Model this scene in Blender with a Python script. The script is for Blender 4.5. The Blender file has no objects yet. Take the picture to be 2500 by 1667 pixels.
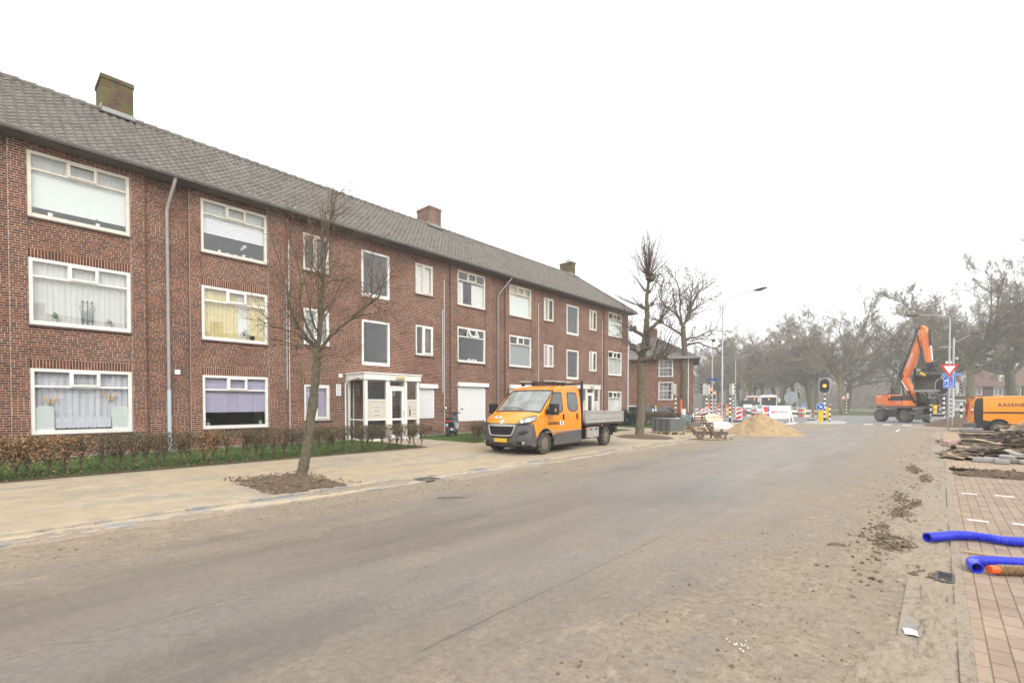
import bpy, bmesh, math, random
from mathutils import Vector, Matrix, noise as mnoise
R = math.radians
sc = bpy.context.scene
C = bpy.data.collections.new("street")
sc.collection.children.link(C)
rnd = random.Random(7)
I4 = Matrix.Identity(4)
def T(x=0, y=0, z=0): return Matrix.Translation((x, y, z))
def RZ(a): return Matrix.Rotation(a, 4, 'Z')
def RX(a): return Matrix.Rotation(a, 4, 'X')
def RY(a): return Matrix.Rotation(a, 4, 'Y')
def V(*a): return Vector(a)

class MB:
    """collects shapes, then links them as ONE mesh object"""
    def __init__(s): s.v = []; s.f = []; s.m = []; s.mats = []
    def mi(s, m):
        if m not in s.mats: s.mats.append(m)
        return s.mats.index(m)
    def add(s, vs, fs, m, M=None):
        o = len(s.v); k = s.mi(m)
        if M is not None: vs = [M @ Vector(p) for p in vs]
        s.v.extend([tuple(p) for p in vs])
        s.f.extend([tuple(i + o for i in f) for f in fs]); s.m.extend([k] * len(fs))
        return s
    def box(s, x0, x1, y0, y1, z0, z1, m, M=None):
        vs = [(x, y, z) for z in (z0, z1) for y in (y0, y1) for x in (x0, x1)]
        return s.add(vs, [(0, 2, 3, 1), (4, 5, 7, 6), (0, 1, 5, 4), (2, 6, 7, 3), (0, 4, 6, 2), (1, 3, 7, 5)], m, M)
    def cbox(s, c, d, m, M=None):
        return s.box(c[0]-d[0]/2, c[0]+d[0]/2, c[1]-d[1]/2, c[1]+d[1]/2, c[2]-d[2]/2, c[2]+d[2]/2, m, M)
    def bar(s, p, q, w, h, m, up=(0, 0, 1)):
        p = Vector(p); q = Vector(q); d = (q - p); L = d.length; d.normalize()
        u = Vector(up); sd = d.cross(u)
        if sd.length < 1e-4: sd = d.cross(Vector((1, 0, 0)))
        sd.normalize(); u = sd.cross(d)
        M = Matrix((( *d, 0), (*sd, 0), (*u, 0), (0, 0, 0, 1))).transposed(); M.translation = p
        return s.box(0, L, -w/2, w/2, -h/2, h/2, m, M)
    def tube(s, pts, rad, n, m, cap=True, M=None):
        pts = [Vector(p) for p in pts]; N = len(pts)
        if not isinstance(rad, (list, tuple)): rad = [rad] * N
        vs = []; a = None
        for i, p in enumerate(pts):
            d = (pts[min(i+1, N-1)] - pts[max(i-1, 0)])
            if d.length < 1e-9: d = Vector((0, 0, 1))
            d.normalize()
            if a is None: a = d.cross(Vector((0.13, 0.31, 0.94)) if abs(d.z) < .9 else Vector((1, 0.1, 0)))
            a = a - d * a.dot(d)
            if a.length < 1e-6: a = d.orthogonal()
            a.normalize(); b = d.cross(a)
            for j in range(n):
                t = 2*math.pi*j/n; r = rad[i]
                q = p + (a*math.cos(t) + b*math.sin(t))*r
                vs.append((q.x, q.y, q.z))
        fs = [(i*n+j, i*n+(j+1) % n, (i+1)*n+(j+1) % n, (i+1)*n+j) for i in range(N-1) for j in range(n)]
        if cap: fs += [tuple(reversed(range(n))), tuple((N-1)*n+j for j in range(n))]
        return s.add(vs, fs, m, M)
    def cyl(s, p, q, r, m, n=16, r2=None, M=None):
        return s.tube([p, q], [r, r if r2 is None else r2], n, m, True, M)
    def lathe(s, prof, n, m, M=None):
        vs = []; k = len(prof)
        for r, z in prof:
            for j in range(n):
                t = 2*math.pi*j/n; vs.append((r*math.cos(t), r*math.sin(t), z))
        fs = [(i*n+j, i*n+(j+1) % n, (i+1)*n+(j+1) % n, (i+1)*n+j) for i in range(k-1) for j in range(n)]
        fs += [tuple(reversed(range(n))), tuple((k-1)*n+j for j in range(n))]
        return s.add(vs, fs, m, M)
    def prism(s, poly, t, m, M=None):
        """polygon in local x,z; thickness t along local y"""
        n = len(poly)
        vs = [(x, 0, z) for x, z in poly] + [(x, t, z) for x, z in poly]
        fs = [tuple(range(n)), tuple(reversed(range(n, 2*n)))] + [(i, i+n, (i+1) % n+n, (i+1) % n) for i in range(n)]
        return s.add(vs, fs, m, M)
    def grid(s, nu, nv, fn, m, M=None):
        vs = [fn(i/nu, j/nv) for i in range(nu+1) for j in range(nv+1)]
        fs = [(i*(nv+1)+j, (i+1)*(nv+1)+j, (i+1)*(nv+1)+j+1, i*(nv+1)+j+1) for i in range(nu) for j in range(nv)]
        return s.add(vs, fs, m, M)
    def build(s, name, parent=None, smooth=False, world=False, bev=0, loc=None):
        me = bpy.data.meshes.new(name); me.from_pydata(s.v, [], s.f)
        for m in s.mats: me.materials.append(m)
        me.polygons.foreach_set("material_index", s.m)
        bm = bmesh.new(); bm.from_mesh(me); bmesh.ops.recalc_face_normals(bm, faces=bm.faces) if len(s.f) < 60000 else None
        bm.to_mesh(me); bm.free()
        if smooth:
            me.polygons.foreach_set("use_smooth", [True]*len(me.polygons))
            if smooth != 'all':
                try: me.set_sharp_from_angle(angle=R(38))
                except Exception: pass
        me.update()
        o = bpy.data.objects.new(name, me); C.objects.link(o)
        if loc: o.location = loc
        if parent is not None:
            o.parent = parent
            if world: o.matrix_parent_inverse = parent_world(parent).inverted()
        if bev:
            b = o.modifiers.new("bevel", 'BEVEL'); b.width = bev; b.segments = 2; b.limit_method = 'ANGLE'; b.angle_limit = R(35)
        return o
def parent_world(p):
    M = p.matrix_basis.copy()
    return M if p.parent is None else parent_world(p.parent) @ p.matrix_parent_inverse @ M
def thing(name, label, cat, loc=(0, 0, 0), rz=0, group=None):
    o = bpy.data.objects.new(name, None); C.objects.link(o); o.empty_display_size = .2
    o.location = loc; o.rotation_euler = (0, 0, rz)
    return tag(o, label, cat, group)
def tag(o, label, cat, group=None, kind=None):
    o['label'] = label; o['category'] = cat
    if group: o['group'] = group
    if kind: o['kind'] = kind
    return o
def struct(o, label=None):
    o['kind'] = 'structure'
    if label: o['label'] = label
    return o
def dup(o, parent=None, label=None, loc=None, rz=None, scale=None, group=None):
    c = o.copy(); C.objects.link(c)
    if parent is not None: c.parent = parent
    for ch in list(o.children): dup(ch, c)
    if label: c['label'] = label
    if loc: c.location = loc
    if rz is not None: c.rotation_euler = (0, 0, rz)
    if scale: c.scale = (scale,)*3
    if group: c['group'] = group
    return c
def text(body, size, m, M, mb=None, ext=.002, bold=0.0, spacing=1.0):
    """letters in local x (right) / z (up), facing local -y, centred"""
    cu = bpy.data.curves.new("letters", 'FONT'); cu.body = body; cu.size = size; cu.extrude = ext; cu.offset = bold
    cu.align_x = 'CENTER'; cu.align_y = 'CENTER'; cu.space_character = spacing; cu.resolution_u = 3
    o = bpy.data.objects.new("letters", cu); C.objects.link(o)
    bpy.context.view_layer.update()
    me = bpy.data.meshes.new_from_object(o.evaluated_get(bpy.context.evaluated_depsgraph_get()))
    bpy.data.objects.remove(o); mb = mb or MB()
    mb.add([v.co[:] for v in me.vertices], [tuple(p.vertices) for p in me.polygons], m, M @ RX(R(90)))
    bpy.data.meshes.remove(me)
    return mb

# ------------------------------------------------------------------ materials
class NT:
    def __init__(s, nt): s.nt = nt; s.n = nt.nodes; s.l = nt.links
    def node(s, t, **k):
        nd = s.n.new(t)
        for a, b in k.items():
            if a.startswith('i_'):
                nm = a[2:]; nm = int(nm) if nm.isdigit() else nm
                s.set(nd.inputs[nm], b)
            else: setattr(nd, a, b)
        return nd
    def set(s, inp, v):
        if isinstance(v, bpy.types.NodeSocket): s.l.new(v, inp)
        elif isinstance(v, bpy.types.Node): s.l.new(v.outputs[0], inp)
        else:
            if inp.type == 'RGBA' and len(v) == 3: v = (*v, 1)
            inp.default_value = v
    def math(s, op, a, b=0.0, c=None, clamp=False):
        nd = s.n.new('ShaderNodeMath'); nd.operation = op; nd.use_clamp = clamp
        s.set(nd.inputs[0], a); s.set(nd.inputs[1], b)
        if c is not None: s.set(nd.inputs[2], c)
        return nd.outputs[0]
    def mix(s, f, a, b, mode='MIX'):
        nd = s.n.new('ShaderNodeMix'); nd.data_type = 'RGBA'; nd.blend_type = mode
        s.set(nd.inputs[0], f); s.set(nd.inputs[6], a); s.set(nd.inputs[7], b)
        return nd.outputs[2]
    def noise(s, vec, scale, detail=3, rough=.55, dist=0):
        nd = s.n.new('ShaderNodeTexNoise'); s.set(nd.inputs['Vector'], vec)
        nd.inputs['Scale'].default_value = scale; nd.inputs['Detail'].default_value = detail
        nd.inputs['Roughness'].default_value = rough; nd.inputs['Distortion'].default_value = dist
        return nd.outputs[0]
    def white(s, vec):
        nd = s.n.new('ShaderNodeTexWhiteNoise'); nd.noise_dimensions = '3D'; s.set(nd.inputs[0], vec)
        return nd.outputs['Value']
    def ramp(s, f, stops, interp='LINEAR'):
        nd = s.n.new('ShaderNodeValToRGB'); cr = nd.color_ramp; cr.interpolation = interp
        while len(cr.elements) < len(stops): cr.elements.new(.5)
        for e, (p, c) in zip(cr.elements, stops):
            e.position = p; e.color = (*c, 1) if not isinstance(c, (int, float)) else (c, c, c, 1)
        s.set(nd.inputs[0], f); return nd.outputs[0]
    def comb(s, x, y, z):
        nd = s.n.new('ShaderNodeCombineXYZ')
        for i, a in enumerate((x, y, z)): s.set(nd.inputs[i], a)
        return nd.outputs[0]
    def sep(s, v):
        nd = s.n.new('ShaderNodeSeparateXYZ'); s.set(nd.inputs[0], v); return nd.outputs
    def scalev(s, v, x, y, z):
        nd = s.n.new('ShaderNodeVectorMath'); nd.operation = 'MULTIPLY'; s.set(nd.inputs[0], v); nd.inputs[1].default_value = (x, y, z)
        return nd.outputs[0]
    def bump(s, h, dist, strength=1.0):
        nd = s.n.new('ShaderNodeBump'); s.set(nd.inputs['Height'], h); nd.inputs['Distance'].default_value = dist
        nd.inputs['Strength'].default_value = strength; return nd.outputs[0]
def newmat(name):
    m = bpy.data.materials.new(name); m.use_nodes = True; n = NT(m.node_tree)
    b = n.n['Principled BSDF']; return m, n, b
def obj_co(n): return n.node('ShaderNodeTexCoord').outputs['Object']
def pos(n): return n.node('ShaderNodeNewGeometry').outputs['Position']
_mc = {}
def mat(name, col, rough=.6, metal=0., var=.18, scale=6., bump=0., bscale=40., spec=.5, coat=0., dirt=None, dirtamt=.5):
    if name in _mc: return _mc[name]
    m, n, b = newmat(name); co = obj_co(n)
    nz = n.noise(co, scale, 4)
    c = n.mix(n.ramp(nz, [(.3, 0.), (.7, 1.)]), tuple(x*(1-var) for x in col), tuple(min(1, x*(1+var)) for x in col))
    if dirt:
        c = n.mix(n.math('MULTIPLY', n.ramp(n.noise(co, scale*.7+1.3, 6, .65), [(.45, 0.), (.7, 1.)]), dirtamt), c, dirt)
    n.set(b.inputs['Base Color'], c)
    n.set(b.inputs['Roughness'], n.math('ADD', n.math('MULTIPLY', nz, .2), rough-.1, clamp=True))
    b.inputs['Metallic'].default_value = metal; b.inputs['Specular IOR Level'].default_value = spec
    b.inputs['Coat Weight'].default_value = coat; b.inputs['Coat Roughness'].default_value = .08
    if bump: n.set(b.inputs['Normal'], n.bump(n.noise(co, bscale, 5, .6), bump))
    _mc[name] = m; return m
def emat(name, col, strength):
    if name in _mc: return _mc[name]
    m, n, b = newmat(name); b.inputs['Base Color'].default_value = (*col, 1)
    b.inputs['Emission Color'].default_value = (*col, 1); b.inputs['Emission Strength'].default_value = strength
    _mc[name] = m; return m
def glass_mat(name, tint=(.85, .9, .88), refl=1.45, rough=.0, mist=0.):
    if name in _mc: return _mc[name]
    m, n, b = newmat(name); n.n.remove(b)
    out = n.n['Material Output']
    ge = n.node('ShaderNodeNewGeometry'); dt = n.node('ShaderNodeVectorMath', operation='DOT_PRODUCT'); n.l.new(ge.outputs['Normal'], dt.inputs[0]); n.l.new(ge.outputs['Incoming'], dt.inputs[1])
    f0 = ((refl-1)/(refl+1))**2; fr = n.math('MULTIPLY_ADD', n.math('POWER', n.math('SUBTRACT', 1., n.math('ABSOLUTE', dt.outputs['Value']), clamp=True), 5.), 1-f0, f0)
    tr = n.node('ShaderNodeBsdfTransparent'); tr.inputs[0].default_value = (*tint, 1)
    gl = n.node('ShaderNodeBsdfGlossy'); gl.inputs['Roughness'].default_value = rough; gl.inputs[0].default_value = (1, 1, 1, 1)
    co = pos(n); n.set(gl.inputs['Normal'], n.bump(n.noise(co, .9, 1), .004, .6))
    mx = n.node('ShaderNodeMixShader'); n.set(mx.inputs[0], fr); n.l.new(tr.outputs[0], mx.inputs[1]); n.l.new(gl.outputs[0], mx.inputs[2])
    if mist:  # grey-green diffuse patches over the glass: condensation and painted sky reflection
        df = n.node('ShaderNodeBsdfDiffuse'); df.inputs[0].default_value = (.62, .68, .64, 1); m2 = n.node('ShaderNodeMixShader')
        n.set(m2.inputs[0], n.math('MULTIPLY', n.ramp(n.noise(co, 2.2, 4), [(.3, .45), (.6, 1.)]), mist)); n.l.new(mx.outputs[0], m2.inputs[1]); n.l.new(df.outputs[0], m2.inputs[2]); mx = m2
    n.l.new(mx.outputs[0], out.inputs[0]); _mc[name] = m; return m

def brick_mat(name, cols, mortar, soldier=False, L=.215, Hh=.065, j=.012, moss=None, weather=.35, joint_h=1.0):
    """wild bond of stretchers and headers (or upright bricks) with per-brick colour, laid out in metres"""
    m, n, b = newmat(name); g = n.node('ShaderNodeNewGeometry'); p = g.outputs['Position']
    x, y, z = n.sep(p); nx, ny, nz = n.sep(g.outputs['True Normal'])
    isx = n.math('GREATER_THAN', n.math('ABSOLUTE', nx), .6)
    u = n.math('ADD', n.math('MULTIPLY', y, isx), n.math('MULTIPLY', x, n.math('SUBTRACT', 1, isx)))
    istop = n.math('GREATER_THAN', n.math('ABSOLUTE', nz), .7)
    u = n.math('ADD', u, 50.); z = n.math('ADD', z, 1.0)
    z = n.math('ADD', z, n.math('MULTIPLY', y, istop))
    if soldier: u, z = z, u
    row = n.math('FLOOR', n.math('DIVIDE', z, Hh)); fz = n.math('SUBTRACT', z, n.math('MULTIPLY', row, Hh))
    P = L
    half = n.math('MULTIPLY', n.math('FRACT', n.math('MULTIPLY', row, .5)), L)
    sh = n.math('ADD', half, n.math('MULTIPLY', n.math('FLOOR', n.math('MULTIPLY', n.white(n.comb(row, 3.1, 7.7)), 2)), L/4))
    if soldier: sh = 0.0
    uu = n.math('ADD', u, sh); cell = n.math('FLOOR', n.math('DIVIDE', uu, P)); f = n.math('SUBTRACT', uu, n.math('MULTIPLY', cell, P))
    if soldier:
        du = n.math('MINIMUM', f, n.math('SUBTRACT', P, f)); du = n.math('ADD', du, 1.0); hd = 0.0
    else:
        split = n.math('GREATER_THAN', n.white(n.comb(cell, row, 9.3)), .72)
        hd = n.math('MULTIPLY', split, n.math('GREATER_THAN', f, L/2))
        lu = n.math('SUBTRACT', f, n.math('MULTIPLY', hd, L/2)); w = n.math('SUBTRACT', L, n.math('MULTIPLY', split, L/2))
        du = n.math('ADD', n.math('MINIMUM', lu, n.math('SUBTRACT', w, lu)), .0012)
    dz = n.math('MINIMUM', fz, n.math('SUBTRACT', Hh, fz))
    wob = n.math('MULTIPLY', n.math('SUBTRACT', n.noise(p, 38, 2), .5), .006)
    dd = n.math('ADD', n.math('MINIMUM', du, n.math('DIVIDE', dz, joint_h)), wob)
    mort = n.math('SUBTRACT', 1, n.node('ShaderNodeMapRange', i_0=dd, i_1=j/2-.0015, i_2=j/2+.0015).outputs[0])
    idv = n.comb(n.math('ADD', n.math('MULTIPLY', cell, 2), hd), row, 1.7)
    idn = n.white(idv)
    col = n.ramp(idn, [(i/len(cols), c) for i, c in enumerate(cols)], 'CONSTANT')
    patch = n.noise(n.scalev(p, 1, 1, .8), .55, 4, .6)
    col = n.mix(n.ramp(patch, [(.35, 0.), (.7, weather)]), col, tuple(sum(c[i] for c in cols)/len(cols)*.62 for i in range(3)))
    stk = n.noise(n.comb(n.math('MULTIPLY', u, 2.6), n.math('MULTIPLY', z, .28) if not soldier else 0.0, 4.), 1., 4, .6)
    col = n.mix(n.ramp(stk, [(.50, 0.), (.68, weather*1.1)]), col, (.055, .034, .026))
    rep = n.noise(n.scalev(p, .5, .5, 1.1), .9, 2); col = n.mix(n.ramp(rep, [(.60, 0.), (.64, weather*.6)]), col, (.22, .085, .045))
    fine = n.noise(p, 60, 3)
    col = n.mix(.35, col, n.mix(fine, (.35, .35, .35), (1., 1., 1.)), 'MULTIPLY')
    mc = n.mix(n.ramp(n.noise(p, 1.3, 4), [(.35, 0.), (.65, 1.)]), mortar, tuple(c*.62 for c in mortar))
    c = n.mix(mort, col, mc)
    if moss:
        c = n.mix(n.math('MULTIPLY', n.ramp(n.noise(p, 2.2, 5, .65), [(.4, 0.), (.62, 1.)]), moss[1]), c, moss[0])
    n.set(b.inputs['Base Color'], c); b.inputs['Roughness'].default_value = .9; b.inputs['Specular IOR Level'].default_value = .25
    hgt = n.math('ADD', n.math('MULTIPLY', mort, -1.), n.math('MULTIPLY', fine, .25))
    n.set(b.inputs['Normal'], n.bump(hgt, .006)); _mc[name] = m
    return m
BR = [(.135, .044, .024), (.185, .060, .030), (.100, .038, .024), (.225, .076, .035), (.155, .049, .026), (.075, .038, .029), (.195, .066, .036), (.25, .098, .050), (.115, .042, .027)]
M_BRICK = brick_mat('red_brick', BR, (.64, .50, .395))
M_SOLD = brick_mat('upright_brick', BR, (.64, .50, .395), soldier=True, L=.24)
M_BRICK2 = brick_mat('orange_red_brick', [tuple(min(1, c*k) for c, k in zip(q, (1.45, 1.9, 2.0))) for q in BR], (.36, .28, .23), weather=.3)
M_CH1 = brick_mat('mossy_chimney_brick', [(.12, .065, .045), (.16, .08, .05), (.09, .06, .04)], (.15, .13, .09), moss=((.13, .125, .035), .85), j=.010)
M_CH2 = brick_mat('new_chimney_brick', [(.25, .155, .11), (.29, .18, .13), (.21, .135, .10)], (.27, .22, .18), j=.010)
M_BRICKFAR = brick_mat('brown_brick', [(.11, .045, .035), (.14, .05, .035), (.09, .04, .03)], (.2, .16, .13))
M_WHITE = mat('white_paint', (.74, .73, .68), .45, var=.05, scale=2.5, dirt=(.45, .43, .36), dirtamt=.25)
M_PVC = mat('white_pvc', (.80, .80, .78), .35, var=.03)
M_CREAM = mat('old_cream_paint', (.66, .62, .53), .5, var=.08, scale=3, dirt=(.4, .36, .28), dirtamt=.3)
M_PANEL = mat('beige_panel', (.56, .52, .43), .5, var=.04)
M_SILL = mat('brown_sill_tile', (.10, .055, .042), .45, var=.3, scale=9)
M_GLASS = glass_mat('window_glass', (.98, .99, .985), 2.0)
M_GLASSD = glass_mat('porch_glass', (.75, .8, .8), 1.55)
M_CARGLASS = glass_mat('car_glass', (.50, .56, .53), 1.9)
M_SKYMISTG = glass_mat('misted_skylit_windscreen', (.55, .6, .57), 1.9, 0.0, .42)  # pale diffuse veil: condensation plus bright sky reflection put into the colour
M_ZINC = mat('weathered_zinc', (.26, .26, .25), .45, .55, var=.15, scale=4, bump=.0015)
M_GALV = mat('galvanised_steel', (.42, .45, .47), .4, .5, var=.1, scale=5)
M_PVCG = mat('grey_blue_pvc', (.47, .54, .60), .4, var=.05)
M_PIPE = mat('sandy_grey_pipe', (.34, .32, .30), .5, var=.12)
M_BLACK = mat('black_plastic', (.016, .016, .017), .45, var=.2)
M_DARK = mat('dark_void', (.012, .012, .013), .9)
M_RUB = mat('dusty_rubber', (.035, .031, .027), .8, var=.3, scale=14, dirt=(.20, .155, .10), dirtamt=.6)
M_TYRE = mat('muddy_tractor_tyre', (.07, .06, .05), .85, var=.25, scale=6, dirt=(.17, .14, .10), dirtamt=.7)
M_CLAD = mat('grey_bumper_plastic', (.085, .085, .085), .55, var=.1, scale=5, dirt=(.16, .13, .10), dirtamt=.45)
M_ORNG = mat('orange_yellow_paint', (.80, .275, .003), .35, var=.025, scale=2, coat=.3, dirt=(.50, .25, .07), dirtamt=.15)
M_EXOR = mat('excavator_orange', (.86, .185, .006), .4, var=.05, scale=3, coat=.3, dirt=(.45, .16, .06), dirtamt=.3)
M_STEELD = mat('dark_steel', (.045, .043, .042), .5, .3, var=.25, dirt=(.14, .11, .08), dirtamt=.5)
M_MUDST = mat('muddy_steel', (.15, .125, .10), .6, .2, var=.3, scale=5, dirt=(.24, .19, .13), dirtamt=.6)
M_ALU = mat('dull_aluminium', (.45, .44, .41), .45, .35, var=.12, scale=6, dirt=(.3, .27, .22), dirtamt=.4)
M_CHROME = mat('polished_metal', (.75, .75, .76), .12, 1.0, var=.03)
M_RED = mat('traffic_red', (.55, .025, .02), .4, var=.05)
M_BLUE = mat('traffic_blue', (.02, .13, .58), .4, var=.05)
M_YEL = mat('traffic_yellow', (.78, .50, .02), .4, var=.05)
M_SIGW = mat('sign_white', (.80, .80, .79), .4, var=.03)
M_SBLK = mat('stripe_black', (.02, .02, .022), .45, var=.2)
M_SWHT = mat('stripe_white', (.80, .79, .76), .45, var=.08, dirt=(.4, .38, .33), dirtamt=.3)
M_SIGG = mat('signal_grey', (.50, .49, .45), .5, var=.06)
M_BARK1 = mat('young_tree_bark', (.10, .085, .055), .9, var=.4, scale=14, bump=.02, bscale=22, dirt=(.12, .13, .05), dirtamt=.4)
M_TWIG = mat('thin_twigs', (.10, .068, .05), .9, var=.3, scale=3)
M_TWIGR = mat('reddish_shoots', (.17, .095, .065), .9, var=.3, scale=3)
M_BARK2 = mat('furrowed_lime_bark', (.125, .10, .07), .95, var=.4, scale=9, bump=.03, bscale=14, dirt=(.09, .10, .04), dirtamt=.5)
M_PLANE = mat('plane_tree_bark', (.19, .17, .105), .9, var=.3, scale=2.5, dirt=(.15, .16, .07), dirtamt=.5)  # made paler: distance haze put into the bark colour
M_PTWIG = mat('plane_tree_twigs', (.225, .195, .14), .9, var=.25, scale=1.2)  # twigs lightened too, with distance haze in their colour
M_LEAFD = mat('dead_beech_leaf', (.30, .17, .075), .8, var=.5, scale=30)
M_LEAFY = mat('green_hedge_leaf', (.10, .088, .042), .8, var=.5, scale=25)
M_STEM = mat('hedge_stem', (.085, .068, .04), .9, var=.4, scale=12)
M_YEW = mat('dark_evergreen', (.015, .034, .012), .8, var=.5, scale=16)
M_WOODL = mat('pale_sawn_wood', (.50, .37, .22), .8, var=.2, scale=9, dirt=(.25, .19, .12), dirtamt=.4)
M_WOODD = mat('weathered_wood', (.13, .095, .065), .85, var=.35, scale=10, bump=.004, dirt=(.25, .2, .14), dirtamt=.4)
M_WOODM = mat('chair_wood', (.16, .065, .035), .5, var=.2)
M_CONC = mat('grey_concrete', (.34, .335, .32), .85, var=.12, scale=9, bump=.004)
M_CONCD = mat('dark_concrete_paver', (.145, .15, .14), .85, var=.25, scale=11, bump=.004)
M_SOIL = mat('dark_soil', (.105, .072, .045), .95, var=.45, scale=11, bump=.035, bscale=16, dirt=(.24, .17, .10), dirtamt=.45)
M_SAND = mat('heaped_sand', (.37, .262, .145), .95, var=.18, scale=4, bump=.02, bscale=12, dirt=(.25, .17, .09), dirtamt=.45)
M_CLOD = mat('earth_clods', (.17, .13, .085), .95, var=.5, scale=9, bump=.01)
M_HIVIS = mat('hi_vis_orange', (.85, .14, .02), .7, var=.1)
M_NAVY = mat('dark_trousers', (.02, .024, .04), .8, var=.2)
M_SKIN = mat('skin', (.5, .28, .2), .6, var=.05)
# ------------------------------------------------------------------ ground
def m_road():
    m, n, b = newmat('dusty_asphalt'); p = pos(n); x, y, z = n.sep(p)
    fine = n.noise(p, 55, 4, .7); med = n.noise(p, 1.1, 6, .62); streak = n.noise(n.scalev(p, 1.6, .16, 1), 1.0, 5, .6)
    big = n.noise(n.scalev(p, 1.2, .35, 1), .5, 4, .55)
    asph = n.mix(n.ramp(streak, [(.3, 0.), (.7, 1.)]), (.150, .124, .100), (.218, .182, .148))
    asph = n.mix(n.math('MULTIPLY', n.ramp(big, [(.42, 0.), (.66, 1.)]), .4), asph, (.21, .195, .18))
    asph = n.mix(.5, asph, n.mix(fine, (.45, .45, .45), (1.3, 1.3, 1.3)), 'MULTIPLY')
    sand = n.mix(n.noise(p, 2.3, 6, .7), (.20, .155, .108), (.385, .32, .232))
    bl = n.noise(n.scalev(p, 1.5, .8, 1), 13, 5, .75); sand = n.mix(n.ramp(bl, [(.50, 0.), (.66, .75)]), sand, (.15, .112, .075)); sand = n.mix(n.ramp(n.noise(n.scalev(p, 1.2, .7, 1), 8, 6, .75), [(.56, 0.), (.66, .55)]), sand, (.50, .42, .31))
    sand = n.mix(.45, sand, n.mix(n.noise(p, 34, 4, .7), (.35, .35, .35), (1.25, 1.25, 1.25)), 'MULTIPLY')
    # sand has drifted towards both gutters, dragged out in long streaks
    right = n.node('ShaderNodeMapRange', i_0=x, i_1=-3.4, i_2=-.6).outputs[0]
    left = n.node('ShaderNodeMapRange', i_0=x, i_1=-5.0, i_2=-7.2).outputs[0]
    far = n.node('ShaderNodeMapRange', i_0=y, i_1=18., i_2=40., i_3=0., i_4=.32).outputs[0]
    edge = n.math('ADD', n.math('MAXIMUM', right, left), far)
    nn = n.math('ADD', n.math('MULTIPLY', med, .5), n.math('MULTIPLY', n.noise(n.scalev(p, 1.3, .22, 1), 1.7, 5, .6), .5))
    amt = n.math('ADD', n.math('MULTIPLY', edge, .34), nn)
    f = n.ramp(amt, [(.53, 0.), (.68, .42), (.86, .95)])
    c = n.mix(f, asph, sand)
    sp = n.ramp(n.noise(n.scalev(p, 1.4, .8, 1), 6.5, 7, .78), [(.60, 0.), (.70, .8)])
    c = n.mix(n.math('MULTIPLY', sp, n.math('ADD', n.math('MULTIPLY', edge, .85), .10)), c, (.10, .072, .045))
    lt = n.ramp(n.noise(n.scalev(p, 1.5, .5, 1), 3.1, 6, .7), [(.60, 0.), (.68, .55)]); c = n.mix(n.math('MULTIPLY', lt, n.math('ADD', n.math('MULTIPLY', edge, .6), .25)), c, (.42, .34, .24))
    # damp patches, tyre marks, long seams and cracks
    dmp = n.ramp(n.noise(n.scalev(p, 1., .28, 1), .75, 5, .6), [(.52, 0.), (.66, .42)]); c = n.mix(n.math('MULTIPLY', dmp, n.math('SUBTRACT', 1, f)), c, (.085, .078, .072))
    band = n.ramp(n.noise(n.comb(n.math('MULTIPLY', x, 4.), n.math('MULTIPLY', y, .10), 3.), 1., 3), [(.50, 0.), (.60, 1.)])
    tread = n.math('GREATER_THAN', n.math('SINE', n.math('ADD', n.math('MULTIPLY', y, 95.), n.math('MULTIPLY', x, 36.))), .1)
    tm = n.math('MULTIPLY', n.math('MULTIPLY', band, tread), n.ramp(n.noise(p, .8, 3), [(.50, 0.), (.66, .13)])); c = n.mix(tm, c, (.36, .29, .21))
    wv = n.math('ADD', x, n.math('MULTIPLY', n.noise(n.scalev(p, 0, .6, 0), 1., 2), .12))
    for sx, wd, k in ((-2.36, .009, .55), (-4.15, .008, .4), (-5.72, .006, .35)):
        ln = n.math('LESS_THAN', n.math('ABSOLUTE', n.math('SUBTRACT', wv, sx)), wd); ln = n.math('MULTIPLY', ln, n.ramp(n.noise(n.scalev(p, 1, .5, 1), 1.2, 3), [(.42, 0.), (.55, k)])); c = n.mix(ln, c, (.07, .055, .042))
    vo = n.node('ShaderNodeTexVoronoi', feature='DISTANCE_TO_EDGE', i_Vector=n.scalev(p, .55, .38, 1), i_Scale=1.); vo = vo.outputs[0]
    ck = n.math('MULTIPLY', n.math('LESS_THAN', n.math('ADD', vo, n.math('MULTIPLY', n.noise(p, 7, 4), .02)), .0135), n.ramp(n.noise(p, .6, 3), [(.5, 0.), (.6, .28)])); c = n.mix(n.math('MULTIPLY', ck, n.math('SUBTRACT', 1, f)), c, (.075, .06, .05))
    grit = n.noise(p, 16, 4, .85); c = n.mix(.55, c, n.mix(n.ramp(grit, [(.3, 0.), (.7, 1.)]), (.62, .60, .58), (1.35, 1.35, 1.33)), 'MULTIPLY')
    n.set(b.inputs['Base Color'], c)
    n.set(b.inputs['Roughness'], n.mix(f, n.math('ADD', n.math('MULTIPLY', big, .55), .16), (.95, .95, .95)))
    b.inputs['Specular IOR Level'].default_value = .45
    h = n.math('ADD', n.math('MULTIPLY', fine, .25), n.math('MULTIPLY', n.math('MULTIPLY', f, n.noise(p, 9, 6, .75)), 1.6))
    n.set(b.inputs['Normal'], n.bump(h, .012)); return m
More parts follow.
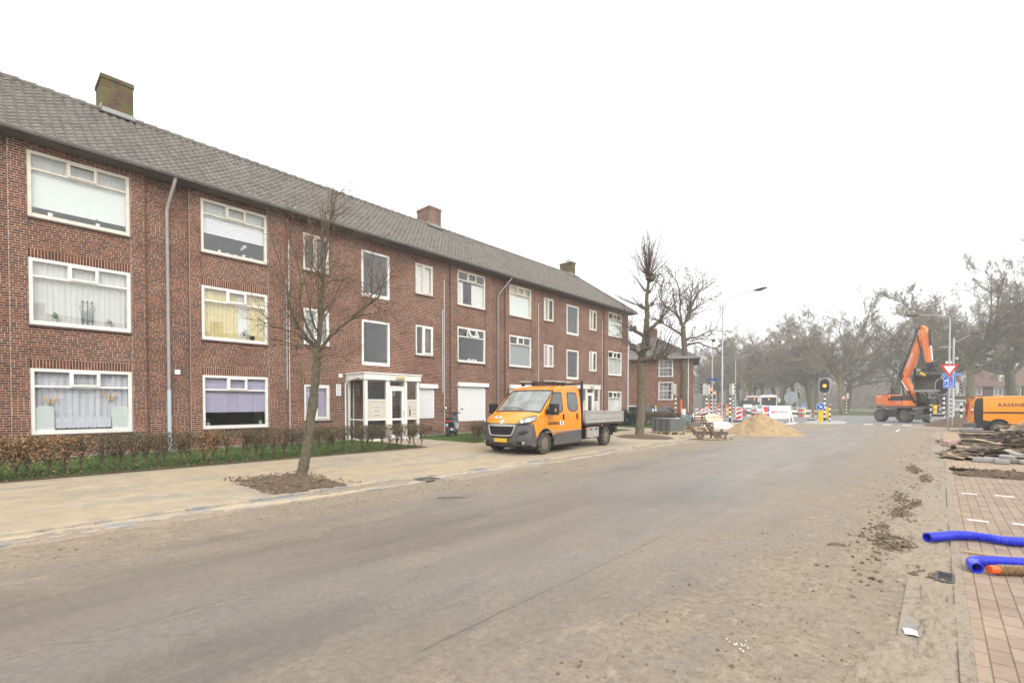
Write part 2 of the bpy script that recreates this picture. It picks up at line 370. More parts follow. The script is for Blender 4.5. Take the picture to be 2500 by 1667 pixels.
def m_sandpave():
    m, n, b = newmat('sanded_paving'); p = pos(n); x, y, z = n.sep(p)
    s1 = n.noise(n.scalev(p, 2.0, .45, 1), .9, 6, .62); s2 = n.noise(p, 2.6, 5, .65); fine = n.noise(p, 48, 4, .7)
    sand = n.mix(n.ramp(s2, [(.3, 0.), (.7, 1.)]), (.32, .268, .195), (.465, .392, .285))
    sand = n.mix(n.ramp(n.noise(n.scalev(p, 1, .6, 1), .35, 3), [(.4, 0.), (.65, .8)]), sand, (.43, .335, .205))
    # joints of 30 cm flags show where the sand is swept thin
    jx = n.math('ABSOLUTE', n.math('SUBTRACT', n.math('FRACT', n.math('DIVIDE', n.math('ADD', x, 60), .3)), .5))
    jy = n.math('ABSOLUTE', n.math('SUBTRACT', n.math('FRACT', n.math('DIVIDE', n.math('ADD', y, 60), .3)), .5))
    joint = n.math('GREATER_THAN', n.math('MAXIMUM', jx, jy), .478)
    flag = n.mix(joint, n.mix(fine, (.22, .20, .18), (.34, .31, .27)), (.44, .35, .22))
    f = n.ramp(n.math('ADD', n.math('MULTIPLY', s1, .75), n.math('MULTIPLY', s2, .25)), [(.36, .8), (.50, .12), (.56, 0.)])
    c = n.mix(f, sand, flag); c = n.mix(.4, c, n.mix(fine, (.5, .5, .5), (1.25, 1.25, 1.25)), 'MULTIPLY')
    sp = n.ramp(n.noise(p, 4.5, 6, .75), [(.68, 0.), (.74, .5)]); c = n.mix(sp, c, (.16, .115, .07))
    n.set(b.inputs['Base Color'], c); b.inputs['Roughness'].default_value = .93; b.inputs['Specular IOR Level'].default_value = .2
    n.set(b.inputs['Normal'], n.bump(n.math('ADD', n.math('MULTIPLY', n.noise(p, 11, 6, .75), 1.), n.math('MULTIPLY', fine, .35)), .010)); return m
def m_pavers(name, cx, sandy=.45, base=((.30, .205, .165), (.40, .285, .235), (.25, .17, .14), (.34, .25, .20))):
    m, n, b = newmat(name); p = pos(n); x, y, z = n.sep(p); W, L = .105, .212
    xx = n.math('ADD', x, 30.); yy = n.math('ADD', y, 60.)
    col_ = n.math('FLOOR', n.math('DIVIDE', xx, W)); fx = n.math('SUBTRACT', xx, n.math('MULTIPLY', col_, W))
    odd = n.math('FRACT', n.math('MULTIPLY', col_, .5)); yy = n.math('ADD', yy, n.math('MULTIPLY', odd, L))
    yy = n.math('ADD', yy, n.math('MULTIPLY', n.white(n.comb(col_, 2., 3.)), .03))
    row = n.math('FLOOR', n.math('DIVIDE', yy, L)); fy = n.math('SUBTRACT', yy, n.math('MULTIPLY', row, L))
    d = n.math('MINIMUM', n.math('MINIMUM', fx, n.math('SUBTRACT', W, fx)), n.math('MINIMUM', fy, n.math('SUBTRACT', L, fy)))
    d = n.math('ADD', d, n.math('MULTIPLY', n.math('SUBTRACT', n.noise(p, 30, 3), .5), .004))
    j = n.math('SUBTRACT', 1, n.node('ShaderNodeMapRange', i_0=d, i_1=.0015, i_2=.0045).outputs[0])
    c = n.ramp(n.white(n.comb(col_, row, 1.)), [(i/len(base), q) for i, q in enumerate(base)], 'CONSTANT')
    fine = n.noise(p, 70, 4, .7)
    c = n.mix(.5, c, n.mix(fine, (.5, .5, .5), (1.25, 1.25, 1.25)), 'MULTIPLY')
    c = n.mix(j, c, (.10, .07, .045))
    sand = n.mix(n.noise(p, 14, 5, .7), (.28, .21, .13), (.47, .37, .25))
    f = n.ramp(n.noise(p, 1.7, 6, .68), [(.38, sandy*.35), (.58, sandy), (.72, min(1, sandy*2.2))])
    c = n.mix(f, c, sand)
    n.set(b.inputs['Base Color'], c); b.inputs['Roughness'].default_value = .85; b.inputs['Specular IOR Level'].default_value = .3
    n.set(b.inputs['Normal'], n.bump(n.math('ADD', n.math('MULTIPLY', j, -1.), n.math('MULTIPLY', n.noise(p, 22, 5, .7), .6)), .006)); return m
def m_slab(name='sandy_gutter_slabs', k0=.42, k1=.55, sa=((.36, .28, .18), (.58, .48, .34)), dk=.0):
    m, n, b = newmat(name); p = pos(n); x, y, z = n.sep(p)
    f = n.math('FRACT', n.math('ADD', y, 50.)); j = n.math('LESS_THAN', f, .012)
    fine = n.noise(p, 50, 4, .7)
    c = n.mix(fine, (.19, .19, .185), (.32, .315, .30)); c = n.mix(j, c, (.10, .075, .05))
    s = n.noise(n.scalev(p, 1.6, .7, 1), 1.9, 6, .7)
    c = n.mix(n.ramp(s, [(k0, 0.), (k1, .92)]), c, n.mix(fine, *sa))
    bl = n.noise(n.scalev(p, 1.5, .8, 1), 13, 5, .75); c = n.mix(n.ramp(bl, [(.50, 0.), (.66, dk)]), c, (.15, .112, .075))
    sp = n.ramp(n.noise(p, 6.5, 6, .75), [(.58, 0.), (.70, .7)]); c = n.mix(sp, c, (.15, .11, .07))
    n.set(b.inputs['Base Color'], c); b.inputs['Roughness'].default_value = .9
    n.set(b.inputs['Normal'], n.bump(n.noise(p, 20, 6, .7), .006)); return m
def m_ground():
    m, n, b = newmat('park_turf'); p = pos(n)
    c = n.mix(n.ramp(n.noise(p, .25, 6, .6), [(.3, 0.), (.7, 1.)]), (.085, .115, .035), (.14, .155, .055))
    c = n.mix(n.ramp(n.noise(p, .9, 6, .7), [(.55, 0.), (.7, .7)]), c, (.16, .12, .07))
    n.set(b.inputs['Base Color'], c); b.inputs['Roughness'].default_value = .95; return m
def m_lawn():
    m, n, b = newmat('lawn_soil'); p = pos(n)
    c = n.mix(n.noise(p, 9, 6, .7), (.03, .06, .012), (.10, .14, .03))
    n.set(b.inputs['Base Color'], c); b.inputs['Roughness'].default_value = .95; return m
M_ROAD, M_SPAVE, M_SLAB, M_TURF, M_LAWN = m_road(), m_sandpave(), m_slab(), m_ground(), m_lawn()
M_SLABR = m_slab('dirty_gutter_slabs', .30, .50, ((.20, .155, .108), (.385, .32, .232)), .75)
M_PAV = m_pavers('pink_clinker_pavers', 0, .46, ((.265, .19, .155), (.325, .242, .20), (.23, .167, .14), (.29, .222, .185)))
M_PAVS = m_pavers('sandy_clinker_pavers', 0, .85)
M_ASPH2 = mat('grey_asphalt', (.17, .17, .172), .7, var=.12, scale=.6, bump=.004, dirt=(.22, .2, .17), dirtamt=.35)
M_BLADE = mat('grass_blades', (.075, .125, .025), .8, var=.45, scale=3)
def sheet(name, polys, z, m, label=None, sub=0):
    mb = MB()
    for pl in polys: mb.add([(x, y, z) if not callable(z) else (x, y, z(x, y)) for x, y in pl], [tuple(range(len(pl)))], m)
    return struct(mb.build(name), label)
def rect(x0, x1, y0, y1): return [(x0, y0), (x1, y0), (x1, y1), (x0, y1)]
sheet('ground', [rect(-480, 480, -300, 640)], -.05, M_TURF)
sheet('road', [rect(-7.62, -.20, -14, 36.2), [(-7.62, 36.2), (-.2, 36.2), (.9, 40), (1.0, 48), (-9, 48), (-9, 39.5)]], 0, M_ROAD)
sheet('cross_road', [rect(-60, 60, 41, 73.5), [(-23, 73), (-14, 73), (-60, 170), (-75, 166)]], -.006, M_ASPH2)
# sanded pavement on the building side: gently rising strips
def zs(x): return .03 + .06*max(0, min(1, (-8.05-x)/5.0))
mb = MB(); mb.grid(10, 24, lambda u, v: (-8.05-5.05*u, -14+48*v, zs(-8.05-5.05*u)), M_SPAVE)
mb.grid(6, 2, lambda u, v: (-13.1-4.9*u, 10.3+2.2*v, .094+.01*u), M_SPAVE)
mb.grid(6, 2, lambda u, v: (-13.1-4.9*u, 24.9+2.6*v, .094+.01*u), M_SPAVE)
struct(mb.build('pavement', smooth='all'))
sheet('corner_pavement', [[(-17.5, 34), (-8.05, 34), (-8.05, 38.5), (-9.5, 41.2), (-17, 44), (-40, 44), (-40, 34)]], .025, M_SPAVE)
# gutters with a real step each side
mb = MB(); mb.box(-8.05, -7.62, -14, 38, -.05, .018, M_SLAB)
mb.box(-8.12, -8.05, -14, 38, -.05, .055, M_SLAB); mb.box(-7.66, -7.60, -14, 38, -.05, .026, M_SLAB)
struct(mb.build('gutter', bev=.006))
mb = MB(); mb.box(-.20, .10, -14, 38, -.05, .010, M_SLABR); mb.box(.10, .175, -14, 38, -.05, .026, M_SLABR)
struct(mb.build('gutter', bev=.006))
sheet('parking_bay', [rect(.175, 7, -14, 14.0)], .022, M_PAV)
sheet('parking_bay', [rect(.175, 7, 15.7, 37.5)], .022, M_PAVS)
sheet('verge', [rect(-13.35, -13.0, -14, 10.3), rect(-13.9, -13.5, 12.5, 24.9)], .104, M_SOIL)
for n_, (x0, x1, y0, y1) in enumerate([(-17.9, -13.1, -14, 10.3), (-17.9, -13.1, 12.5, 24.9), (-17.9, -12.9, 27.5, 33.6)]):
    sheet('lawn', [rect(x0, x1, y0, y1)], .098, M_LAWN)
# grass blades
def blades(name, zones, count, h, label, m=M_BLADE, z=.098, seed=1):
    r = random.Random(seed); mb = MB(); vs = []; fs = []
    tot = sum((a[1]-a[0])*(a[3]-a[2]) for a in zones)
    for (x0, x1, y0, y1) in zones:
        for _ in range(int(count*(x1-x0)*(y1-y0)/tot)):
            x = r.uniform(x0, x1); y = r.uniform(y0, y1)
            if mnoise.noise(Vector((x*1.3, y*1.3, 2))) < -.42: continue
            a = r.uniform(0, 6.28); k = r.uniform(.5, 1.3)*h; w = .006+.004*r.random()
            dx, dy = math.cos(a)*w, math.sin(a)*w; lx, ly = r.gauss(0, .4)*k, r.gauss(0, .4)*k; o = len(vs)
            vs += [(x-dx, y-dy, z), (x+dx, y+dy, z), (x+lx, y+ly, z+k)]; fs.append((o, o+1, o+2))
    mb.add(vs, fs, m); o = mb.build(name); o['kind'] = 'stuff'; o['label'] = label; return o
blades('grass', [(-17.8, -13.15, -3, 10.25)], 50000, .06, 'short bright green lawn between the beech hedge and the brick flats', seed=1)
blades('grass', [(-17.8, -13.1, 12.55, 24.8)], 26000, .06, 'green lawn around the black scooter', seed=2)
blades('grass', [(-17.8, -12.9, 27.6, 33.6)], 9000, .07, 'lawn around the dark evergreen bush', seed=3)
# plinth strip along the facade
mb = MB(); mb.box(-17.9, -17.72, -10, 10.0, .05, .13, M_CONC); mb.box(-17.9, -17.72, 12.9, 24.6, .05, .13, M_CONC)
struct(mb.build('edging_strip', bev=.01))
# soil with real relief
def heap(name, cx, cy, rx, ry, h, m, seed, rough=.04, rz=0., power=1.6, nu=46, nv=70, zb=.0, ripple=6., square=0., edge=.09):
    off = Vector((seed*3.7, seed*1.3, 0))
    def fn(u, v):
        a = 2*math.pi*v; rr = u
        k = 1.
        if square: c_, s_ = abs(math.cos(a)), abs(math.sin(a)); k = 1+square*(1/max(c_, s_)-1)
        k *= 1+edge*mnoise.fractal(Vector((math.cos(a)*1.7, math.sin(a)*1.7, seed)), 1., 2., 4)
        x = math.cos(a)*rr*rx*k; y = math.sin(a)*rr*ry*k
        z = h*max(0, 1-rr**power)
        e = min(1, (1-rr)*6)
        z += e*rough*(mnoise.fractal(Vector((x, y, 0))*ripple+off, 1.0, 2.0, 5))
        return (x, y, max(z, -.02)+zb-(.04 if rr > .99 else .02*max(0, (rr-.8)/.2)))
    mb = MB(); mb.grid(nu, nv, fn, m, T(cx, cy, 0) @ RZ(rz)); return mb.build(name, smooth='all')
struct(heap('tree_pit_soil', -9.35, 4.0, 1.25, .78, .05, M_SOIL, 3, .06, square=.7, power=3, zb=.035))
struct(heap('tree_pit_soil', -10.1, 20.2, 1.5, 1.35, .16, M_SOIL, 4, .05, power=1.3, zb=.03))
struct(heap('soil_strip', 3.78, 14.85, 3.5, .82, .05, M_SOIL, 6, .06, square=.85, power=6, nu=60, nv=160, zb=.01))
tag(heap('earth_mound', 1.5, 46.5, 2.6, 3.2, .75, M_SOIL, 8, .08, zb=-.02), 'low brown mound of dug earth beside the back of the parked orange van', 'earth mound')
tag(heap('sand_pile', -7.0, 27.4, 1.95, 1.95, 1.16, M_SAND, 5, .085, power=1.0, nu=80, nv=120, zb=-.01, ripple=2.4, edge=.16), 'cone of yellow building sand heaped on the road edge', 'sand pile')
struct(heap('spread_sand', -6.6, 26.9, 2.0, 1.5, .02, M_SAND, 9, .012, power=1.2, zb=.002))
M_RSAND = m_slab('drifted_dirt', -.2, .0, ((.20, .155, .108), (.385, .32, .232)), .75)
rr_ = random.Random(77); M_MUD = mat('drying_mud', (.165, .122, .078), .95, var=.45, scale=16, bump=.03, bscale=20, dirt=(.30, .23, .15), dirtamt=.6)
for k in range(16):
    y = 2.4+k*1.15+rr_.uniform(-.4, .4); struct(heap('drifted_sand', -.12+rr_.uniform(-.22, .18), y, rr_.uniform(.16, .34), rr_.uniform(.5, 1.0), rr_.uniform(.010, .02), M_RSAND, 20+k, .022, power=1.4, zb=.014, nu=18, nv=70, ripple=9., edge=.5))
for k in range(12):
    y = .6+k*1.7+rr_.uniform(-.5, .5); struct(heap('drifted_sand', -7.72+rr_.uniform(-.25, .12), y, rr_.uniform(.16, .30), rr_.uniform(.6, 1.3), rr_.uniform(.010, .02), M_RSAND, 50+k, .02, power=1.4, zb=.018, nu=18, nv=70, ripple=8., edge=.5))
for (x, y, a, b_, h_) in ((-.42, 7.0, .17, .26, .035), (-.38, 6.6, .13, .16, .045), (-.50, 7.55, .10, .3, .02), (-.30, 8.1, .12, .35, .02), (-.40, 8.8, .12, .45, .022), (-.26, 9.5, .12, .5, .02), (-.44, 10.2, .14, .5, .018), (-.16, 5.85, .10, .10, .025), (-.68, 6.9, .12, .08, .02), (-.32, 11.6, .16, .8, .018), (-.2, 13.2, .16, .9, .018), (-.45, 15.0, .2, 1.2, .02), (-.85, 6.3, .10, .08, .012)):
    struct(heap('mud_ridge', x, y, a, b_, h_, M_MUD, int(y*7), .06, power=1.1, zb=-.010, nu=34, nv=70, ripple=16., edge=.8))
# debris in the gutters: clods and small stones nobody could count
def clods(name, pts, label, m=M_CLOD, seed=1):
    r = random.Random(seed); mb = MB()
    ico = [(0, 0, 1), (.89, 0, .45), (.28, .85, .45), (-.72, .53, .45), (-.72, -.53, .45), (.28, -.85, .45), (.72, .53, -.45), (-.28, .85, -.45), (-.89, 0, -.45), (-.28, -.85, -.45), (.72, -.53, -.45), (0, 0, -1)]
    fs = [(0, 1, 2), (0, 2, 3), (0, 3, 4), (0, 4, 5), (0, 5, 1), (1, 6, 2), (2, 7, 3), (3, 8, 4), (4, 9, 5), (5, 10, 1), (6, 7, 2), (7, 8, 3), (8, 9, 4), (9, 10, 5), (10, 6, 1), (6, 11, 7), (7, 11, 8), (8, 11, 9), (9, 11, 10), (10, 11, 6)]
    for (x, y, z, s) in pts:
        k = [s*r.uniform(.6, 1.3) for _ in range(3)]
        M = T(x, y, z+s*.2) @ RZ(r.uniform(0, 6)) @ RX(r.uniform(-.5, .5))
        mb.add([(a*k[0]*r.uniform(.7, 1.2), b_*k[1]*r.uniform(.7, 1.2), c*k[2]*.6*r.uniform(.7, 1.2)) for a, b_, c in ico], fs, m, M)
    o = mb.build(name); o['kind'] = 'stuff'; o['label'] = label; return o
r = random.Random(11); P = []
for _ in range(520):
    y = r.choice([7.2, 6.6, 9.4, 8.6, 10.2])+r.gauss(0, .9); P.append((-.42+r.gauss(0, .17)+.02*(y-7), y, .005, abs(r.gauss(.008, .009))+.003))
for _ in range(90): P.append((-.36+r.gauss(0, .07), 6.75+r.gauss(0, .12), 0.02+.015*r.random(), abs(r.gauss(.015, .010))+.005))
for _ in range(26): P.append((-.10+r.gauss(0, .07), 5.72+r.gauss(0, .08), .01, abs(r.gauss(.014, .008))+.006))
for _ in range(420): P.append((r.uniform(-1.7, .15), 2+r.expovariate(.28), .002, abs(r.gauss(.003, .004))+.002))
for _ in range(420): P.append((-6.9+r.gauss(0, .45), r.uniform(.2, 12), .0, abs(r.gauss(.004, .006))+.003))
for _ in range(160): P.append((r.uniform(-6, -1), r.uniform(2, 16), .0, abs(r.gauss(.002, .003))+.002))
for _ in range(260): P.append((r.uniform(-1.0, .1), r.uniform(10, 34), .0, abs(r.gauss(.008, .008))+.003))
clods('loose_soil', P, 'lumps of earth and grit scattered along both gutters', seed=4)
r = random.Random(5); P = []
for _ in range(500): P.append((-9.35+r.uniform(-1.25, 1.3), 4.0+r.uniform(-.8, .8), .07+r.uniform(0, .03), abs(r.gauss(.010, .010))+.004))
for _ in range(200): P.append((-10.1+r.gauss(0, .7), 20.1+r.gauss(0, .6), .10, abs(r.gauss(.016, .012))+.006))
for _ in range(500): P.append((r.uniform(.2, 5), r.uniform(14.1, 15.6), .06, abs(r.gauss(.014, .012))+.006))
clods('soil_crumbs', P, 'dark crumbs of soil lying in the dug planting pits', seed=8)
# road markings beyond the works
mb = MB()
for px in range(4): mb.add([(-12.6+px*1.15, 42.5, .008), (-12.05+px*1.15, 42.5, .008), (-12.35+px*1.15, 46.5, .008), (-12.9+px*1.15, 46.5, .008)], [(0, 1, 2, 3)], M_SIGW)
for k in range(4): mb.add([(-4.4+k*1.15, 45.4, .008), (-3.85+k*1.15, 45.4, .008), (-3.85+k*1.15, 46.6, .008), (-4.4+k*1.15, 46.6, .008)], [(0, 1, 2, 3)], M_SIGW)
mb.add([(-1.9, 35, .004), (-1.8, 35, .004), (-1.8, 38, .004), (-1.9, 38, .004)], [(0, 1, 2, 3)], M_SIGW)
struct(mb.build('road_marking'))
mb = MB()
for x0, y0, w in [(.29, 11.3, .2), (.71, 11.4, .22), (.29, 8.76, .2), (.71, 8.85, .25), (1.15, 8.95, .22)]: mb.box(x0, x0+w, y0-.035, y0+.035, .015, .0265, M_SIGW)
struct(mb.build('bay_marking'))
# traffic island with kerb
mb = MB()
def isl(u, v): a = 2*math.pi*v; return (-7.3+1.5*u*math.cos(a), 48.3+3.6*u*math.sin(a), .10 if u < .99 else .0)
mb.grid(8, 40, isl, M_CONC); struct(mb.build('traffic_island'))
mb = MB(); mb.box(-60, 60, 73.5, 74.0, -.05, .12, M_CONC); struct(mb.build('kerb'))
# drain grates
def grate(label, x, y, w, d, rz):
    t = thing('drain_grate', label, 'drain grate', (x, y, .02), rz, 'street drains')
    mb = MB(); mb.box(-w/2, w/2, -d/2, -d/2+.02, -.02, .008, M_STEELD); mb.box(-w/2, w/2, d/2-.02, d/2, -.02, .008, M_STEELD)
    mb.box(-w/2, -w/2+.02, -d/2+.02, d/2-.02, -.02, .008, M_STEELD); mb.box(w/2-.02, w/2, -d/2+.02, d/2-.02, -.02, .008, M_STEELD)
    mb.box(-w/2+.02, w/2-.02, -d/2+.02, d/2-.02, -.04, -.008, M_DARK); mb.build('frame', t)
    mb = MB(); k = 6
    for i in range(k):
        y0 = -d/2+.035+(d-.07)*i/(k-1); mb.box(-w/2+.02, w/2-.02, y0-.009, y0+.009, -.008, .006, M_STEELD)
    mb.build('bars', t); return t
grate('iron drain grate in the left gutter past the young tree', -7.80, 6.15, .40, .44, R(3))
grate('iron drain grate in the sandy right gutter below the blue pipes', .05, 5.7, .13, .32, R(0))
# ------------------------------------------------------------------ the brick flats
FX = -17.9
bld = thing('apartment_building', 'three-storey red brick flats with white framed windows under a long grey tiled roof', 'building', (FX, 15, 0))
def off(y):   # how far the wall face stands back
    for a, b_ in ((.62, 3.47), (4.6, 7.6), (15.58, 18.3), (19.54, 22.2), (29.95, 33.4)):
        if a <= y < b_: return 0.0
    return -.12
TOP, MID, GR = (6.5, 8.24), (3.67, 5.43), (.74, 2.51)
COLW = {'A': (.97, 3.11), 'B': (4.93, 6.98), 'F': (15.99, 17.95), 'G': (19.83, 21.75), 'K': (30.48, 32.45)}
COLN = {'C': (8.33, 9.35), 'E': (13.53, 14.55), 'H': (23.09, 24.07), 'J': (28.15, 29.1)}
COLS = {'D': (10.77, 12.13), 'I': (25.46, 26.83)}
W = []
for k, (a, b_) in COLW.items():
    for lv, (z0, z1) in (('t', TOP), ('m', MID), ('g', GR)): W.append((k+lv, a, b_, z0, z1))
for k, (a, b_) in COLN.items():
    for lv, (z0, z1) in (('t', (6.65, 8.06)), ('m', (3.83, 5.22)), ('g', (.93, 2.31))):
        if k+lv == 'Eg': W.append((k+lv, 13.66, 14.6, .93, 2.36)); continue
        if k+lv in ('Jg',): continue
        W.append((k+lv, a, b_, z0, z1))
for k, (a, b_) in COLS.items():
    W.append((k+'t', a, b_, 6.09, 8.0)); W.append((k+'m', a, b_, 3.2, 5.1)); W.append((k+'g', a+.1, b_-.1, .12, 2.3))
Y0, Y1, ZT, XB = -9.0, 33.4, 8.52, -24.6
ys = sorted(set([Y0, Y1, .62, 3.47, 4.6, 7.6, 15.58, 18.3, 19.54, 22.2, 29.95] + [w[1] for w in W] + [w[2] for w in W]))
zs_ = sorted(set([0.0, ZT] + [w[3] for w in W] + [w[4] for w in W]))
mb = MB()
def bay(y):
    for k, (a, b_) in COLW.items():
        if a <= y < b_: return True
    return False
def xo(y): return FX+off(y)-(.025 if bay(y) else 0)
for i in range(len(ys)-1):
    ym = (ys[i]+ys[i+1])/2; x = xo(ym)
    # merge vertical runs
    z0 = None
    for j in range(len(zs_)-1):
        zm = (zs_[j]+zs_[j+1])/2
        hole = any(w[1] < ym < w[2] and w[3] < zm < w[4] for w in W)
        if not hole:
            mb.add([(x, ys[i], zs_[j]), (x, ys[i+1], zs_[j]), (x, ys[i+1], zs_[j+1]), (x, ys[i], zs_[j+1])], [(0, 1, 2, 3)], M_BRICK)
    if i+1 < len(ys)-1:
        x2 = xo((ys[i+1]+ys[i+2])/2)
        if abs(x2-x) > 1e-5: mb.add([(x, ys[i+1], 0), (x2, ys[i+1], 0), (x2, ys[i+1], ZT), (x, ys[i+1], ZT)], [(0, 1, 2, 3)], M_BRICK)
for (k, a, b_, z0, z1) in W:   # reveals
    x = xo((a+b_)/2); d = x-.14
    mb.add([(x, a, z0), (d, a, z0), (d, a, z1), (x, a, z1), (x, b_, z0), (d, b_, z0), (d, b_, z1), (x, b_, z1)],
           [(0, 1, 2, 3), (4, 7, 6, 5), (3, 2, 6, 7), (0, 4, 5, 1)], M_BRICK)
for (x0, y0, x1, y1) in ((FX-.12, Y0, XB, Y0), (XB, Y0, XB, Y1), (XB, Y1, FX, Y1)):
    mb.add([(x0, y0, 0), (x1, y1, 0), (x1, y1, ZT), (x0, y0, ZT)], [(0, 1, 2, 3)], M_BRICK)
mb.build('wall', bld, world=True)
# soldier courses over the windows
for (k, a, b_, z0, z1) in W:
    if k[1] == 't' or k in ('Dg', 'Ig'): continue
    x = xo((a+b_)/2); mb = MB(); mb.box(x-.02, x+.004, a-.04, b_+.04, z1+.005, z1+.235, M_SOLD); mb.build('lintel', bld, world=True)
for y in (.62, 3.125, 4.605, 7.0, 15.60, 18.28, 19.56, 22.18):
    mb = MB(); x = max(xo(y-.01), xo(y+.01)); mb.box(x-.02, x+.003, y-.007, y+.007, .1, 8.4, mat('pale_joint_filler', (.36, .31, .27), .9, var=.3, scale=20)); mb.build('mortar_joint', bld, world=True)
# inner partition so rooms have a back wall, and floors
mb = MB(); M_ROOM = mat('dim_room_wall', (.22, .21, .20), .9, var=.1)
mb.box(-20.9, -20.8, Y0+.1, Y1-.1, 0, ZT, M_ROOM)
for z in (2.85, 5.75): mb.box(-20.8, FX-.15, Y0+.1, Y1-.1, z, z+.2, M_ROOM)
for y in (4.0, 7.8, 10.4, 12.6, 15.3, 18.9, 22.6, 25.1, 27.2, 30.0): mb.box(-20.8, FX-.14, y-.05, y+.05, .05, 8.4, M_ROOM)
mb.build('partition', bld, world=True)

M_NET = [mat('white_net_curtain', (.62, .62, .60), .9, var=.04), mat('yellow_curtain', (.58, .50, .25), .9, var=.10), mat('lilac_blind', (.39, .37, .50), .8, var=.04),
         mat('white_roller_blind', (.58, .63, .61), .8, var=.03), mat('grey_blind', (.24, .27, .27), .8, var=.05), mat('pink_curtain', (.48, .30, .34), .9, var=.05),
         mat('lavender_grey_net', (.56, .565, .62), .9, var=.05), mat('white_slat_blind', (.66, .66, .70), .6, var=.03), mat('light_grey_net', (.50, .51, .485), .9, var=.04), mat('dark_red_curtain', (.16, .10, .11), .9)]
def curtain(w, x, y0, y1, z0, z1, m, folds=.018, n=None, name='curtain'):
    mb = MB(); W_ = y1-y0; k = n or max(4, int(W_*9)); r = random.Random(int(y0*100)+int(z0*37))
    ph = [r.uniform(0, 6) for _ in range(5)]
    def fn(u, v):
        t = u*k*2*math.pi
        return (x+folds*(math.sin(t+ph[0])+.6*math.sin(t*.37+ph[1])+.4*math.sin(t*2.3+ph[2])), y0+W_*u, z0+(z1-z0)*v)
    mb.grid(max(8, int(W_*70)) if folds else 1, 1, fn, m); return mb.build(name, w, smooth='all', world=True)
def slats(w, x, y0, y1, z0, z1, m, pitch=.06, name='blind'):
    mb = MB(); z = z0
    while z < z1-1e-6:
        mb.box(x-.012, x+.004, y0, y1, z, min(z+pitch*.86, z1), m); z += pitch
    return mb.build(name, w, world=True)
def frame_rect(mb, x0, x1, y0, y1, z0, z1, t, m, tb=None):
    tb = tb or t
    mb.box(x0, x1, y0, y0+t, z0, z1, m); mb.box(x0, x1, y1-t, y1, z0, z1, m)
    mb.box(x0, x1, y0+t, y1-t, z0, z0+tb, m); mb.box(x0, x1, y0+t, y1-t, z1-t, z1, m)
def pane(w, x, y0, y1, z0, z1, m=None):
    mb = MB(); mb.add([(x, y0, z0), (x, y1, z0), (x, y1, z1), (x, y0, z1)], [(0, 1, 2, 3)], m or M_GLASS); return mb.build('pane', w, world=True)
def sill(w, x, a, b_, z):
    mb = MB(); mb.box(x-.10, x+.055, a-.03, b_+.03, z-.055, z-.002, M_SILL); mb.build('sill', w, world=True, bev=.006)
def big_window(k, a, b_, z0, z1, tilt=False):
    x = xo((a+b_)/2); xf = x+.004 if True else x; mF = M_CREAM if k[1] == 't' else M_WHITE
    mb = MB(); frame_rect(mb, xf-.11, xf, a, b_, z0, z1, .085, mF, .11)
    wd = b_-a; zt = z0+(z1-z0)*.715
    mb.box(xf-.10, xf-.006, a+.085, b_-.085, zt, zt+.055, mF)
    m1, m2 = a+wd*.36, a+wd*.645
    for yy in (m1, m2): mb.box(xf-.10, xf-.008, yy, yy+.05, zt+.055, z1-.085, mF)
    w = mb.build('window', bld, world=True, bev=.006)
    cm = MB(); cy0, cy1, cz0, cz1 = m1+.03, m2+.02, zt+.035, z1-.065
    if tilt:
        frame_rect(cm, -.03, .02, cy0-.02, cy1+.02, -(cz1-cz0)-.05, 0, .055, M_PVC); cm.v = [tuple((T(xf, 0, cz1) @ RY(R(-28))) @ Vector(p)) for p in cm.v]
    else: frame_rect(cm, xf-.04, xf+.022, cy0, cy1, cz0, cz1, .055, mF)
    cm.build('casement', w, world=True, bev=.005)
    pane(w, xf-.055, a+.08, b_-.08, z0+.10, z1-.08); sill(w, x, a, b_, z0); return w, x
def two_window(k, a, b_, z0, z1):
    x = xo((a+b_)/2); xf = x+.002; mF = M_CREAM if k[1] == 't' else M_WHITE; wd = b_-a; mb = MB()
    frame_rect(mb, xf-.11, xf-.01, a, b_, z0, z1, .075, mF, .09); mm = a+wd*.40
    mb.box(xf-.10, xf-.014, mm, mm+.07, z0+.09, z1-.075, mF); w = mb.build('window', bld, world=True, bev=.006)
    cm = MB(); frame_rect(cm, xf-.05, xf+.018, mm+.035, b_-.05, z0+.06, z1-.05, .08, mF); cm.build('casement', w, world=True, bev=.005)
    pane(w, xf-.06, a+.07, b_-.07, z0+.08, z1-.07); sill(w, x, a, b_, z0); return w, x
def stair_window(k, a, b_, z0, z1):
    x = xo((a+b_)/2); mb = MB(); frame_rect(mb, x-.10, x+.01, a, b_, z0, z1, .09, M_WHITE, .14); w = mb.build('window', bld, world=True, bev=.006)
    pane(w, x-.05, a+.08, b_-.08, z0+.13, z1-.08); return w, x
def shutter(a, b_, z0, z1):
    x = xo((a+b_)/2); mb = MB(); mb.box(x-.02, x+.035, a+.03, a+.08, z0, z1-.1, M_PVC); mb.box(x-.02, x+.035, b_-.08, b_-.03, z0, z1-.1, M_PVC); mb.box(x-.02, x+.012, a+.05, b_-.05, z0-.03, z0+.02, M_PVC)
    w = mb.build('roller_shutter', bld, world=True, bev=.004)
    hb = MB(); hb.box(x-.01, x+.17, a-.03, b_+.12, z1-.06, z1+.14, M_PVC); hb.build('shutter_box', w, world=True, bev=.012)
    slats(w, x+.015, a+.08, b_-.08, z0, z1-.06, M_PVC, .045, 'slats')
def pots(w, x, ys_, z, seed=0):
    pass
spec = {}
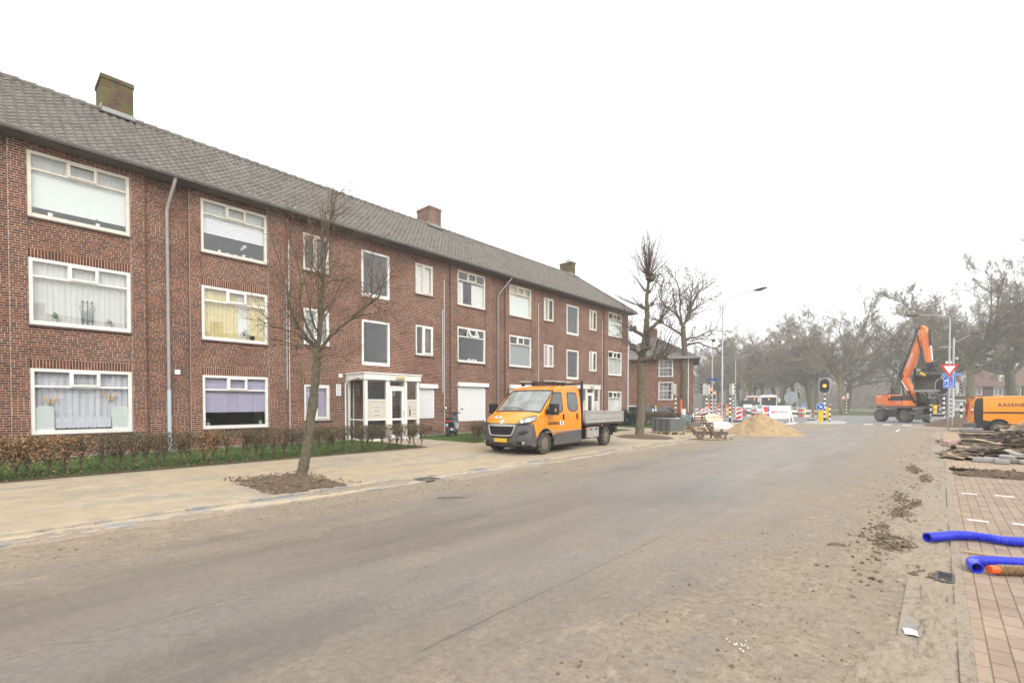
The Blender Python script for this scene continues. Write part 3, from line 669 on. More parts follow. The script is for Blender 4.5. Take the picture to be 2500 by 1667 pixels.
for (k, a, b_, z0, z1) in W:
    c, l = k
    if c in COLW:
        if k in ('Fg', 'Gg'): shutter(a, b_, z0+.0, z1); continue
        w, x = big_window(k, a, b_, z0, z1, tilt=(k == 'Fm')); xi = x-.125
        i0, i1, j0, j1 = a+.06, b_-.06, z0+.12, z1-.06
        if k == 'At': curtain(w, xi, i0, i1, z0+.30, z1-.55, M_NET[3], 0, name='roller_blind'); curtain(w, xi-.12, i0, i1, z0+1.2, j1, M_NET[8], .01)
        elif k == 'Am': curtain(w, xi-.02, i0, i1, j0, j1, M_NET[8], .010, 17)
        elif k == 'Ag':
            curtain(w, xi-.05, i0, i1, j0, j1, M_NET[6], .018, 13)
            mb = MB()   # lace border hanging along the bottom, and two frosted panels
            mb.grid(120, 1, lambda u, v: (xi+.03+.002*math.sin(u*90), i0+.42+(i1-i0-.84)*u, j0+(.03+.02*abs(math.sin(u*40)))*(1-v)+.34*v), M_NET[6]); mb.build('lace_border', w, world=True)
            for (p0, p1) in ((i0+.02, i0+.40), (i1-.40, i1-.02)):
                mb = MB(); mb.prism([(p0, j0-.01), (p1, j0-.01), (p1, j0+.58), ((p0*3+p1)/4*.0+p1-.06, j0+.63), ((p0+p1)/2, j0+.66), (p0+.06, j0+.63), (p0, j0+.58)], .01, M_NET[3], Matrix(((0, 1, 0, xi+.06), (1, 0, 0, 0), (0, 0, 1, 0), (0, 0, 0, 1))))
                mb.build('frosted_panel', w, world=True)
        elif k == 'Bt': slats(w, xi, i0, i1, z0+.68, z1-.55, M_NET[7], .085); curtain(w, xi-.1, i0, i1, z0+1.2, j1, M_NET[8], .01)
        elif k == 'Bm': curtain(w, xi-.03, i0, i0+1.08, j0, j1, M_NET[1], .02, 9); curtain(w, xi-.05, i0+1.02, i0+1.42, j0, j1, M_NET[0], .01); curtain(w, xi-.03, i0+1.38, i1, j0, j1, M_NET[1], .02, 5)
        elif k == 'Bg': curtain(w, xi, i0, i1, z0+.55, z1-.1, M_NET[2], 0, name='roller_blind')
        elif k == 'Ft': curtain(w, xi, i0, i0+.42, j0, z1-.55, M_NET[0], .02); curtain(w, xi, i0+1.0, i1, j0, z1-.55, M_NET[0], .025)
        elif k == 'Fm': pass
        elif k == 'Gt': curtain(w, xi, i0, i1, j0, z1-.55, M_NET[3], 0, name='roller_blind'); curtain(w, xi-.1, i0, i1, z0+1.2, j1, M_NET[1], .01)
        elif k == 'Gm': curtain(w, xi, i0, i1, j0, z1-.5, M_NET[4], .004, name='roller_blind')
        elif k == 'Kt': curtain(w, xi, i0, i1, j0, z1-.5, M_NET[3], 0, name='roller_blind')
        elif k == 'Km': curtain(w, xi, i0, i1, j0, z1-.5, M_NET[8], .03, 9)
        elif k == 'Kg': curtain(w, xi, i0, i1, j0, z1-.5, M_NET[0], .03, 8)
    elif c in COLN:
        if k == 'Eg': shutter(a, b_, z0, z1); continue
        w, x = two_window(k, a, b_, z0, z1); xi = x-.125; i0, i1, j0, j1 = a+.05, b_-.05, z0+.08, z1-.05
        if k in ('Et',): curtain(w, xi, i0, i1, j0, j1, M_NET[0], .02)
        elif k == 'Em': curtain(w, xi, i0+.45, i1, j0+.1, j1, M_NET[9], .02)
        elif k == 'Cg': curtain(w, xi, i0, i1, j0, j1, M_NET[2], .01)
        elif k == 'Cm': curtain(w, xi, i0, i1, j0, j1, M_NET[4], .03)
        elif k == 'Hm': curtain(w, xi, i0, i1, j0, j1, M_NET[5], .03)
        elif k in ('Jt', 'Ht', 'Jm'): curtain(w, xi, i0, i0+.3, j0, j1, M_NET[0], .02)
    elif l != 'g': stair_window(k, a, b_, z0, z1)

# roof of pantiles: every tile a curved, overlapping shape
EX, EZ, RXX, RZZ, YE, YH = -17.46, 8.50, -21.2, 11.41, 33.95, 31.15
def roofz(t): return EZ+(RZZ-EZ)*(t*.93+.07*t*t)
def m_tile():
    m, n, b = newmat('weathered_pantile'); p = pos(n); x, y, z = n.sep(p)
    cell = n.comb(n.math('FLOOR', n.math('DIVIDE', y, .225)), n.math('FLOOR', n.math('MULTIPLY', z, 5.5)), 2.0)
    c = n.ramp(n.white(cell), [(0, (.118, .098, .090)), (.25, (.142, .122, .112)), (.45, (.128, .11, .102)), (.6, (.16, .142, .128)), (.75, (.108, .088, .080)), (.88, (.142, .130, .118))], 'CONSTANT')
    l = n.noise(p, 3.2, 6, .7); c = n.mix(n.ramp(l, [(.42, 0.), (.62, .75)]), c, (.185, .172, .142))
    c = n.mix(n.ramp(n.noise(p, 1.1, 4), [(.5, 0.), (.68, .5)]), c, (.13, .125, .085))
    c = n.mix(n.ramp(n.noise(p, 14, 5, .7), [(.55, 0.), (.75, .6)]), c, (.25, .225, .195))
    n.set(b.inputs['Base Color'], c); b.inputs['Roughness'].default_value = .85; b.inputs['Specular IOR Level'].default_value = .3
    n.set(b.inputs['Normal'], n.bump(n.noise(p, 30, 4, .7), .006)); return m
M_TILE = m_tile()
prof = [(0, 0), (.15, .012), (.32, .040), (.5, .052), (.68, .038), (.84, .008)]   # cross-section of one pantile
SL = math.hypot(EX-RXX, RZZ-EZ); NR = 15; TW = .225
nrm = Vector((RZZ-EZ, 0, EX-RXX)).normalized()
def roof_side(front=True):
    mb = MB(); vs = []; fs = []
    ycols = []; y = Y0
    while y < YE: 
        for f, h in prof: ycols.append((y+f*TW, h))
        y += TW
    rows = []
    for i in range(NR):
        for (t, lift) in ((i/NR, .034), ((i+.96)/NR, .004)): rows.append((t, lift))
    for (t, lift) in rows:
        ymax = YE+(YH-YE)*t
        for (yy, h) in ycols:
            q = min(yy, ymax); X = EX+(RXX-EX)*t; hh = h+lift if yy < ymax else lift
            if front: vs.append((X+nrm.x*hh, q, roofz(t)+nrm.z*hh))
            else: vs.append((2*RXX-X, q, roofz(t)+.02))
    n_ = len(ycols)
    for i in range(len(rows)-1):
        ymax = YE+(YH-YE)*rows[i][0]
        for j in range(n_-1):
            if ycols[j][0] < ymax: fs.append((i*n_+j, i*n_+j+1, (i+1)*n_+j+1, (i+1)*n_+j))
    mb.add(vs, fs, M_TILE); return mb
mb = roof_side()
b2 = MB(); BX = 2*RXX-EX
b2.add([(BX, Y0, EZ), (BX, YE, EZ), (RXX, YH, RZZ), (RXX, Y0, RZZ)], [(0, 1, 2, 3)], M_TILE)
b2.add([(EX, YE, EZ), (BX, YE, EZ), (RXX, YH, RZZ)], [(0, 1, 2)], M_TILE)
mb.add(b2.v, b2.f, M_TILE)
roof = mb.build('roof', bld, smooth=True, world=True)
# ridge and hip caps
mb = MB(); y = Y0
while y < YH:
    mb.tube([(RXX, y, RZZ+.015), (RXX, y+.40, RZZ+.035)], [.105, .125], 10, M_TILE); y += .385
for s in (0, 1):
    p = Vector((RXX, YH, RZZ+.02)); q = Vector((EX if s == 0 else BX, YE, EZ+.05)); d = q-p; k = int(d.length/.39)
    for i in range(k): mb.tube([p+d*((i+1)/k), p+d*((i-.04)/k)], [.12, .10], 8, M_TILE)
mb.build('ridge_tiles', roof, smooth=True, world=True)
# soffit, gutter, downpipes
mb = MB(); mb.box(XB-.5, EX-.03, Y0, YE-.06, 8.42, 8.47, mat('brown_soffit', (.10, .075, .06), .8)); mb.build('soffit', bld, world=True)
mb = MB()
def half(u, v): a = math.pi*(1.0+v); return (EX+.045+.078*math.cos(a), Y0+(YE+.0-Y0)*u, 8.525+.085*math.sin(a))
mb.grid(1, 10, half, M_ZINC)
def half2(u, v): a = math.pi*(1.0+v); return (EX+.045+.072*math.cos(a), Y0+(YE+.0-Y0)*u, 8.527+.078*math.sin(a))
mb.grid(1, 10, half2, M_ZINC)
mb.tube([(EX+.125, Y0, 8.528), (EX+.125, YE, 8.528)], .011, 6, M_ZINC); mb.tube([(EX+.05, YE-.01, 8.49), (EX+.05, YE+.01, 8.49)], .075, 12, M_ZINC)
y = Y0+.5
while y < YE: mb.tube([(EX+.045+.083*math.cos(a), y, 8.525+.09*math.sin(a)) for a in [math.pi*(1+i/8) for i in range(9)]], .010, 4, M_ZINC); y += 1.7
mb.build('gutter', bld, smooth=True, world=True)
def pipe(pts, r, m, bands=()):
    mb = MB(); mb.tube(pts, r, 12, m)
    for z in bands: mb.tube([(pts[-1][0], pts[-1][1], z), (pts[-1][0], pts[-1][1], z+.05)], r+.007, 12, m)
    return mb.build('downpipe', bld, smooth=True, world=True)
p = pipe([(-17.46, 4.16, 8.45), (-17.50, 4.14, 8.33), (-17.86, 4.05, 7.72), (-17.93, 4.03, 7.55), (-17.93, 4.03, 1.9)], .047, M_PIPE, (7.4, 5.4, 3.4, 4.6, 2.3))
mb = MB(); mb.tube([(-17.925, 4.03, 2.0), (-17.925, 4.03, .1)], .055, 12, M_PVCG); mb.build('lower_pipe', p, smooth=True, world=True)
pipe([(-17.46, 19.55, 8.45), (-17.50, 19.5, 8.33), (-17.88, 19.0, 7.55), (-17.93, 18.93, 7.4), (-17.93, 18.93, .1)], .045, M_ZINC, (6.3, 4.4, 2.5))
pipe([(-17.46, 33.7, 8.45), (-17.50, 33.65, 8.3), (-17.80, 33.36, 7.7), (-17.84, 33.30, 7.5), (-17.84, 33.30, .1)], .045, mat('white_blue_pipe', (.62, .66, .74), .4, var=.05), (5.3, 3.2))
for y in (7.78, 15.22, 22.55, 29.85):
    mb = MB(); xx = FX-.10; mb.tube([(xx, y, 7.6), (xx, y, .2)], .012, 6, M_PVC)
    if y < 20: mb.tube([(xx, y-.1, 6.15), (xx, y-.1, 2.1)], .022, 8, M_PVCG)
    mb.build('cable_conduit', bld, smooth=True, world=True)
# vents and house number plates
for (y, z) in ((4.27, 2.57), (9.8, 2.70)):
    mb = MB(); x = xo(y); mb.box(x, x+.04, y-.075, y+.075, z-.075, z+.075, M_PVC)
    for i in range(4): mb.box(x+.04, x+.046, y-.055, y+.055, z-.055+i*.03, z-.042+i*.03, M_SIGW)
    mb.build('wall_vent', bld, world=True, bev=.006)
M_INK = mat('blue_ink', (.04, .16, .30), .5)
TY = Matrix(((0, 1, 0, 0), (1, 0, 0, 0), (0, 0, 1, 0), (0, 0, 0, 1)))   # helper axes
def facing_x(x, y, z): return T(x, y, z) @ RZ(R(90))
def number_plate(x, y, z, rows, par, w=.21, h=.46):
    mb = MB(); mb.box(x, x+.012, y-w/2, y+w/2, z-h/2, z+h/2, M_SIGW); o = mb.build('number_plate', par, world=True)
    mb = MB()
    for i, t in enumerate(rows):
        text(t[0], .12, M_INK, facing_x(x+.016, y-.01, z+h/2-.09-i*.14), mb, bold=.002)
        if len(t) > 1: text(t[1], .05, M_INK, facing_x(x+.016, y+.075, z+h/2-.055-i*.14), mb)
    mb.build('numbers', o, world=True)
number_plate(FX-.12, 9.72, 2.13, [('21', 'B'), ('21', 'A'), ('21',)], bld)
mb = MB(); mb.box(FX-.12, FX-.11, 14.05, 14.45, .30, .50, M_DARK); 
for i in range(8): mb.box(FX-.11, FX-.07, 14.06+i*.05, 14.075+i*.05, .30, .50, M_BRICK)
mb.build('air_brick', bld, world=True)
# chimneys
def chimney(y0, y1, zt, m, pots_):
    mb = MB(); x1, x0 = -21.0, -22.1
    mb.box(x0, x1, y0, y1, 10.6, zt-.14, m); mb.box(x0-.03, x1+.03, y0-.03, y1+.03, zt-.14, zt-.02, m); mb.box(x0-.01, x1+.01, y0-.01, y1+.01, zt-.02, zt+.01, M_CONC)
    c = mb.build('chimney', roof, world=True)
    mb = MB(); mb.box(x1-.15, x1+.10, y0-.05, y1+.05, 11.30, 11.34, M_STEELD); mb.box(x1, x1+.02, y0-.04, y1+.04, 11.30, 11.52, M_ZINC); mb.box(x0, x1+.02, y0-.022, y0, 11.3, 11.62, M_ZINC)
    mb.build('flashing', c, world=True)
    for (xx, yy, r, h) in pots_:
        mb = MB(); mb.tube([(xx, yy, zt), (xx, yy, zt+h)], r, 14, M_ALU); mb.tube([(xx, yy, zt+h), (xx, yy, zt+h+.03)], r*1.25, 14, M_STEELD); mb.build('flue', c, smooth=True, world=True)
chimney(2.94, 3.79, 12.61, M_CH1, [(-21.35, 3.2, .11, .10), (-21.5, 3.52, .10, .05)])
chimney(16.71, 17.54, 12.46, M_CH2, [])
chimney(30.3, 30.83, 12.42, M_CH1, [(-21.3, 30.45, .08, .16), (-21.6, 30.6, .09, .2)])
# porches
def porch(dy, rows, label_dark=False):
    yA, yB, x1, x0 = 10.09+dy, 12.72+dy, -16.7, FX-.12
    mb = MB()
    for (a, b_) in ((yA, yA+.14), (yA+.98, yA+1.16), (yA+1.86, yA+2.0), (yB-.12, yB)): mb.box(x1-.12, x1, a, b_, .1, 2.52, M_WHITE)
    for yy in (yA, yB-.10): mb.box(x0+.02, x0+.12, yy, yy+.10, .1, 2.52, M_WHITE)
    zr = (.94, 1.72)
    for z in zr:
        mb.box(x1-.10, x1-.01, yA+.14, yA+.98, z-.03, z+.03, M_WHITE); mb.box(x1-.10, x1-.01, yA+2.0, yB-.12, z-.03, z+.03, M_WHITE)
    for yy in (yA+.02, yB-.08): mb.box(x0+.12, x1-.12, yy, yy+.06, .91, .97, M_WHITE); mb.box(x0+.12, x1-.12, yy, yy+.06, .1, .17, M_WHITE)
    mb.box(x1-.10, x1-.01, yA+.14, yA+.98, .1, .17, M_WHITE); mb.box(x1-.10, x1-.01, yA+2.0, yB-.12, .1, .17, M_WHITE)
    mb.box(x1-.10, x1-.012, yA+1.16, yA+1.86, 2.22, 2.30, M_WHITE)
    P = mb.build('porch', bld, world=True, bev=.006)
    mb = MB(); mb.box(x0, x1+.06, yA-.05, yB+.05, 2.522, 2.76, M_WHITE); mb.box(x0, x1+.10, yA-.09, yB+.09, 2.762, 2.81, M_PVC); mb.build('canopy', P, world=True, bev=.01)
    mb = MB(); mb.box(x1+.06, x1+.13, yA+1.40, yA+1.80, 2.56, 2.70, mat('yellowed_lamp_cover', (.50, .42, .20), .4)); mb.build('lamp', P, world=True, bev=.03)
    mb = MB()
    for (a, b_, z0, z1) in ((yA+.14, yA+.98, 1.75, 2.52), (yA+.14, yA+.98, .17, .91), (yA+2.0, yB-.12, 1.75, 2.52), (yA+2.0, yB-.12, .17, .91), (yA+1.16, yA+1.86, 2.30, 2.52)):
        mb.add([(x1-.05, a, z0), (x1-.05, b_, z0), (x1-.05, b_, z1), (x1-.05, a, z1)], [(0, 1, 2, 3)], M_GLASSD)
    for yy in (yA+.05, yB-.05):
        for (z0, z1) in ((.17, .91), (.97, 2.52)): mb.add([(x0+.12, yy, z0), (x1-.12, yy, z0), (x1-.12, yy, z1), (x0+.12, yy, z1)], [(0, 1, 2, 3)], M_GLASSD)
    mb.build('glazing', P, world=True)
    for (a, b_) in ((yA+.14, yA+.98), (yA+2.0, yB-.12)):
        mb = MB(); mb.box(x1-.09, x1-.03, a, b_, .97, 1.69, M_PANEL)
        for i in range(3):
            yc = (a+b_)/2+(.12 if a > yA+1 else 0); z = 1.13+i*.16; wd = .17 if a < yA+1 else .13
            mb.box(x1-.03, x1-.018, yc-wd, yc+wd, z-.035, z+.035, M_PVC); mb.box(x1-.018, x1-.012, yc-wd+.02, yc+wd-.02, z-.002, z+.02, M_BLACK)
        if a > yA+1:
            mb.box(x1-.03, x1-.012, a+.09, a+.20, 1.38, 1.50, M_ALU); mb.box(x1-.03, x1-.016, a+.12, a+.18, 1.08, 1.34, M_STEELD)
        mb.build('letterbox_panel', P, world=True)
    mb = MB(); frame_rect(mb, x1-.085, x1-.02, yA+1.17, yA+1.85, .14, 2.21, .10, M_PVC, .16); mb.box(x1-.08, x1-.025, yA+1.27, yA+1.75, .90, .98, M_PVC)
    for (z0, z1) in ((.30, .90), (.98, 2.11)): mb.add([(x1-.05, yA+1.27, z0), (x1-.05, yA+1.75, z0), (x1-.05, yA+1.75, z1), (x1-.05, yA+1.27, z1)], [(0, 1, 2, 3)], M_GLASSD)
    mb.tube([(x1, yA+1.80, 1.05), (x1+.03, yA+1.80, 1.05), (x1+.03, yA+1.80, 1.30), (x1, yA+1.80, 1.30)], .010, 6, M_CHROME)
    mb.build('door', P, world=True)
    mb = MB(); mb.tube([(x1-.18, yA-.09, 2.62), (x0+.2, yA-.11, 2.5), (x0+.10, yA-.12, 2.35), (x0+.10, yA-.12, .1)], .035, 10, M_PVC); mb.build('drainpipe', P, smooth=True, world=True)
    number_plate(FX-.118, yA+2.2, 2.15, rows, P)
    mb = MB(); mb.box(x0-.02, x0+.03, yA+.25, yA+.3, .1, 2.5, M_WHITE); mb.box(x0-.6, x0-.55, yA+.3, yB-.3, .0, 2.6, M_ROOM)
    for i in range(5): mb.tube([(x0-.2, yA+.5+i*.12, .3), (x0-.2, yA+.5+i*.12, 1.3)], .012, 5, M_WOODM)
    mb.build('stair_rail', P, world=True)
porch(0, [('23', 'B'), ('23', 'A'), ('23',)])
porch(14.62, [('25', 'B'), ('25', 'A'), ('25',)])

# ------------------------------------------------------------------ the house at the corner
M_CORNER = T(-17.1, 44.4, 0) @ RZ(R(22))
h2 = thing('corner_house', 'two-storey brick house with hipped roof standing beyond the flats on the corner', 'house', (-17.1, 44.4, 0), R(22))
def L2(mb, name, par=None, **k): return mb.build(name, par or h2, **k)
LW, LD, HE = 7.6, 9.0, 5.95
win2 = [(-3.05, -1.85, 3.70+.55, 5.72), (-3.05, -1.85, 2.07, 3.62)]
def m_localbrick():
    m = M_BRICK2.copy(); m.name = 'corner_house_brick'; nt = m.node_tree
    g = [q for q in nt.nodes if q.type == 'NEW_GEOMETRY'][0]; tc = nt.nodes.new('ShaderNodeTexCoord')
    for l in list(nt.links):
        if l.from_node == g and l.from_socket.name == 'Position': nt.links.new(tc.outputs['Object'], l.to_socket)
    return m
M_B2L = m_localbrick()
mb = MB(); xs = sorted({-LW, 0, *[w[0] for w in win2], *[w[1] for w in win2]}); zz = sorted({0, HE, *[w[2] for w in win2], *[w[3] for w in win2]})
for i in range(len(xs)-1):
    for j in range(len(zz)-1):
        xm, zm = (xs[i]+xs[i+1])/2, (zz[j]+zz[j+1])/2
        if not any(w[0] < xm < w[1] and w[2] < zm < w[3] for w in win2): mb.add([(xs[i], 0, zz[j]), (xs[i+1], 0, zz[j]), (xs[i+1], 0, zz[j+1]), (xs[i], 0, zz[j+1])], [(0, 1, 2, 3)], M_B2L)
for a, b_ in (((0, 0), (0, LD)), ((0, LD), (-LW, LD)), ((-LW, LD), (-LW, 0))): mb.add([(*a, 0), (*b_, 0), (*b_, HE), (*a, HE)], [(0, 1, 2, 3)], M_B2L)
for (a, b_, c, d) in win2: mb.add([(a, 0, c), (a, .12, c), (a, .12, d), (a, 0, d), (b_, 0, c), (b_, .12, c), (b_, .12, d), (b_, 0, d)], [(0, 1, 2, 3), (4, 7, 6, 5), (3, 2, 6, 7), (0, 4, 5, 1)], M_B2L)
L2(mb, 'wall')
for (a, b_, c, d) in win2:
    mb = MB(); mb.box(a-.04, a+.04, -.03, .07, c-.02, d+.04, M_WHITE); mb.box(b_-.05, b_+.06, -.03, .07, c-.02, d+.04, M_WHITE); mb.box(a+.05, b_-.05, -.03, .07, d-.03, d+.04, M_WHITE)
    mb.box(a+.05, b_-.05, -.03, .07, (c+d)/2-.03, (c+d)/2+.03, M_WHITE)
    for i in (1, 2): mb.box(a+(b_-a)*i/3-.011, a+(b_-a)*i/3+.011, -.01, .05, c, d, M_WHITE)
    for i in (1, 3): mb.box(a+.05, b_-.05, -.01, .05, c+(d-c)*i/4-.011, c+(d-c)*i/4+.011, M_WHITE)
    mb.box(a-.10, b_+.10, -.07, .07, c-.10, c-.02, M_WHITE)
    w = L2(mb, 'window')
    mb = MB(); mb.add([(a, .03, c), (b_, .03, c), (b_, .03, d), (a, .03, d)], [(0, 1, 2, 3)], M_GLASS); mb.build('pane', w)
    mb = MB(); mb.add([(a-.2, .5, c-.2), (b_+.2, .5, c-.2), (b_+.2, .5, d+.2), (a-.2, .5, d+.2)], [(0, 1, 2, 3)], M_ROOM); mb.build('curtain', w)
mb = MB(); e = .55; ax, ay, az = -LW/2, LW/2, 8.55
pts = [(e, -e, HE-.05), (-LW-e, -e, HE-.05), (ax, ay, az), (ax, LD-ay, az), (e, LD+e, HE-.05), (-LW-e, LD+e, HE-.05)]
mb.add(pts, [(0, 1, 2), (0, 2, 3, 4), (1, 5, 3, 2), (4, 3, 5), (0, 4, 5, 1)], M_TILE)
rf2 = L2(mb, 'roof')
mb = MB(); mb.box(ax-.5, ax+.35, ay-.2, ay+.6, 7.6, 9.3, M_B2L); mb.build('chimney', rf2)
mb = MB(); mb.box(-LW-e-.05, e+.05, -e-.09, -e+.02, HE-.16, HE-.0, M_ZINC); mb.box(e-.02, e+.09, -e, LD+e, HE-.16, HE, M_ZINC); L2(mb, 'gutter')
mb = MB(); mb.tube([(.0-.45, -.3, HE-.12), (-.45, -.1, HE-.5), (-.45, -.07, HE-.9), (-.45, -.07, 0)], .05, 8, M_WHITE); L2(mb, 'downpipe', smooth=True)

# ------------------------------------------------------------------ houses across the street (behind the camera, seen mirrored in the panes) and across the park
def terrace(label, x, y, rz, n, w=6.2, d=8.5, he=5.4, hr=8.6, wallm=M_BRICKFAR, loc0=None, skip=()):
    t = thing('terraced_house', label, 'house', (x, y, 0), rz)
    Lx = n*w; wins = []
    for i in range(n):
        for (a, b_, c, dd) in ((.7, 2.6, .8, 2.3), (3.3, 4.3, .05, 2.2), (4.7, 5.7, 1.0, 2.2), (.9, 2.4, 3.3, 4.8), (3.6, 5.2, 3.4, 4.8)): wins.append((i*w+a, i*w+b_, c, dd))
    xs = sorted({0, Lx, *[q[0] for q in wins], *[q[1] for q in wins]}); zz = sorted({0, he, *[q[2] for q in wins], *[q[3] for q in wins]})
    mb = MB()
    for i in range(len(xs)-1):
        for j in range(len(zz)-1):
            xm, zm = (xs[i]+xs[i+1])/2, (zz[j]+zz[j+1])/2
            if not any(q[0] < xm < q[1] and q[2] < zm < q[3] for q in wins): mb.add([(xs[i], 0, zz[j]), (xs[i+1], 0, zz[j]), (xs[i+1], 0, zz[j+1]), (xs[i], 0, zz[j+1])], [(0, 1, 2, 3)], wallm)
    mb.add([(0, 0, 0), (0, d, 0), (0, d, he), (0, d/2, hr), (0, 0, he)], [(0, 1, 2, 3, 4)], wallm); mb.add([(Lx, 0, 0), (Lx, d, 0), (Lx, d, he), (Lx, d/2, hr), (Lx, 0, he)], [(0, 1, 2, 3, 4)], wallm)
    mb.add([(0, d, 0), (Lx, d, 0), (Lx, d, he), (0, d, he)], [(0, 1, 2, 3)], wallm); mb.build('wall', t)
    for q in wins:
        a, b_, c, dd = q; mb = MB()
        for s in ((a-.02, a+.09), (b_-.09, b_+.02), ((a+b_)/2-.03, (a+b_)/2+.03)): mb.box(s[0], s[1], -.02, .08, c, dd, M_WHITE)
        mb.box(a, b_, -.02, .08, dd-.09, dd+.02, M_WHITE); mb.box(a, b_, -.03, .08, c-.05, c+.06, M_WHITE); mb.box(a-.02, b_+.02, -.05, -.005, dd+.02, dd+.2, M_CREAM)
        wdw = mb.build('window' if q[3] != 2.2 or q[2] > .5 else 'door', t)
        mb = MB(); mb.add([(a, .04, c), (b_, .04, c), (b_, .04, dd), (a, .04, dd)], [(0, 1, 2, 3)], M_GLASS); mb.box(a, b_, .5, .55, c, dd, M_ROOM if rnd.random() < .5 else M_NET[8]); mb.build('pane', wdw)
    mb = MB(); rr = []
    for s in (-1, 1):
        ye = -.4 if s < 0 else d+.4; zl = he-.4*(hr-he)/(d/2)
        mb.add([(-.3, ye, zl), (Lx+.3, ye, zl), (Lx+.3, d/2, hr), (-.3, d/2, hr), (-.3, ye, zl-.15), (Lx+.3, ye, zl-.15), (Lx+.3, d/2, hr-.15), (-.3, d/2, hr-.15)], [(0, 1, 2, 3), (4, 7, 6, 5), (0, 4, 5, 1), (0, 3, 7, 4), (1, 5, 6, 2)], M_RTILE)
    rf = mb.build('roof', t)
    for i in range(n+1):
        mb = MB(); mb.box(i*w-.3, i*w+.5, d/2-.3, d/2+.3, hr-.5, hr+.9, wallm); mb.build('chimney', rf)
    for i in range(n):
        mb = MB(); mb.box(i*w+2.4, i*w+4.0, .9, 3.2, he+.2, he+1.9, M_WHITE); mb.box(i*w+2.55, i*w+3.85, .88, .9, he+.5, he+1.6, M_ROOM); mb.build('dormer', rf)
    return t
M_RTILE = mat('red_brown_roof_tiles', (.14, .085, .065), .85, var=.3, scale=3)
M_GTILE = mat('grey_roof_tiles', (.12, .11, .105), .8, var=.25, scale=4)
terrace('terraced brick houses lining the other side of the street, only mirrored in the windows', 12.5, 22, R(-90), 4, wallm=M_BRICKFAR)
terrace('brown brick terrace with pale windows across the park behind the bare trees, on the right', 1.5, 129, R(28), 4, wallm=M_BRICKFAR)
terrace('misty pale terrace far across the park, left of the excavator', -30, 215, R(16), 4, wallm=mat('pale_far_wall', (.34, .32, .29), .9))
# ------------------------------------------------------------------ trees and hedges
def rvec(r): return Vector((r.gauss(0, 1), r.gauss(0, 1), r.gauss(0, 1)))
def limb(mb, r, p, d, rad, length, seg, jit, trop, m, n=5, taper=.35, rmin=.002):
    """one curved limb; returns its points, directions and radii"""
    pts = [p.copy()]; ds = [d.normalized()]; rs = [rad]
    d = d.normalized(); q = p.copy()
    for i in range(seg):
        d = (d + rvec(r)*jit + Vector((0, 0, trop))).normalized(); q = q + d*(length/seg)
        pts.append(q.copy()); ds.append(d.copy()); rs.append(max(rmin, rad*(1-(1-taper)*(i+1)/seg)))
    mb.tube(pts, rs, n, m, cap=False); return pts, ds, rs
def grow(mbs, r, p, d, rad, length, lvl, P):
    """P[lvl] = dict(n children, ang, len ratio, rad ratio, jit, trop, seg, sides)"""
    L = P[lvl]; mb = mbs[0] if lvl < P['split'] else mbs[1]; m = P['m'][0] if lvl < P['split'] else P['m'][1]
    pts, ds, rs = limb(mb, r, p, d, rad, length, L['seg'], L['jit'], L['trop'], m, L['sides'], L.get('taper', .4), P.get('rmin', .004))
    if lvl+1 >= P['levels']: return
    N = P[lvl+1]; k = max(1, int(N['n']*r.uniform(.75, 1.25)+.5))
    for i in range(k):
        t = N['start']+(1-N['start'])*(i+r.random())/k; t = min(t, .999); f = t*(len(pts)-1); j = int(f); f -= j
        q = pts[j].lerp(pts[j+1], f); dd = ds[j]; ax = dd.cross(rvec(r)).normalized()
        nd = (Matrix.Rotation(R(N['ang'])*r.uniform(.6, 1.3), 3, ax) @ dd)
        grow(mbs, r, q, nd, max(P.get('rmin', .004), rs[j]*N['rr']*r.uniform(.8, 1.1)), length*N['lr']*r.uniform(.65, 1.2)*(1-.35*t), lvl+1, P)

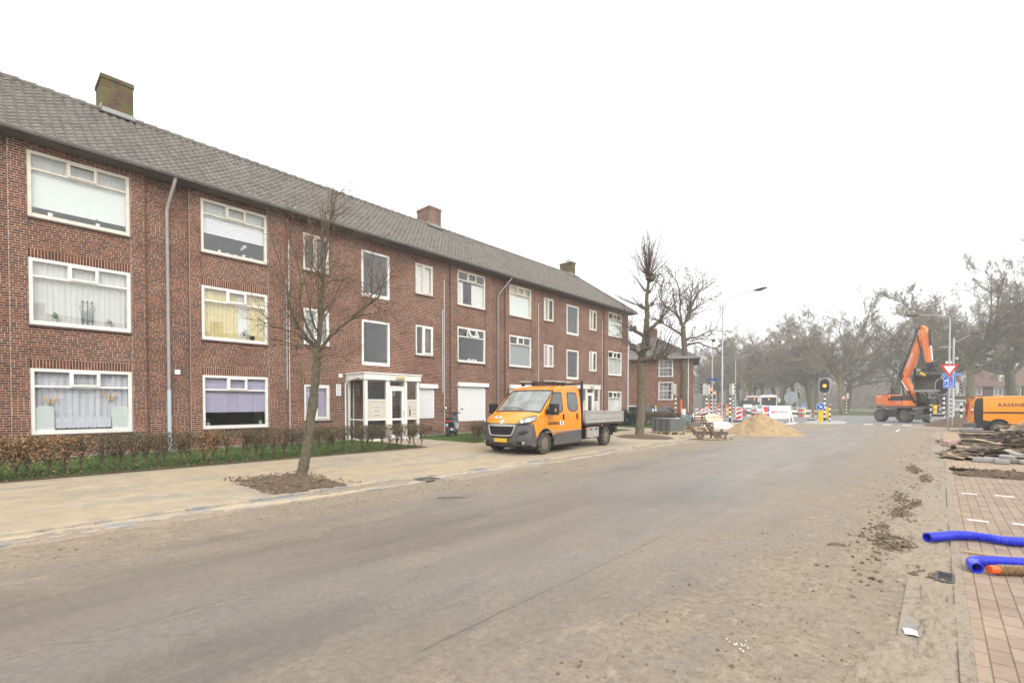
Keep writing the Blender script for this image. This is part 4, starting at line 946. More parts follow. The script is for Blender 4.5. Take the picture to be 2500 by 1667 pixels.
# --- young street tree with a raised crown
tr = thing('young_street_tree', 'slender bare young tree leaning over a square of soil in front of the flats', 'tree', (-10.0, 4.52, .03))
mbT, mbC = MB(), MB(); r = random.Random(21)
SK = {'b_leader': [(-10.1, 4.95, 2.72), (-10.04, 5.0, 3.14), (-10.01, 5.03, 3.7), (-9.98, 5.04, 4.13), (-9.96, 5.07, 4.55), (-9.92, 5.11, 5.02), (-9.87, 5.15, 5.49), (-9.84, 5.18, 5.86), (-9.82, 5.2, 6.23)],
'b_c2': [(-10.04, 5.0, 3.14), (-10.17, 5.04, 3.74), (-10.28, 5.09, 4.36), (-10.42, 5.16, 4.81)],
'b_c3': [(-9.96, 5.06, 4.27), (-10.1, 5.1, 5.08), (-10.2, 5.15, 5.52), (-10.25, 5.2, 6.08)],
'b_right': [(-10.08, 4.97, 2.69), (-9.78, 5.11, 3.03), (-9.42, 5.32, 3.34), (-9.0, 5.58, 3.7), (-8.79, 5.64, 3.77), (-8.65, 5.65, 4.02), (-8.49, 5.67, 4.22)],
'b_right2': [(-9.50, 5.28, 3.30), (-9.08, 5.43, 3.41), (-8.67, 5.58, 3.44), (-8.32, 5.67, 3.47)],
'b_r3': [(-9.0, 5.58, 3.7), (-9.06, 5.65, 3.84), (-9.15, 5.7, 4.32), (-9.2, 5.8, 4.76)],
'b_left1': [(-10.12, 4.93, 2.76), (-10.34, 4.8, 3.05), (-10.53, 4.7, 3.35), (-10.68, 4.62, 3.73), (-10.8, 4.58, 4.22), (-10.95, 4.51, 4.71), (-11.07, 4.45, 5.11)],
'b_left2': [(-10.14, 4.92, 2.81), (-10.41, 4.74, 3.05), (-10.75, 4.51, 3.2), (-11.08, 4.27, 3.34), (-11.28, 4.17, 3.46)],
'b_left3': [(-10.11, 4.94, 2.86), (-10.21, 4.79, 3.23), (-10.27, 4.68, 3.69), (-10.21, 4.66, 4.23), (-10.29, 4.53, 4.86), (-10.33, 4.44, 5.49)],
'b_ll': [(-10.14, 4.92, 2.69), (-10.33, 4.8, 2.82), (-10.59, 4.63, 2.87), (-10.85, 4.46, 2.97), (-11.1, 4.3, 2.95)],
'b_s1': [(-9.98, 5.04, 4.13), (-9.91, 5.18, 4.23), (-9.73, 5.39, 4.29), (-9.59, 5.57, 4.38)],
'b_s2': [(-9.97, 5.04, 4.27), (-10.13, 4.88, 4.56), (-10.28, 4.79, 4.85), (-10.42, 4.71, 5.43)],
'b_f1': [(-10.05, 4.98, 3.0), (-9.8, 4.7, 3.4), (-9.6, 4.5, 3.9), (-9.55, 4.35, 4.5)],
'b_f2': [(-10.1, 4.95, 2.8), (-10.2, 4.6, 3.2), (-10.25, 4.3, 3.6), (-10.35, 4.1, 4.2)],
'b_k1': [(-10.02, 5.03, 3.5), (-10.25, 5.4, 3.9), (-10.4, 5.7, 4.4), (-10.45, 5.8, 4.9)],
'b_low': [(-10.1, 4.95, 2.5), (-9.9, 5.05, 2.62), (-9.6, 5.2, 2.55), (-9.35, 5.3, 2.6)]}
RAD = {'b_leader': .05, 'b_right': .036, 'b_left1': .034, 'b_left2': .028, 'b_left3': .028, 'b_c3': .024, 'b_c2': .024, 'b_ll': .02}
trunk = [(-10.00, 4.52, -.02), (-9.99, 4.55, .10), (-10.03, 4.66, .5), (-10.07, 4.80, 1.25), (-10.09, 4.88, 1.82), (-10.1, 4.93, 2.2), (-10.1, 4.95, 2.74)]
def smooth(pts, k=4, wob=0., r=None):
    out = []; P_ = [Vector(p) for p in pts]
    for i in range(len(P_)-1):
        p0, p1, p2, p3 = P_[max(i-1, 0)], P_[i], P_[i+1], P_[min(i+2, len(P_)-1)]
        for j in range(k):
            t = j/k; q = .5*((2*p1)+(-p0+p2)*t+(2*p0-5*p1+4*p2-p3)*t*t+(-p0+3*p1-3*p2+p3)*t*t*t)
            if wob: q += rvec(r)*wob
            out.append(q)
    out.append(P_[-1]); return out
tp = smooth(trunk, 7, .006, r); mbT.tube(tp, [(.155 if i < 2 else .118)-.048*(i/len(tp))+.006*r.random()+(.012 if i in (24, 25, 31) else 0) for i in range(len(tp))], 12, M_BARK1)
TP = {'levels': 5, 'split': 3, 'm': (M_BARK1, M_TWIGR), 'rmin': .0022, 2: dict(seg=5, jit=.16, trop=.05, sides=4, n=7, start=.1, ang=48, lr=.5, rr=.5),
      3: dict(n=5, start=.1, ang=42, lr=.5, rr=.6, seg=4, jit=.16, trop=.06, sides=3), 4: dict(n=3, start=.2, ang=38, lr=.55, rr=.7, seg=3, jit=.16, trop=.06, sides=3)}
for k, v in SK.items():
    pp = smooth(v, 4, .010, r); r0 = RAD.get(k, .018)*1.1; rs = [max(.004, r0*(1-.82*i/(len(pp)-1))) for i in range(len(pp))]
    mbT.tube(pp, rs, 7, M_BARK1)
    Ltot = sum((pp[i+1]-pp[i]).length for i in range(len(pp)-1)); nb = max(6, int(Ltot*8.5))
    for b in range(nb):
        i = min(len(pp)-2, int((.12+.88*(b+r.random())/nb)*(len(pp)-1))); d = (pp[i+1]-pp[i]).normalized()
        nd = Matrix.Rotation(R(r.uniform(30, 75)), 3, d.cross(rvec(r)).normalized()) @ d; nd.z += .15
        grow([mbT, mbC], r, pp[i], nd, min(rs[i]*.6, .009), r.uniform(.35, .85), 2, TP)
mbT.build('trunk', tr, smooth='all', world=True); mbC.build('twigs', tr, world=True)
# --- pollarded lime
tr = thing('pollarded_lime_tree', 'thick lime tree with knobbly pollard heads and long straight shoots beside the truck', 'tree', (-10.62, 21.0, .05))
mbT, mbC = MB(), MB(); r = random.Random(33)
lt = smooth([(-10.62, 21.0, -.05), (-10.66, 21.1, .35), (-10.82, 21.55, 1.9), (-10.89, 21.64, 3.2), (-10.84, 21.69, 3.88), (-10.73, 21.79, 4.84), (-10.68, 21.84, 5.6), (-10.70, 21.83, 6.21), (-10.68, 21.84, 6.97), (-10.64, 21.87, 7.65)], 6, .018, r)
def lr(i): t = i/(len(lt)-1); return (.28 if i == 0 else .235 if i < 4 else .205)-(.0 if t < .35 else (t-.35)*.18)+.015*r.random()-(.03 if t > .45 else 0)
mbT.tube(lt, [lr(i) for i in range(len(lt))], 14, M_BARK2)
def knob(p, s, out, n, ln, spread=70, flat=None):
    p = Vector(p); vs = []
    for _ in range(9):
        q = p+rvec(r)*s*.45; mb = MB()
        M = T(*q) @ RZ(r.uniform(0, 6)) @ RX(r.uniform(-1, 1)); k = s*r.uniform(.28, .62)
        pr_ = [(k*math.sin(math.pi*i/6)*r.uniform(.85, 1.15)+.005, -k*math.cos(math.pi*i/6)) for i in range(7)]
        mbT.lathe(pr_, 8, M_BARK2, M)
    out = Vector(out).normalized()
    for _ in range(n):
        d = Matrix.Rotation(R(abs(r.gauss(0, spread*.5))), 3, out.cross(rvec(r)).normalized()) @ out; d.z += .25; d.normalize()
        L_ = ln*r.uniform(.5, 1.15); pts, ds, rs = limb(mbC, r, p+d*s*.6, d, r.uniform(.008, .015), L_, 6, .045, .05, M_TWIG, 4, .3, .003)
        for j in range(2, 6):
            if r.random() < .8:
                nd = Matrix.Rotation(R(r.uniform(22, 45)), 3, ds[j].cross(rvec(r)).normalized()) @ ds[j]
                limb(mbC, r, pts[j], nd, .006, L_*r.uniform(.15, .38), 3, .07, .05, M_TWIG, 3, .4, .0028)
for br in ([(-10.70, 21.75, 4.9), (-10.39, 21.69, 5.21), (-10.1, 21.85, 5.5)], [(-10.73, 21.79, 4.84), (-10.96, 21.58, 5.0), (-11.22, 21.45, 5.2)], [(-10.84, 21.6, 3.9), (-10.95, 21.36, 4.1), (-11.12, 21.26, 4.25)],
           [(-10.84, 21.5, 3.65), (-10.34, 21.6, 3.78), (-9.8, 21.99, 3.88)], [(-10.70, 21.83, 6.2), (-10.95, 21.6, 6.32)], [(-10.7, 21.4, 4.2), (-10.4, 21.3, 4.2)]):
    mbT.tube(smooth(br, 4, .012, r), [.115-.035*i/(4*(len(br)-1)) for i in range(4*(len(br)-1)+1)], 8, M_BARK2)
knob((-10.62, 21.88, 7.72), .24, (0, 0, 1), 120, 2.3, 100)
knob((-10.05, 21.9, 5.55), .17, (.6, .2, 1), 30, 1.9, 75)
knob((-11.25, 21.42, 5.22), .16, (-.8, -.2, .7), 24, 1.7, 75)
knob((-11.15, 21.25, 4.28), .17, (-.7, -.5, .8), 22, 1.6, 85)
for k in range(4): knob((-10.3+k*.17, 21.62+k*.12, 3.8+.02*k), .12, (.5, -.2, .8-.2*k), 13, 1.7, 95)
knob((-10.97, 21.58, 6.34), .11, (-1, -.2, .5), 16, 1.9, 70)
knob((-10.38, 21.28, 4.22), .14, (.3, -.8, .6), 18, 1.5, 90)
knob((-10.5, 21.9, 6.4), .09, (1, .2, .6), 14, 1.6, 70)
knob((-10.6, 21.9, 7.0), .08, (.8, .3, .9), 12, 1.6, 60); knob((-10.8, 21.8, 7.1), .08, (-.8, -.3, .8), 12, 1.8, 60)
mbT.build('trunk', tr, smooth='all', world=True); mbC.build('shoots', tr, world=True)
# --- second lime, freely grown
tr = thing('bare_lime_tree', 'tall bare tree with an open spreading crown in front of the corner house', 'tree', (-17.9, 44.0, 0))
mbT, mbC = MB(), MB(); r = random.Random(5)
O = Vector((.35, -.8, 0))
tk = smooth([Vector(p)+O for p in [(-18.07, 44.86, -.1), (-18.10, 44.84, 1.2), (-18.13, 44.81, 3.42), (-18.14, 44.81, 6.09), (-18.22, 44.73, 8.09), (-18.28, 44.68, 8.89)]], 5, .02, r)
mbT.tube(tk, [.34-.14*i/len(tk) for i in range(len(tk))], 10, M_BARK2)
UP = {'levels': 5, 'split': 3, 'm': (M_BARK2, M_TWIG), 'rmin': .011, 2: dict(seg=5, jit=.14, trop=.06, sides=4, n=7, start=.1, ang=45, lr=.5, rr=.5),
      3: dict(n=6, start=.1, ang=42, lr=.5, rr=.6, seg=4, jit=.16, trop=.05, sides=3), 4: dict(n=4, start=.2, ang=38, lr=.5, rr=.7, seg=3, jit=.16, trop=.05, sides=3)}
for br in ([(-18.28, 44.68, 8.7), (-18.43, 44.54, 10.09), (-18.49, 44.49, 12.08), (-18.79, 44.21, 13.01), (-19.2, 43.86, 14.07)], [(-18.23, 44.73, 8.8), (-17.88, 45.03, 10.09), (-17.69, 45.2, 11.68), (-17.6, 45.28, 13.67)],
           [(-18.28, 44.68, 8.75), (-18.88, 44.14, 10.09), (-19.68, 43.42, 10.88), (-20.08, 43.06, 12.3)], [(-18.17, 44.77, 7.42), (-17.67, 45.22, 7.69), (-16.68, 46.11, 8.15), (-15.78, 46.9, 8.75)],
           [(-18.1, 44.86, 7.02), (-17.27, 45.57, 7.29), (-16.47, 46.29, 6.89), (-15.77, 46.91, 6.62)], [(-18.23, 44.73, 8.9), (-17.69, 45.21, 10.09), (-16.89, 45.91, 10.9), (-16.0, 46.71, 11.6)],
           [(-18.0, 44.9, 9.6), (-17.5, 45.4, 11.2), (-17.1, 45.73, 12.21), (-16.51, 46.26, 12.88)], [(-18.2, 44.7, 7.9), (-18.9, 44.0, 8.5), (-19.8, 43.3, 9.2), (-20.6, 42.7, 9.6)], [(-18.3, 44.5, 9.2), (-18.6, 43.6, 10.6), (-18.5, 43.0, 12.0)], [(-18.2, 44.9, 9.0), (-18.0, 45.9, 10.6), (-18.3, 46.6, 12.3)]):
    pp = smooth([Vector(p)+O for p in br], 4, .03, r); rs = [max(.02, .115*(1-.8*i/(len(pp)-1))) for i in range(len(pp))]; mbT.tube(pp, rs, 6, M_BARK2)
    for b in range(11):
        i = min(len(pp)-2, int((.1+.9*(b+r.random())/11)*(len(pp)-1))); d = (pp[i+1]-pp[i]).normalized()
        nd = Matrix.Rotation(R(r.uniform(30, 65)), 3, d.cross(rvec(r)).normalized()) @ d; nd.z += .1
        grow([mbT, mbC], r, pp[i], nd, .035, r.uniform(1.0, 2.4), 2, UP)
mbT.build('trunk', tr, smooth='all', world=True); mbC.build('twigs', tr, world=True)
# --- planes of the park: five grown, the rest copies
def plane_tree(seed, H_=21., lean=(-.12, 0), leafy=1.0):
    t = thing('plane_tree', 'x', 'tree', (0, 0, 0)); mbT, mbC = MB(), MB(); r = random.Random(seed)
    P = {'levels': 6, 'split': 4, 'm': (M_PLANE, M_PTWIG), 'rmin': .0115,
         0: dict(seg=7, jit=.05, trop=.03, sides=10, taper=.72),
         1: dict(n=7, start=.66, ang=48, lr=2.3, rr=.60, seg=10, jit=.10, trop=.045, sides=7, taper=.16),
         2: dict(n=12, start=.12, ang=46, lr=.36, rr=.5, seg=6, jit=.13, trop=.06, sides=5, taper=.25),
         3: dict(n=7, start=.08, ang=38, lr=.52, rr=.55, seg=5, jit=.13, trop=.04, sides=4, taper=.35),
         4: dict(n=6, start=.08, ang=34, lr=.6, rr=.6, seg=3, jit=.13, trop=.03, sides=3, taper=.5),
         5: dict(n=4.4*leafy, start=.05, ang=34, lr=.75, rr=.8, seg=2, jit=.12, trop=.02, sides=3, taper=.7)}
    d = Vector((lean[0], lean[1], 1)); grow([mbT, mbC], r, Vector((0, 0, -.1)), d, .42, H_*.36, 0, P)
    mbT.build('trunk', t, smooth='all'); mbC.build('crown', t); return t
kinds = [plane_tree(s, H_, ln) for s, H_, ln in ((3, 18.5, (-.20, 0)), (14, 19, (-.16, .05)), (25, 18, (-.10, 0)), (47, 19.5, (-.22, -.05)))]
KIND = ['with two forking limbs', 'with a broad round crown', 'with a narrow crown', 'with wide low boughs']
used = set()
def put(k, x, y, rz, s, label):
    if k not in used: o = kinds[k]; o.location = (x, y, 0); o.rotation_euler = (0, 0, rz); o.scale = (s,)*3; o['label'] = label; used.add(k)
    else: o = dup(kinds[k], label=label, loc=(x, y, 0), rz=rz, scale=s)
    o['group'] = 'bare plane trees of the park'; return o
front = [(-11.4, 91.7, 0, 1.0), (-16.2, 99.4, 2, .98), (-21, 107.1, 1, 1.0), (-25.9, 114.9, 3, .97), (-30.7, 122.6, 0, 1.0), (-35.5, 130.3, 2, 1.0), (-40.4, 138, 1, 1.0), (-45.2, 145.8, 3, 1.0), (-50, 153.5, 0, 1.0), (-58, 167, 1, 1.)]
names = ['first tree of the avenue, leaning by the amber signal', 'second tree of the avenue behind the arrow sign', 'third tree of the avenue behind the far blue sign', 'fourth tree of the avenue behind the round sign back', 'fifth tree of the avenue to the right of the bus', 'sixth tree of the avenue right behind the bus', 'seventh tree of the avenue above the bus roof', 'eighth tree of the avenue left of the bus', 'ninth tree of the avenue above the low truck', 'last misty tree at the far end of the avenue']
for (x, y, k, s), nm in zip(front, names): put(k, x, y, rnd.uniform(-.5, .5), s*1.06, 'bare plane tree, '+nm)
back = [(-2.2, 96, 1, 1.02, 'bare plane behind the excavator boom'), (3.2, 90, 3, 1.08, 'big leaning bare plane behind the give way sign'), (8.5, 100, 2, 1.1, 'bare plane rising above the roof of the orange van'), (13.5, 93, 0, 1.12, 'bare plane at the right edge above the orange van'),
        (-6, 108, 3, .98, 'bare plane between the excavator and the amber signal, second row'), (1, 112, 0, 1., 'second-row bare plane behind the street lamp on the right'), (9, 116, 1, 1., 'second-row bare plane in front of the brown terrace'), (17, 110, 3, 1.05, 'second-row bare plane at the far right'),
        (-14, 116, 2, 1., 'second-row bare plane left of the amber signal'), (-22, 128, 0, 1., 'misty back-row plane behind the arrow sign'), (-8, 132, 1, 1., 'misty back-row plane behind the excavator tail'), (-32, 142, 3, 1., 'misty back-row plane behind the round sign back'),
        (-28, 96, 1, .8, 'misty plane on the near side of the avenue behind the red signals'), (-37, 112, 2, .85, 'misty plane on the near side behind the tall signal mast'), (-47, 128, 0, .9, 'misty plane on the near side beside the corner house'), (-56, 142, 2, .95, 'far misty plane on the near side of the avenue'), (-33, 104, 0, .9, 'misty near-side plane above the red signals'), (-42, 120, 3, .9, 'misty near-side plane between the mast and the corner house roof'), (-26, 118, 1, 1., 'inner-row plane over the bus'), (-36, 136, 0, 1., 'inner-row plane deeper in the avenue'), (-19, 111, 3, 1., 'inner-row plane over the banner'), (-18, 145, 3, 1.05, 'far misty plane in the middle of the park'), (0, 150, 2, 1.05, 'far misty plane in front of the pale houses')]
for (x, y, k, s, lb) in back: put(k, x, y, rnd.uniform(-3, 3), s*(1.12 if x > -10 else 1.03), lb)
# far wood closing the park
mb = MB(); r = random.Random(2); vs = []; fs = []
for _ in range(60000):
    a = r.random(); x = -120+a*190; y = 190+r.uniform(0, 28)+(-x*.25 if x < 0 else 0); z = r.uniform(0, 14)*r.random()**.3; h = 15+3*math.sin(x*.21)+2*math.sin(x*.57)
    if z > h: continue
    L_ = r.uniform(.8, 2.4); d = Vector((r.gauss(0, .5), r.gauss(0, .5), 1)).normalized()*L_; w = .07+.05*r.random(); o = len(vs)
    vs += [(x-w, y, z), (x+w, y, z), (x+d.x, y+d.y, z+d.z)]; fs.append((o, o+1, o+2))
mb.add(vs, fs, M_PTWIG); o = mb.build('far_wood'); o['kind'] = 'stuff'; o['label'] = 'misty bare wood closing the far side of the park'
# --- hedges
def hedge(label, path, h, seed, dens=1., dead=lambda t: .15, width=.36, full=False, cat='hedge'):
    r = random.Random(seed); P_ = [Vector((*p, 0)) for p in path]; Ls = [(P_[i+1]-P_[i]).length for i in range(len(P_)-1)]; Lt = sum(Ls)
    def at(s):
        for i, l in enumerate(Ls):
            if s <= l or i == len(Ls)-1: return P_[i].lerp(P_[i+1], min(1, s/l)), (P_[i+1]-P_[i]).normalized()
            s -= l
    t = thing('beech_hedge', label, cat, (P_[0].x, P_[0].y, .09)); s = .1; tw = MB(); leafm = []; lf = MB(); ld = MB(); idx = 0
    def leafs(mb, c, n, rad, m, sz=.022):
        vs = []; fs = []
        for _ in range(n):
            q = c+Vector((r.gauss(0, rad), r.gauss(0, rad), r.gauss(0, rad*.7)))
            if q.z > h+.12: continue
            a = rvec(r).normalized()*sz*r.uniform(.6, 1.3); b_ = a.cross(rvec(r)).normalized()*sz*.6; o = len(vs)
            vs += [q-a, q+b_, q+a, q-b_]; fs.append((o, o+1, o+2, o+3))
        mb.add(vs, fs, m)
    while s < Lt-.05:
        p, d = at(s); p = p+Vector((r.gauss(0, .03), r.gauss(0, .03), .08)); sd = Vector((-d.y, d.x, 0)); st = MB()
        hh = h*r.uniform(.35, .6); sp = [p+Vector((r.gauss(0, .02), r.gauss(0, .02), hh*k/4))+sd*.02*k*r.gauss(0, .5) for k in range(5)]
        st.tube(sp, [.028, .022, .02, .018, .016] if r.random() < .55 else [.017, .014, .013, .012, .010], 6, M_STEM, cap=False)
        for k in range(int(11*dens)+4):
            q = sp[r.choice((2, 3, 4, 4))]; e = p+d*r.gauss(0, .15)+sd*r.gauss(0, width*.35); e.z = h*r.uniform(.72, 1.06)+.08
            mid = q.lerp(e, .5)+rvec(r)*.03; st.tube([q, mid, e], [.009, .006, .003], 4, M_STEM, cap=False)
            for _ in range(4):
                a = q.lerp(e, r.uniform(.3, 1)); b_ = a+d*r.gauss(0, .09)+sd*r.gauss(0, .08)+Vector((0, 0, r.gauss(.01, .06))); b_.z = min(b_.z, h+.13)
                tw.tube([a, a.lerp(b_, .5)+rvec(r)*.012, b_], [.004, .003, .002], 3, M_STEM, cap=False)
        for _ in range(3):   # low side shoots
            a = p+Vector((0, 0, r.uniform(.08, .4))); b_ = a+d*r.gauss(0, .15)+Vector((0, 0, r.uniform(-.03, .12))); tw.tube([a, a.lerp(b_, .5)+rvec(r)*.02, b_], [.004, .003, .002], 3, M_STEM, cap=False)
        st.build('stem', t, world=True)
        dd = dead(s/Lt)
        leafs(lf, p+Vector((0, 0, h*.83)), int(230*dens), .13, M_LEAFY, .017); leafs(lf, p+Vector((0, 0, h*.97)), int(190*dens), .11, M_LEAFY, .016)
        if full:
            for k in range(5): leafs(lf, p+Vector((0, 0, h*(.15+.17*k)))+sd*r.gauss(0, .12), 100, .13, M_LEAFY, .022)
        leafs(ld, p+Vector((0, 0, h*.9)), int(420*dd), .13, M_LEAFD, .024); leafs(ld, p+Vector((0, 0, h*.6)), int(260*dd*dd), .15, M_LEAFD, .024); leafs(ld, p+Vector((0, 0, .05)), int(8+14*dd), .12, M_LEAFD, .022)
        s += r.uniform(.17, .32)
    tw.build('twigs', t, world=True); lf.build('leaves', t, world=True); ld.build('dead_leaves', t, world=True); return t
def dd1(t):
    y = -4+14.1*t
    return .9 if y < 1.3 else .4 if y < 1.6 else .8 if 3.55 < y < 3.95 else .03 if y < 7 else .2 if y > 8.6 else .07
hedge('long straggly clipped beech hedge in front of the left half of the flats', [(-13.28, -4), (-13.26, 4), (-13.08, 10.1)], .80, 3, 1., dd1)
hedge('short beech hedge stub between the scooter and the front of the truck', [(-13.62, 12.9), (-13.62, 14.6)], .72, 4, 1.1, lambda t: .25)
hedge('low hedge on the lawn behind the truck, left of the lime tree', [(-13.65, 14.6), (-13.65, 24.4)], .70, 8, 1., lambda t: .3)
hedge('dense clipped hedge behind the pallet of paving stones', [(-15.3, 30.6), (-13.4, 32.3), (-12.9, 33.2)], .88, 5, 2., lambda t: .45, width=.6, full=True)
# evergreen bush
tb = thing('evergreen_bush', 'dark green rounded bush on the lawn behind the truck bed', 'bush', (-16.0, 30.0, .1)); mb = MB(); r = random.Random(12); vs = []; fs = []
for _ in range(9000):
    d = rvec(r).normalized(); d.z = abs(d.z); k = .72+.32*mnoise.noise(d*2.3+Vector((4, 0, 0)))+r.uniform(-.25, .12); q = Vector((d.x*1.25*k, d.y*1.25*k, d.z*1.25*k+.05)); a = (rvec(r)+d*1.2).normalized()*.07; b_ = a.cross(rvec(r)).normalized()*.018; o = len(vs)
    vs += [q-b_, q+b_, q+a]; fs.append((o, o+1, o+2))
mb.add(vs, fs, M_YEW); mb.build('foliage', tb)
mb = MB(); mb.tube([(0, 0, -.05), (0, 0, .7)], [.06, .03], 6, M_STEM); mb.build('stem', tb)
# ------------------------------------------------------------------ vehicles
def side_panel(mb, poly, yfun, m, cuts_x=(), cuts_z=(), sgn=1, lift=0.):
    """flat outline in local x,z, cut into strips and bent to the body side"""
    bm = bmesh.new(); vs = [bm.verts.new((x, 0, z)) for x, z in poly]; bm.faces.new(vs)
    for c in cuts_z:
        bmesh.ops.bisect_plane(bm, geom=bm.verts[:]+bm.edges[:]+bm.faces[:], plane_co=(0, 0, c), plane_no=(0, 0, 1))
    for c in cuts_x:
        bmesh.ops.bisect_plane(bm, geom=bm.verts[:]+bm.edges[:]+bm.faces[:], plane_co=(c, 0, 0), plane_no=(1, 0, 0))
    bmesh.ops.triangulate(bm, faces=bm.faces[:]); bm.verts.index_update()
    mb.add([(v.co.x, sgn*(yfun(v.co.x, v.co.z)+lift), v.co.z) for v in bm.verts], [tuple(v.index for v in f.verts) for f in bm.faces], m); bm.free()
def wheel(par, x, y, r, w, m_t, m_r, sgn=1, n=28, hub=True, rimr=.56):
    mb = MB(); M = T(x, y, r) @ RX(R(-90*sgn))
    mb.lathe([(r*rimr, -w), (r*.92, -w), (r*.99, -w*.86), (r, -w*.6), (r, -w*.25), (r*.99, -.02), (r*.93, 0), (r*.75, .006), (r*rimr, 0), (r*rimr, -.05)], n, m_t, M)
    wh = mb.build('wheel', par, smooth=True)
    mb = MB(); rr = r*rimr; mb.lathe([(rr, -.012), (rr*.93, -.02), (rr*.86, -.06), (rr*.5, -.045), (rr*.40, .0), (rr*.20, .01), (rr*.02, .012)], n, m_r, M)
    for i in range(10):
        a = 2*math.pi*i/10; mb.tube([M @ Vector((rr*.68*math.cos(a), rr*.68*math.sin(a), -.058)), M @ Vector((rr*.68*math.cos(a), rr*.68*math.sin(a), -.046))], rr*.09, 8, M_DARK)
    for i in range(5):
        a = 2*math.pi*i/5; mb.tube([M @ Vector((rr*.3*math.cos(a), rr*.3*math.sin(a), -.02)), M @ Vector((rr*.3*math.cos(a), rr*.3*math.sin(a), .018))], rr*.06, 6, m_r)
    mb.build('rim', wh, smooth=True); return wh
M_RIM = mat('dirty_steel_rim', (.23, .20, .16), .5, .4, var=.3, scale=12, dirt=(.17, .125, .08), dirtamt=.6)
M_DGL = mat('dark_car_glass', (.035, .042, .04), .05, coat=1.0, var=.3, scale=2)
M_LAMPG = mat('lamp_lens', (.30, .32, .32), .35, .1, coat=.2, var=.6, scale=22)
M_PLATE = mat('yellow_plate', (.66, .42, .03), .4, var=.05)
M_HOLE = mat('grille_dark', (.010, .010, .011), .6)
def SY(z, x=0): return .985-.125*(max(0, z-1.12)/1.0)**1.4
truck = thing('flatbed_truck', 'orange-yellow double cab pickup truck with a grey drop-side bed parked on the sandy pavement', 'truck', (-9.87, 11.41, .032), R(-86.2))
# contour front-to-back: x, z, half width, corner setback, crown
CT = [(.76, .27, .80, .22, .0), (.90, .31, .90, .26, .0), (.95, .42, .93, .28, 0), (.96, .60, .95, .29, 0), (.95, .76, .955, .30, 0), (.93, .90, .955, .32, .0), (.895, .96, .955, .33, .0),
      (.83, 1.03, .945, .33, .015), (.68, 1.12, .94, .28, .03), (.50, 1.20, .935, .22, .045), (.32, 1.27, .935, .15, .05), (.24, 1.30, .93, .13, .05),
      (.17, 1.335, .925, .115, .05), (-.12, 1.58, .905, .10, .035), (-.40, 1.80, .885, .09, .03), (-.62, 1.965, .865, .09, .03),
      (-.74, 2.03, .855, .07, .045), (-.95, 2.10, .845, .04, .055), (-1.25, 2.145, .84, .02, .06), (-1.7, 2.16, .84, 0, .06), (-2.06, 2.155, .84, 0, .06), (-2.13, 2.12, .845, 0, .05), (-2.15, 1.9, .87, 0, 0), (-2.15, 1.1, .985, 0, 0), (-2.15, .35, .985, 0, 0)]
def cpt(i, t):
    x, z, w, c, dz = CT[i]; a = abs(t); return (x-c*a**2.6, w*t, z-dz*a**3)
NTT = 24
def strip(mb, i0, i1, m, t0=-1., t1=1., lift=0.):
    vs = []
    for i in range(i0, i1+1):
        for j in range(NTT+1):
            t = t0+(t1-t0)*j/NTT; p = cpt(i, t); vs.append((p[0]+lift*.7, p[1], p[2]+lift))
    mb.add(vs, [((i)*(NTT+1)+j, (i)*(NTT+1)+j+1, (i+1)*(NTT+1)+j+1, (i+1)*(NTT+1)+j) for i in range(i1-i0) for j in range(NTT)], m)
mb = MB()
strip(mb, 6, 11, M_ORNG); strip(mb, 15, 24, M_ORNG)
strip(mb, 11, 15, M_ORNG, -1., -.94); strip(mb, 11, 15, M_ORNG, .94, 1.)
E_ = [(CT[i][0]-CT[i][3], CT[i][1]-CT[i][4]) for i in range(len(CT))]
arch = [(.46*math.cos(R(a)), .35+.44*math.sin(R(a))) for a in (20, 35, 50, 65, 80, 95, 110, 125, 140, 155, 165)]
orange = [E_[6]] + E_[7:22] + [(-2.15, 1.9), (-2.15, 1.1), (-2.15, .68), (-.62, .62), (-.50, .60)] + [p for p in reversed(arch[:-1])] + [(.50, .72)]
WF = lambda x, z: min(SY(z), .985) - max(0, x-.30)**2*.55
cz = (.45, .6, .75, .9, 1.05, 1.2, 1.35, 1.5, 1.65, 1.8, 1.95, 2.05)
def WE(x, z):   # meet the top strips exactly at their edges
    best = SY(z)
    return best
def W2(x, z):
    # blend to contour half-width near the outline
    w = WF(x, z)
    for i in range(5, 22):
        d = math.hypot(E_[i][0]-x, E_[i][1]-z)
        if d < .003: return CT[i][2]
    return w
for s in (1, -1):
    side_panel(mb, orange, W2, M_ORNG, cuts_x=(-.7, -.2, .1, .3, .42), cuts_z=cz, sgn=s)
for s in (1, -1): mb.tube([(E_[i][0]-.004, s*(CT[i][2]-.014), E_[i][1]-.006) for i in range(6, 23)], [.022]*5+[.034]*12, 8, M_ORNG)
body = mb.build('cab_body', truck, smooth=True)
mb = MB()
strip(mb, 0, 5, M_CLAD); strip(mb, 5, 6, M_CLAD)
greyf = E_[0:7] + [(.50, .72)] + [arch[0], (.47, .27)]
sill_p = [(-2.15, .68), (-2.15, .27), (-.42, .26), (-.45, .36)] + [arch[-1], (-.50, .60), (-.62, .62)]
for s in (1, -1):
    side_panel(mb, greyf, W2, M_CLAD, cuts_x=(.55,), cuts_z=(.4, .55, .7, .85), sgn=s)
    side_panel(mb, sill_p, lambda x, z: .995, M_CLAD, sgn=s)
    mb.box(-2.05, -.6, s*.985-.02*(s > 0)+.0, s*.985+.02*(s > 0)+.022*(s < 0)-.02, .41, .59, M_CLAD)
    # arch lips
    mb.tube([(x, s*.98, z) for x, z in arch], .022, 6, M_CLAD)
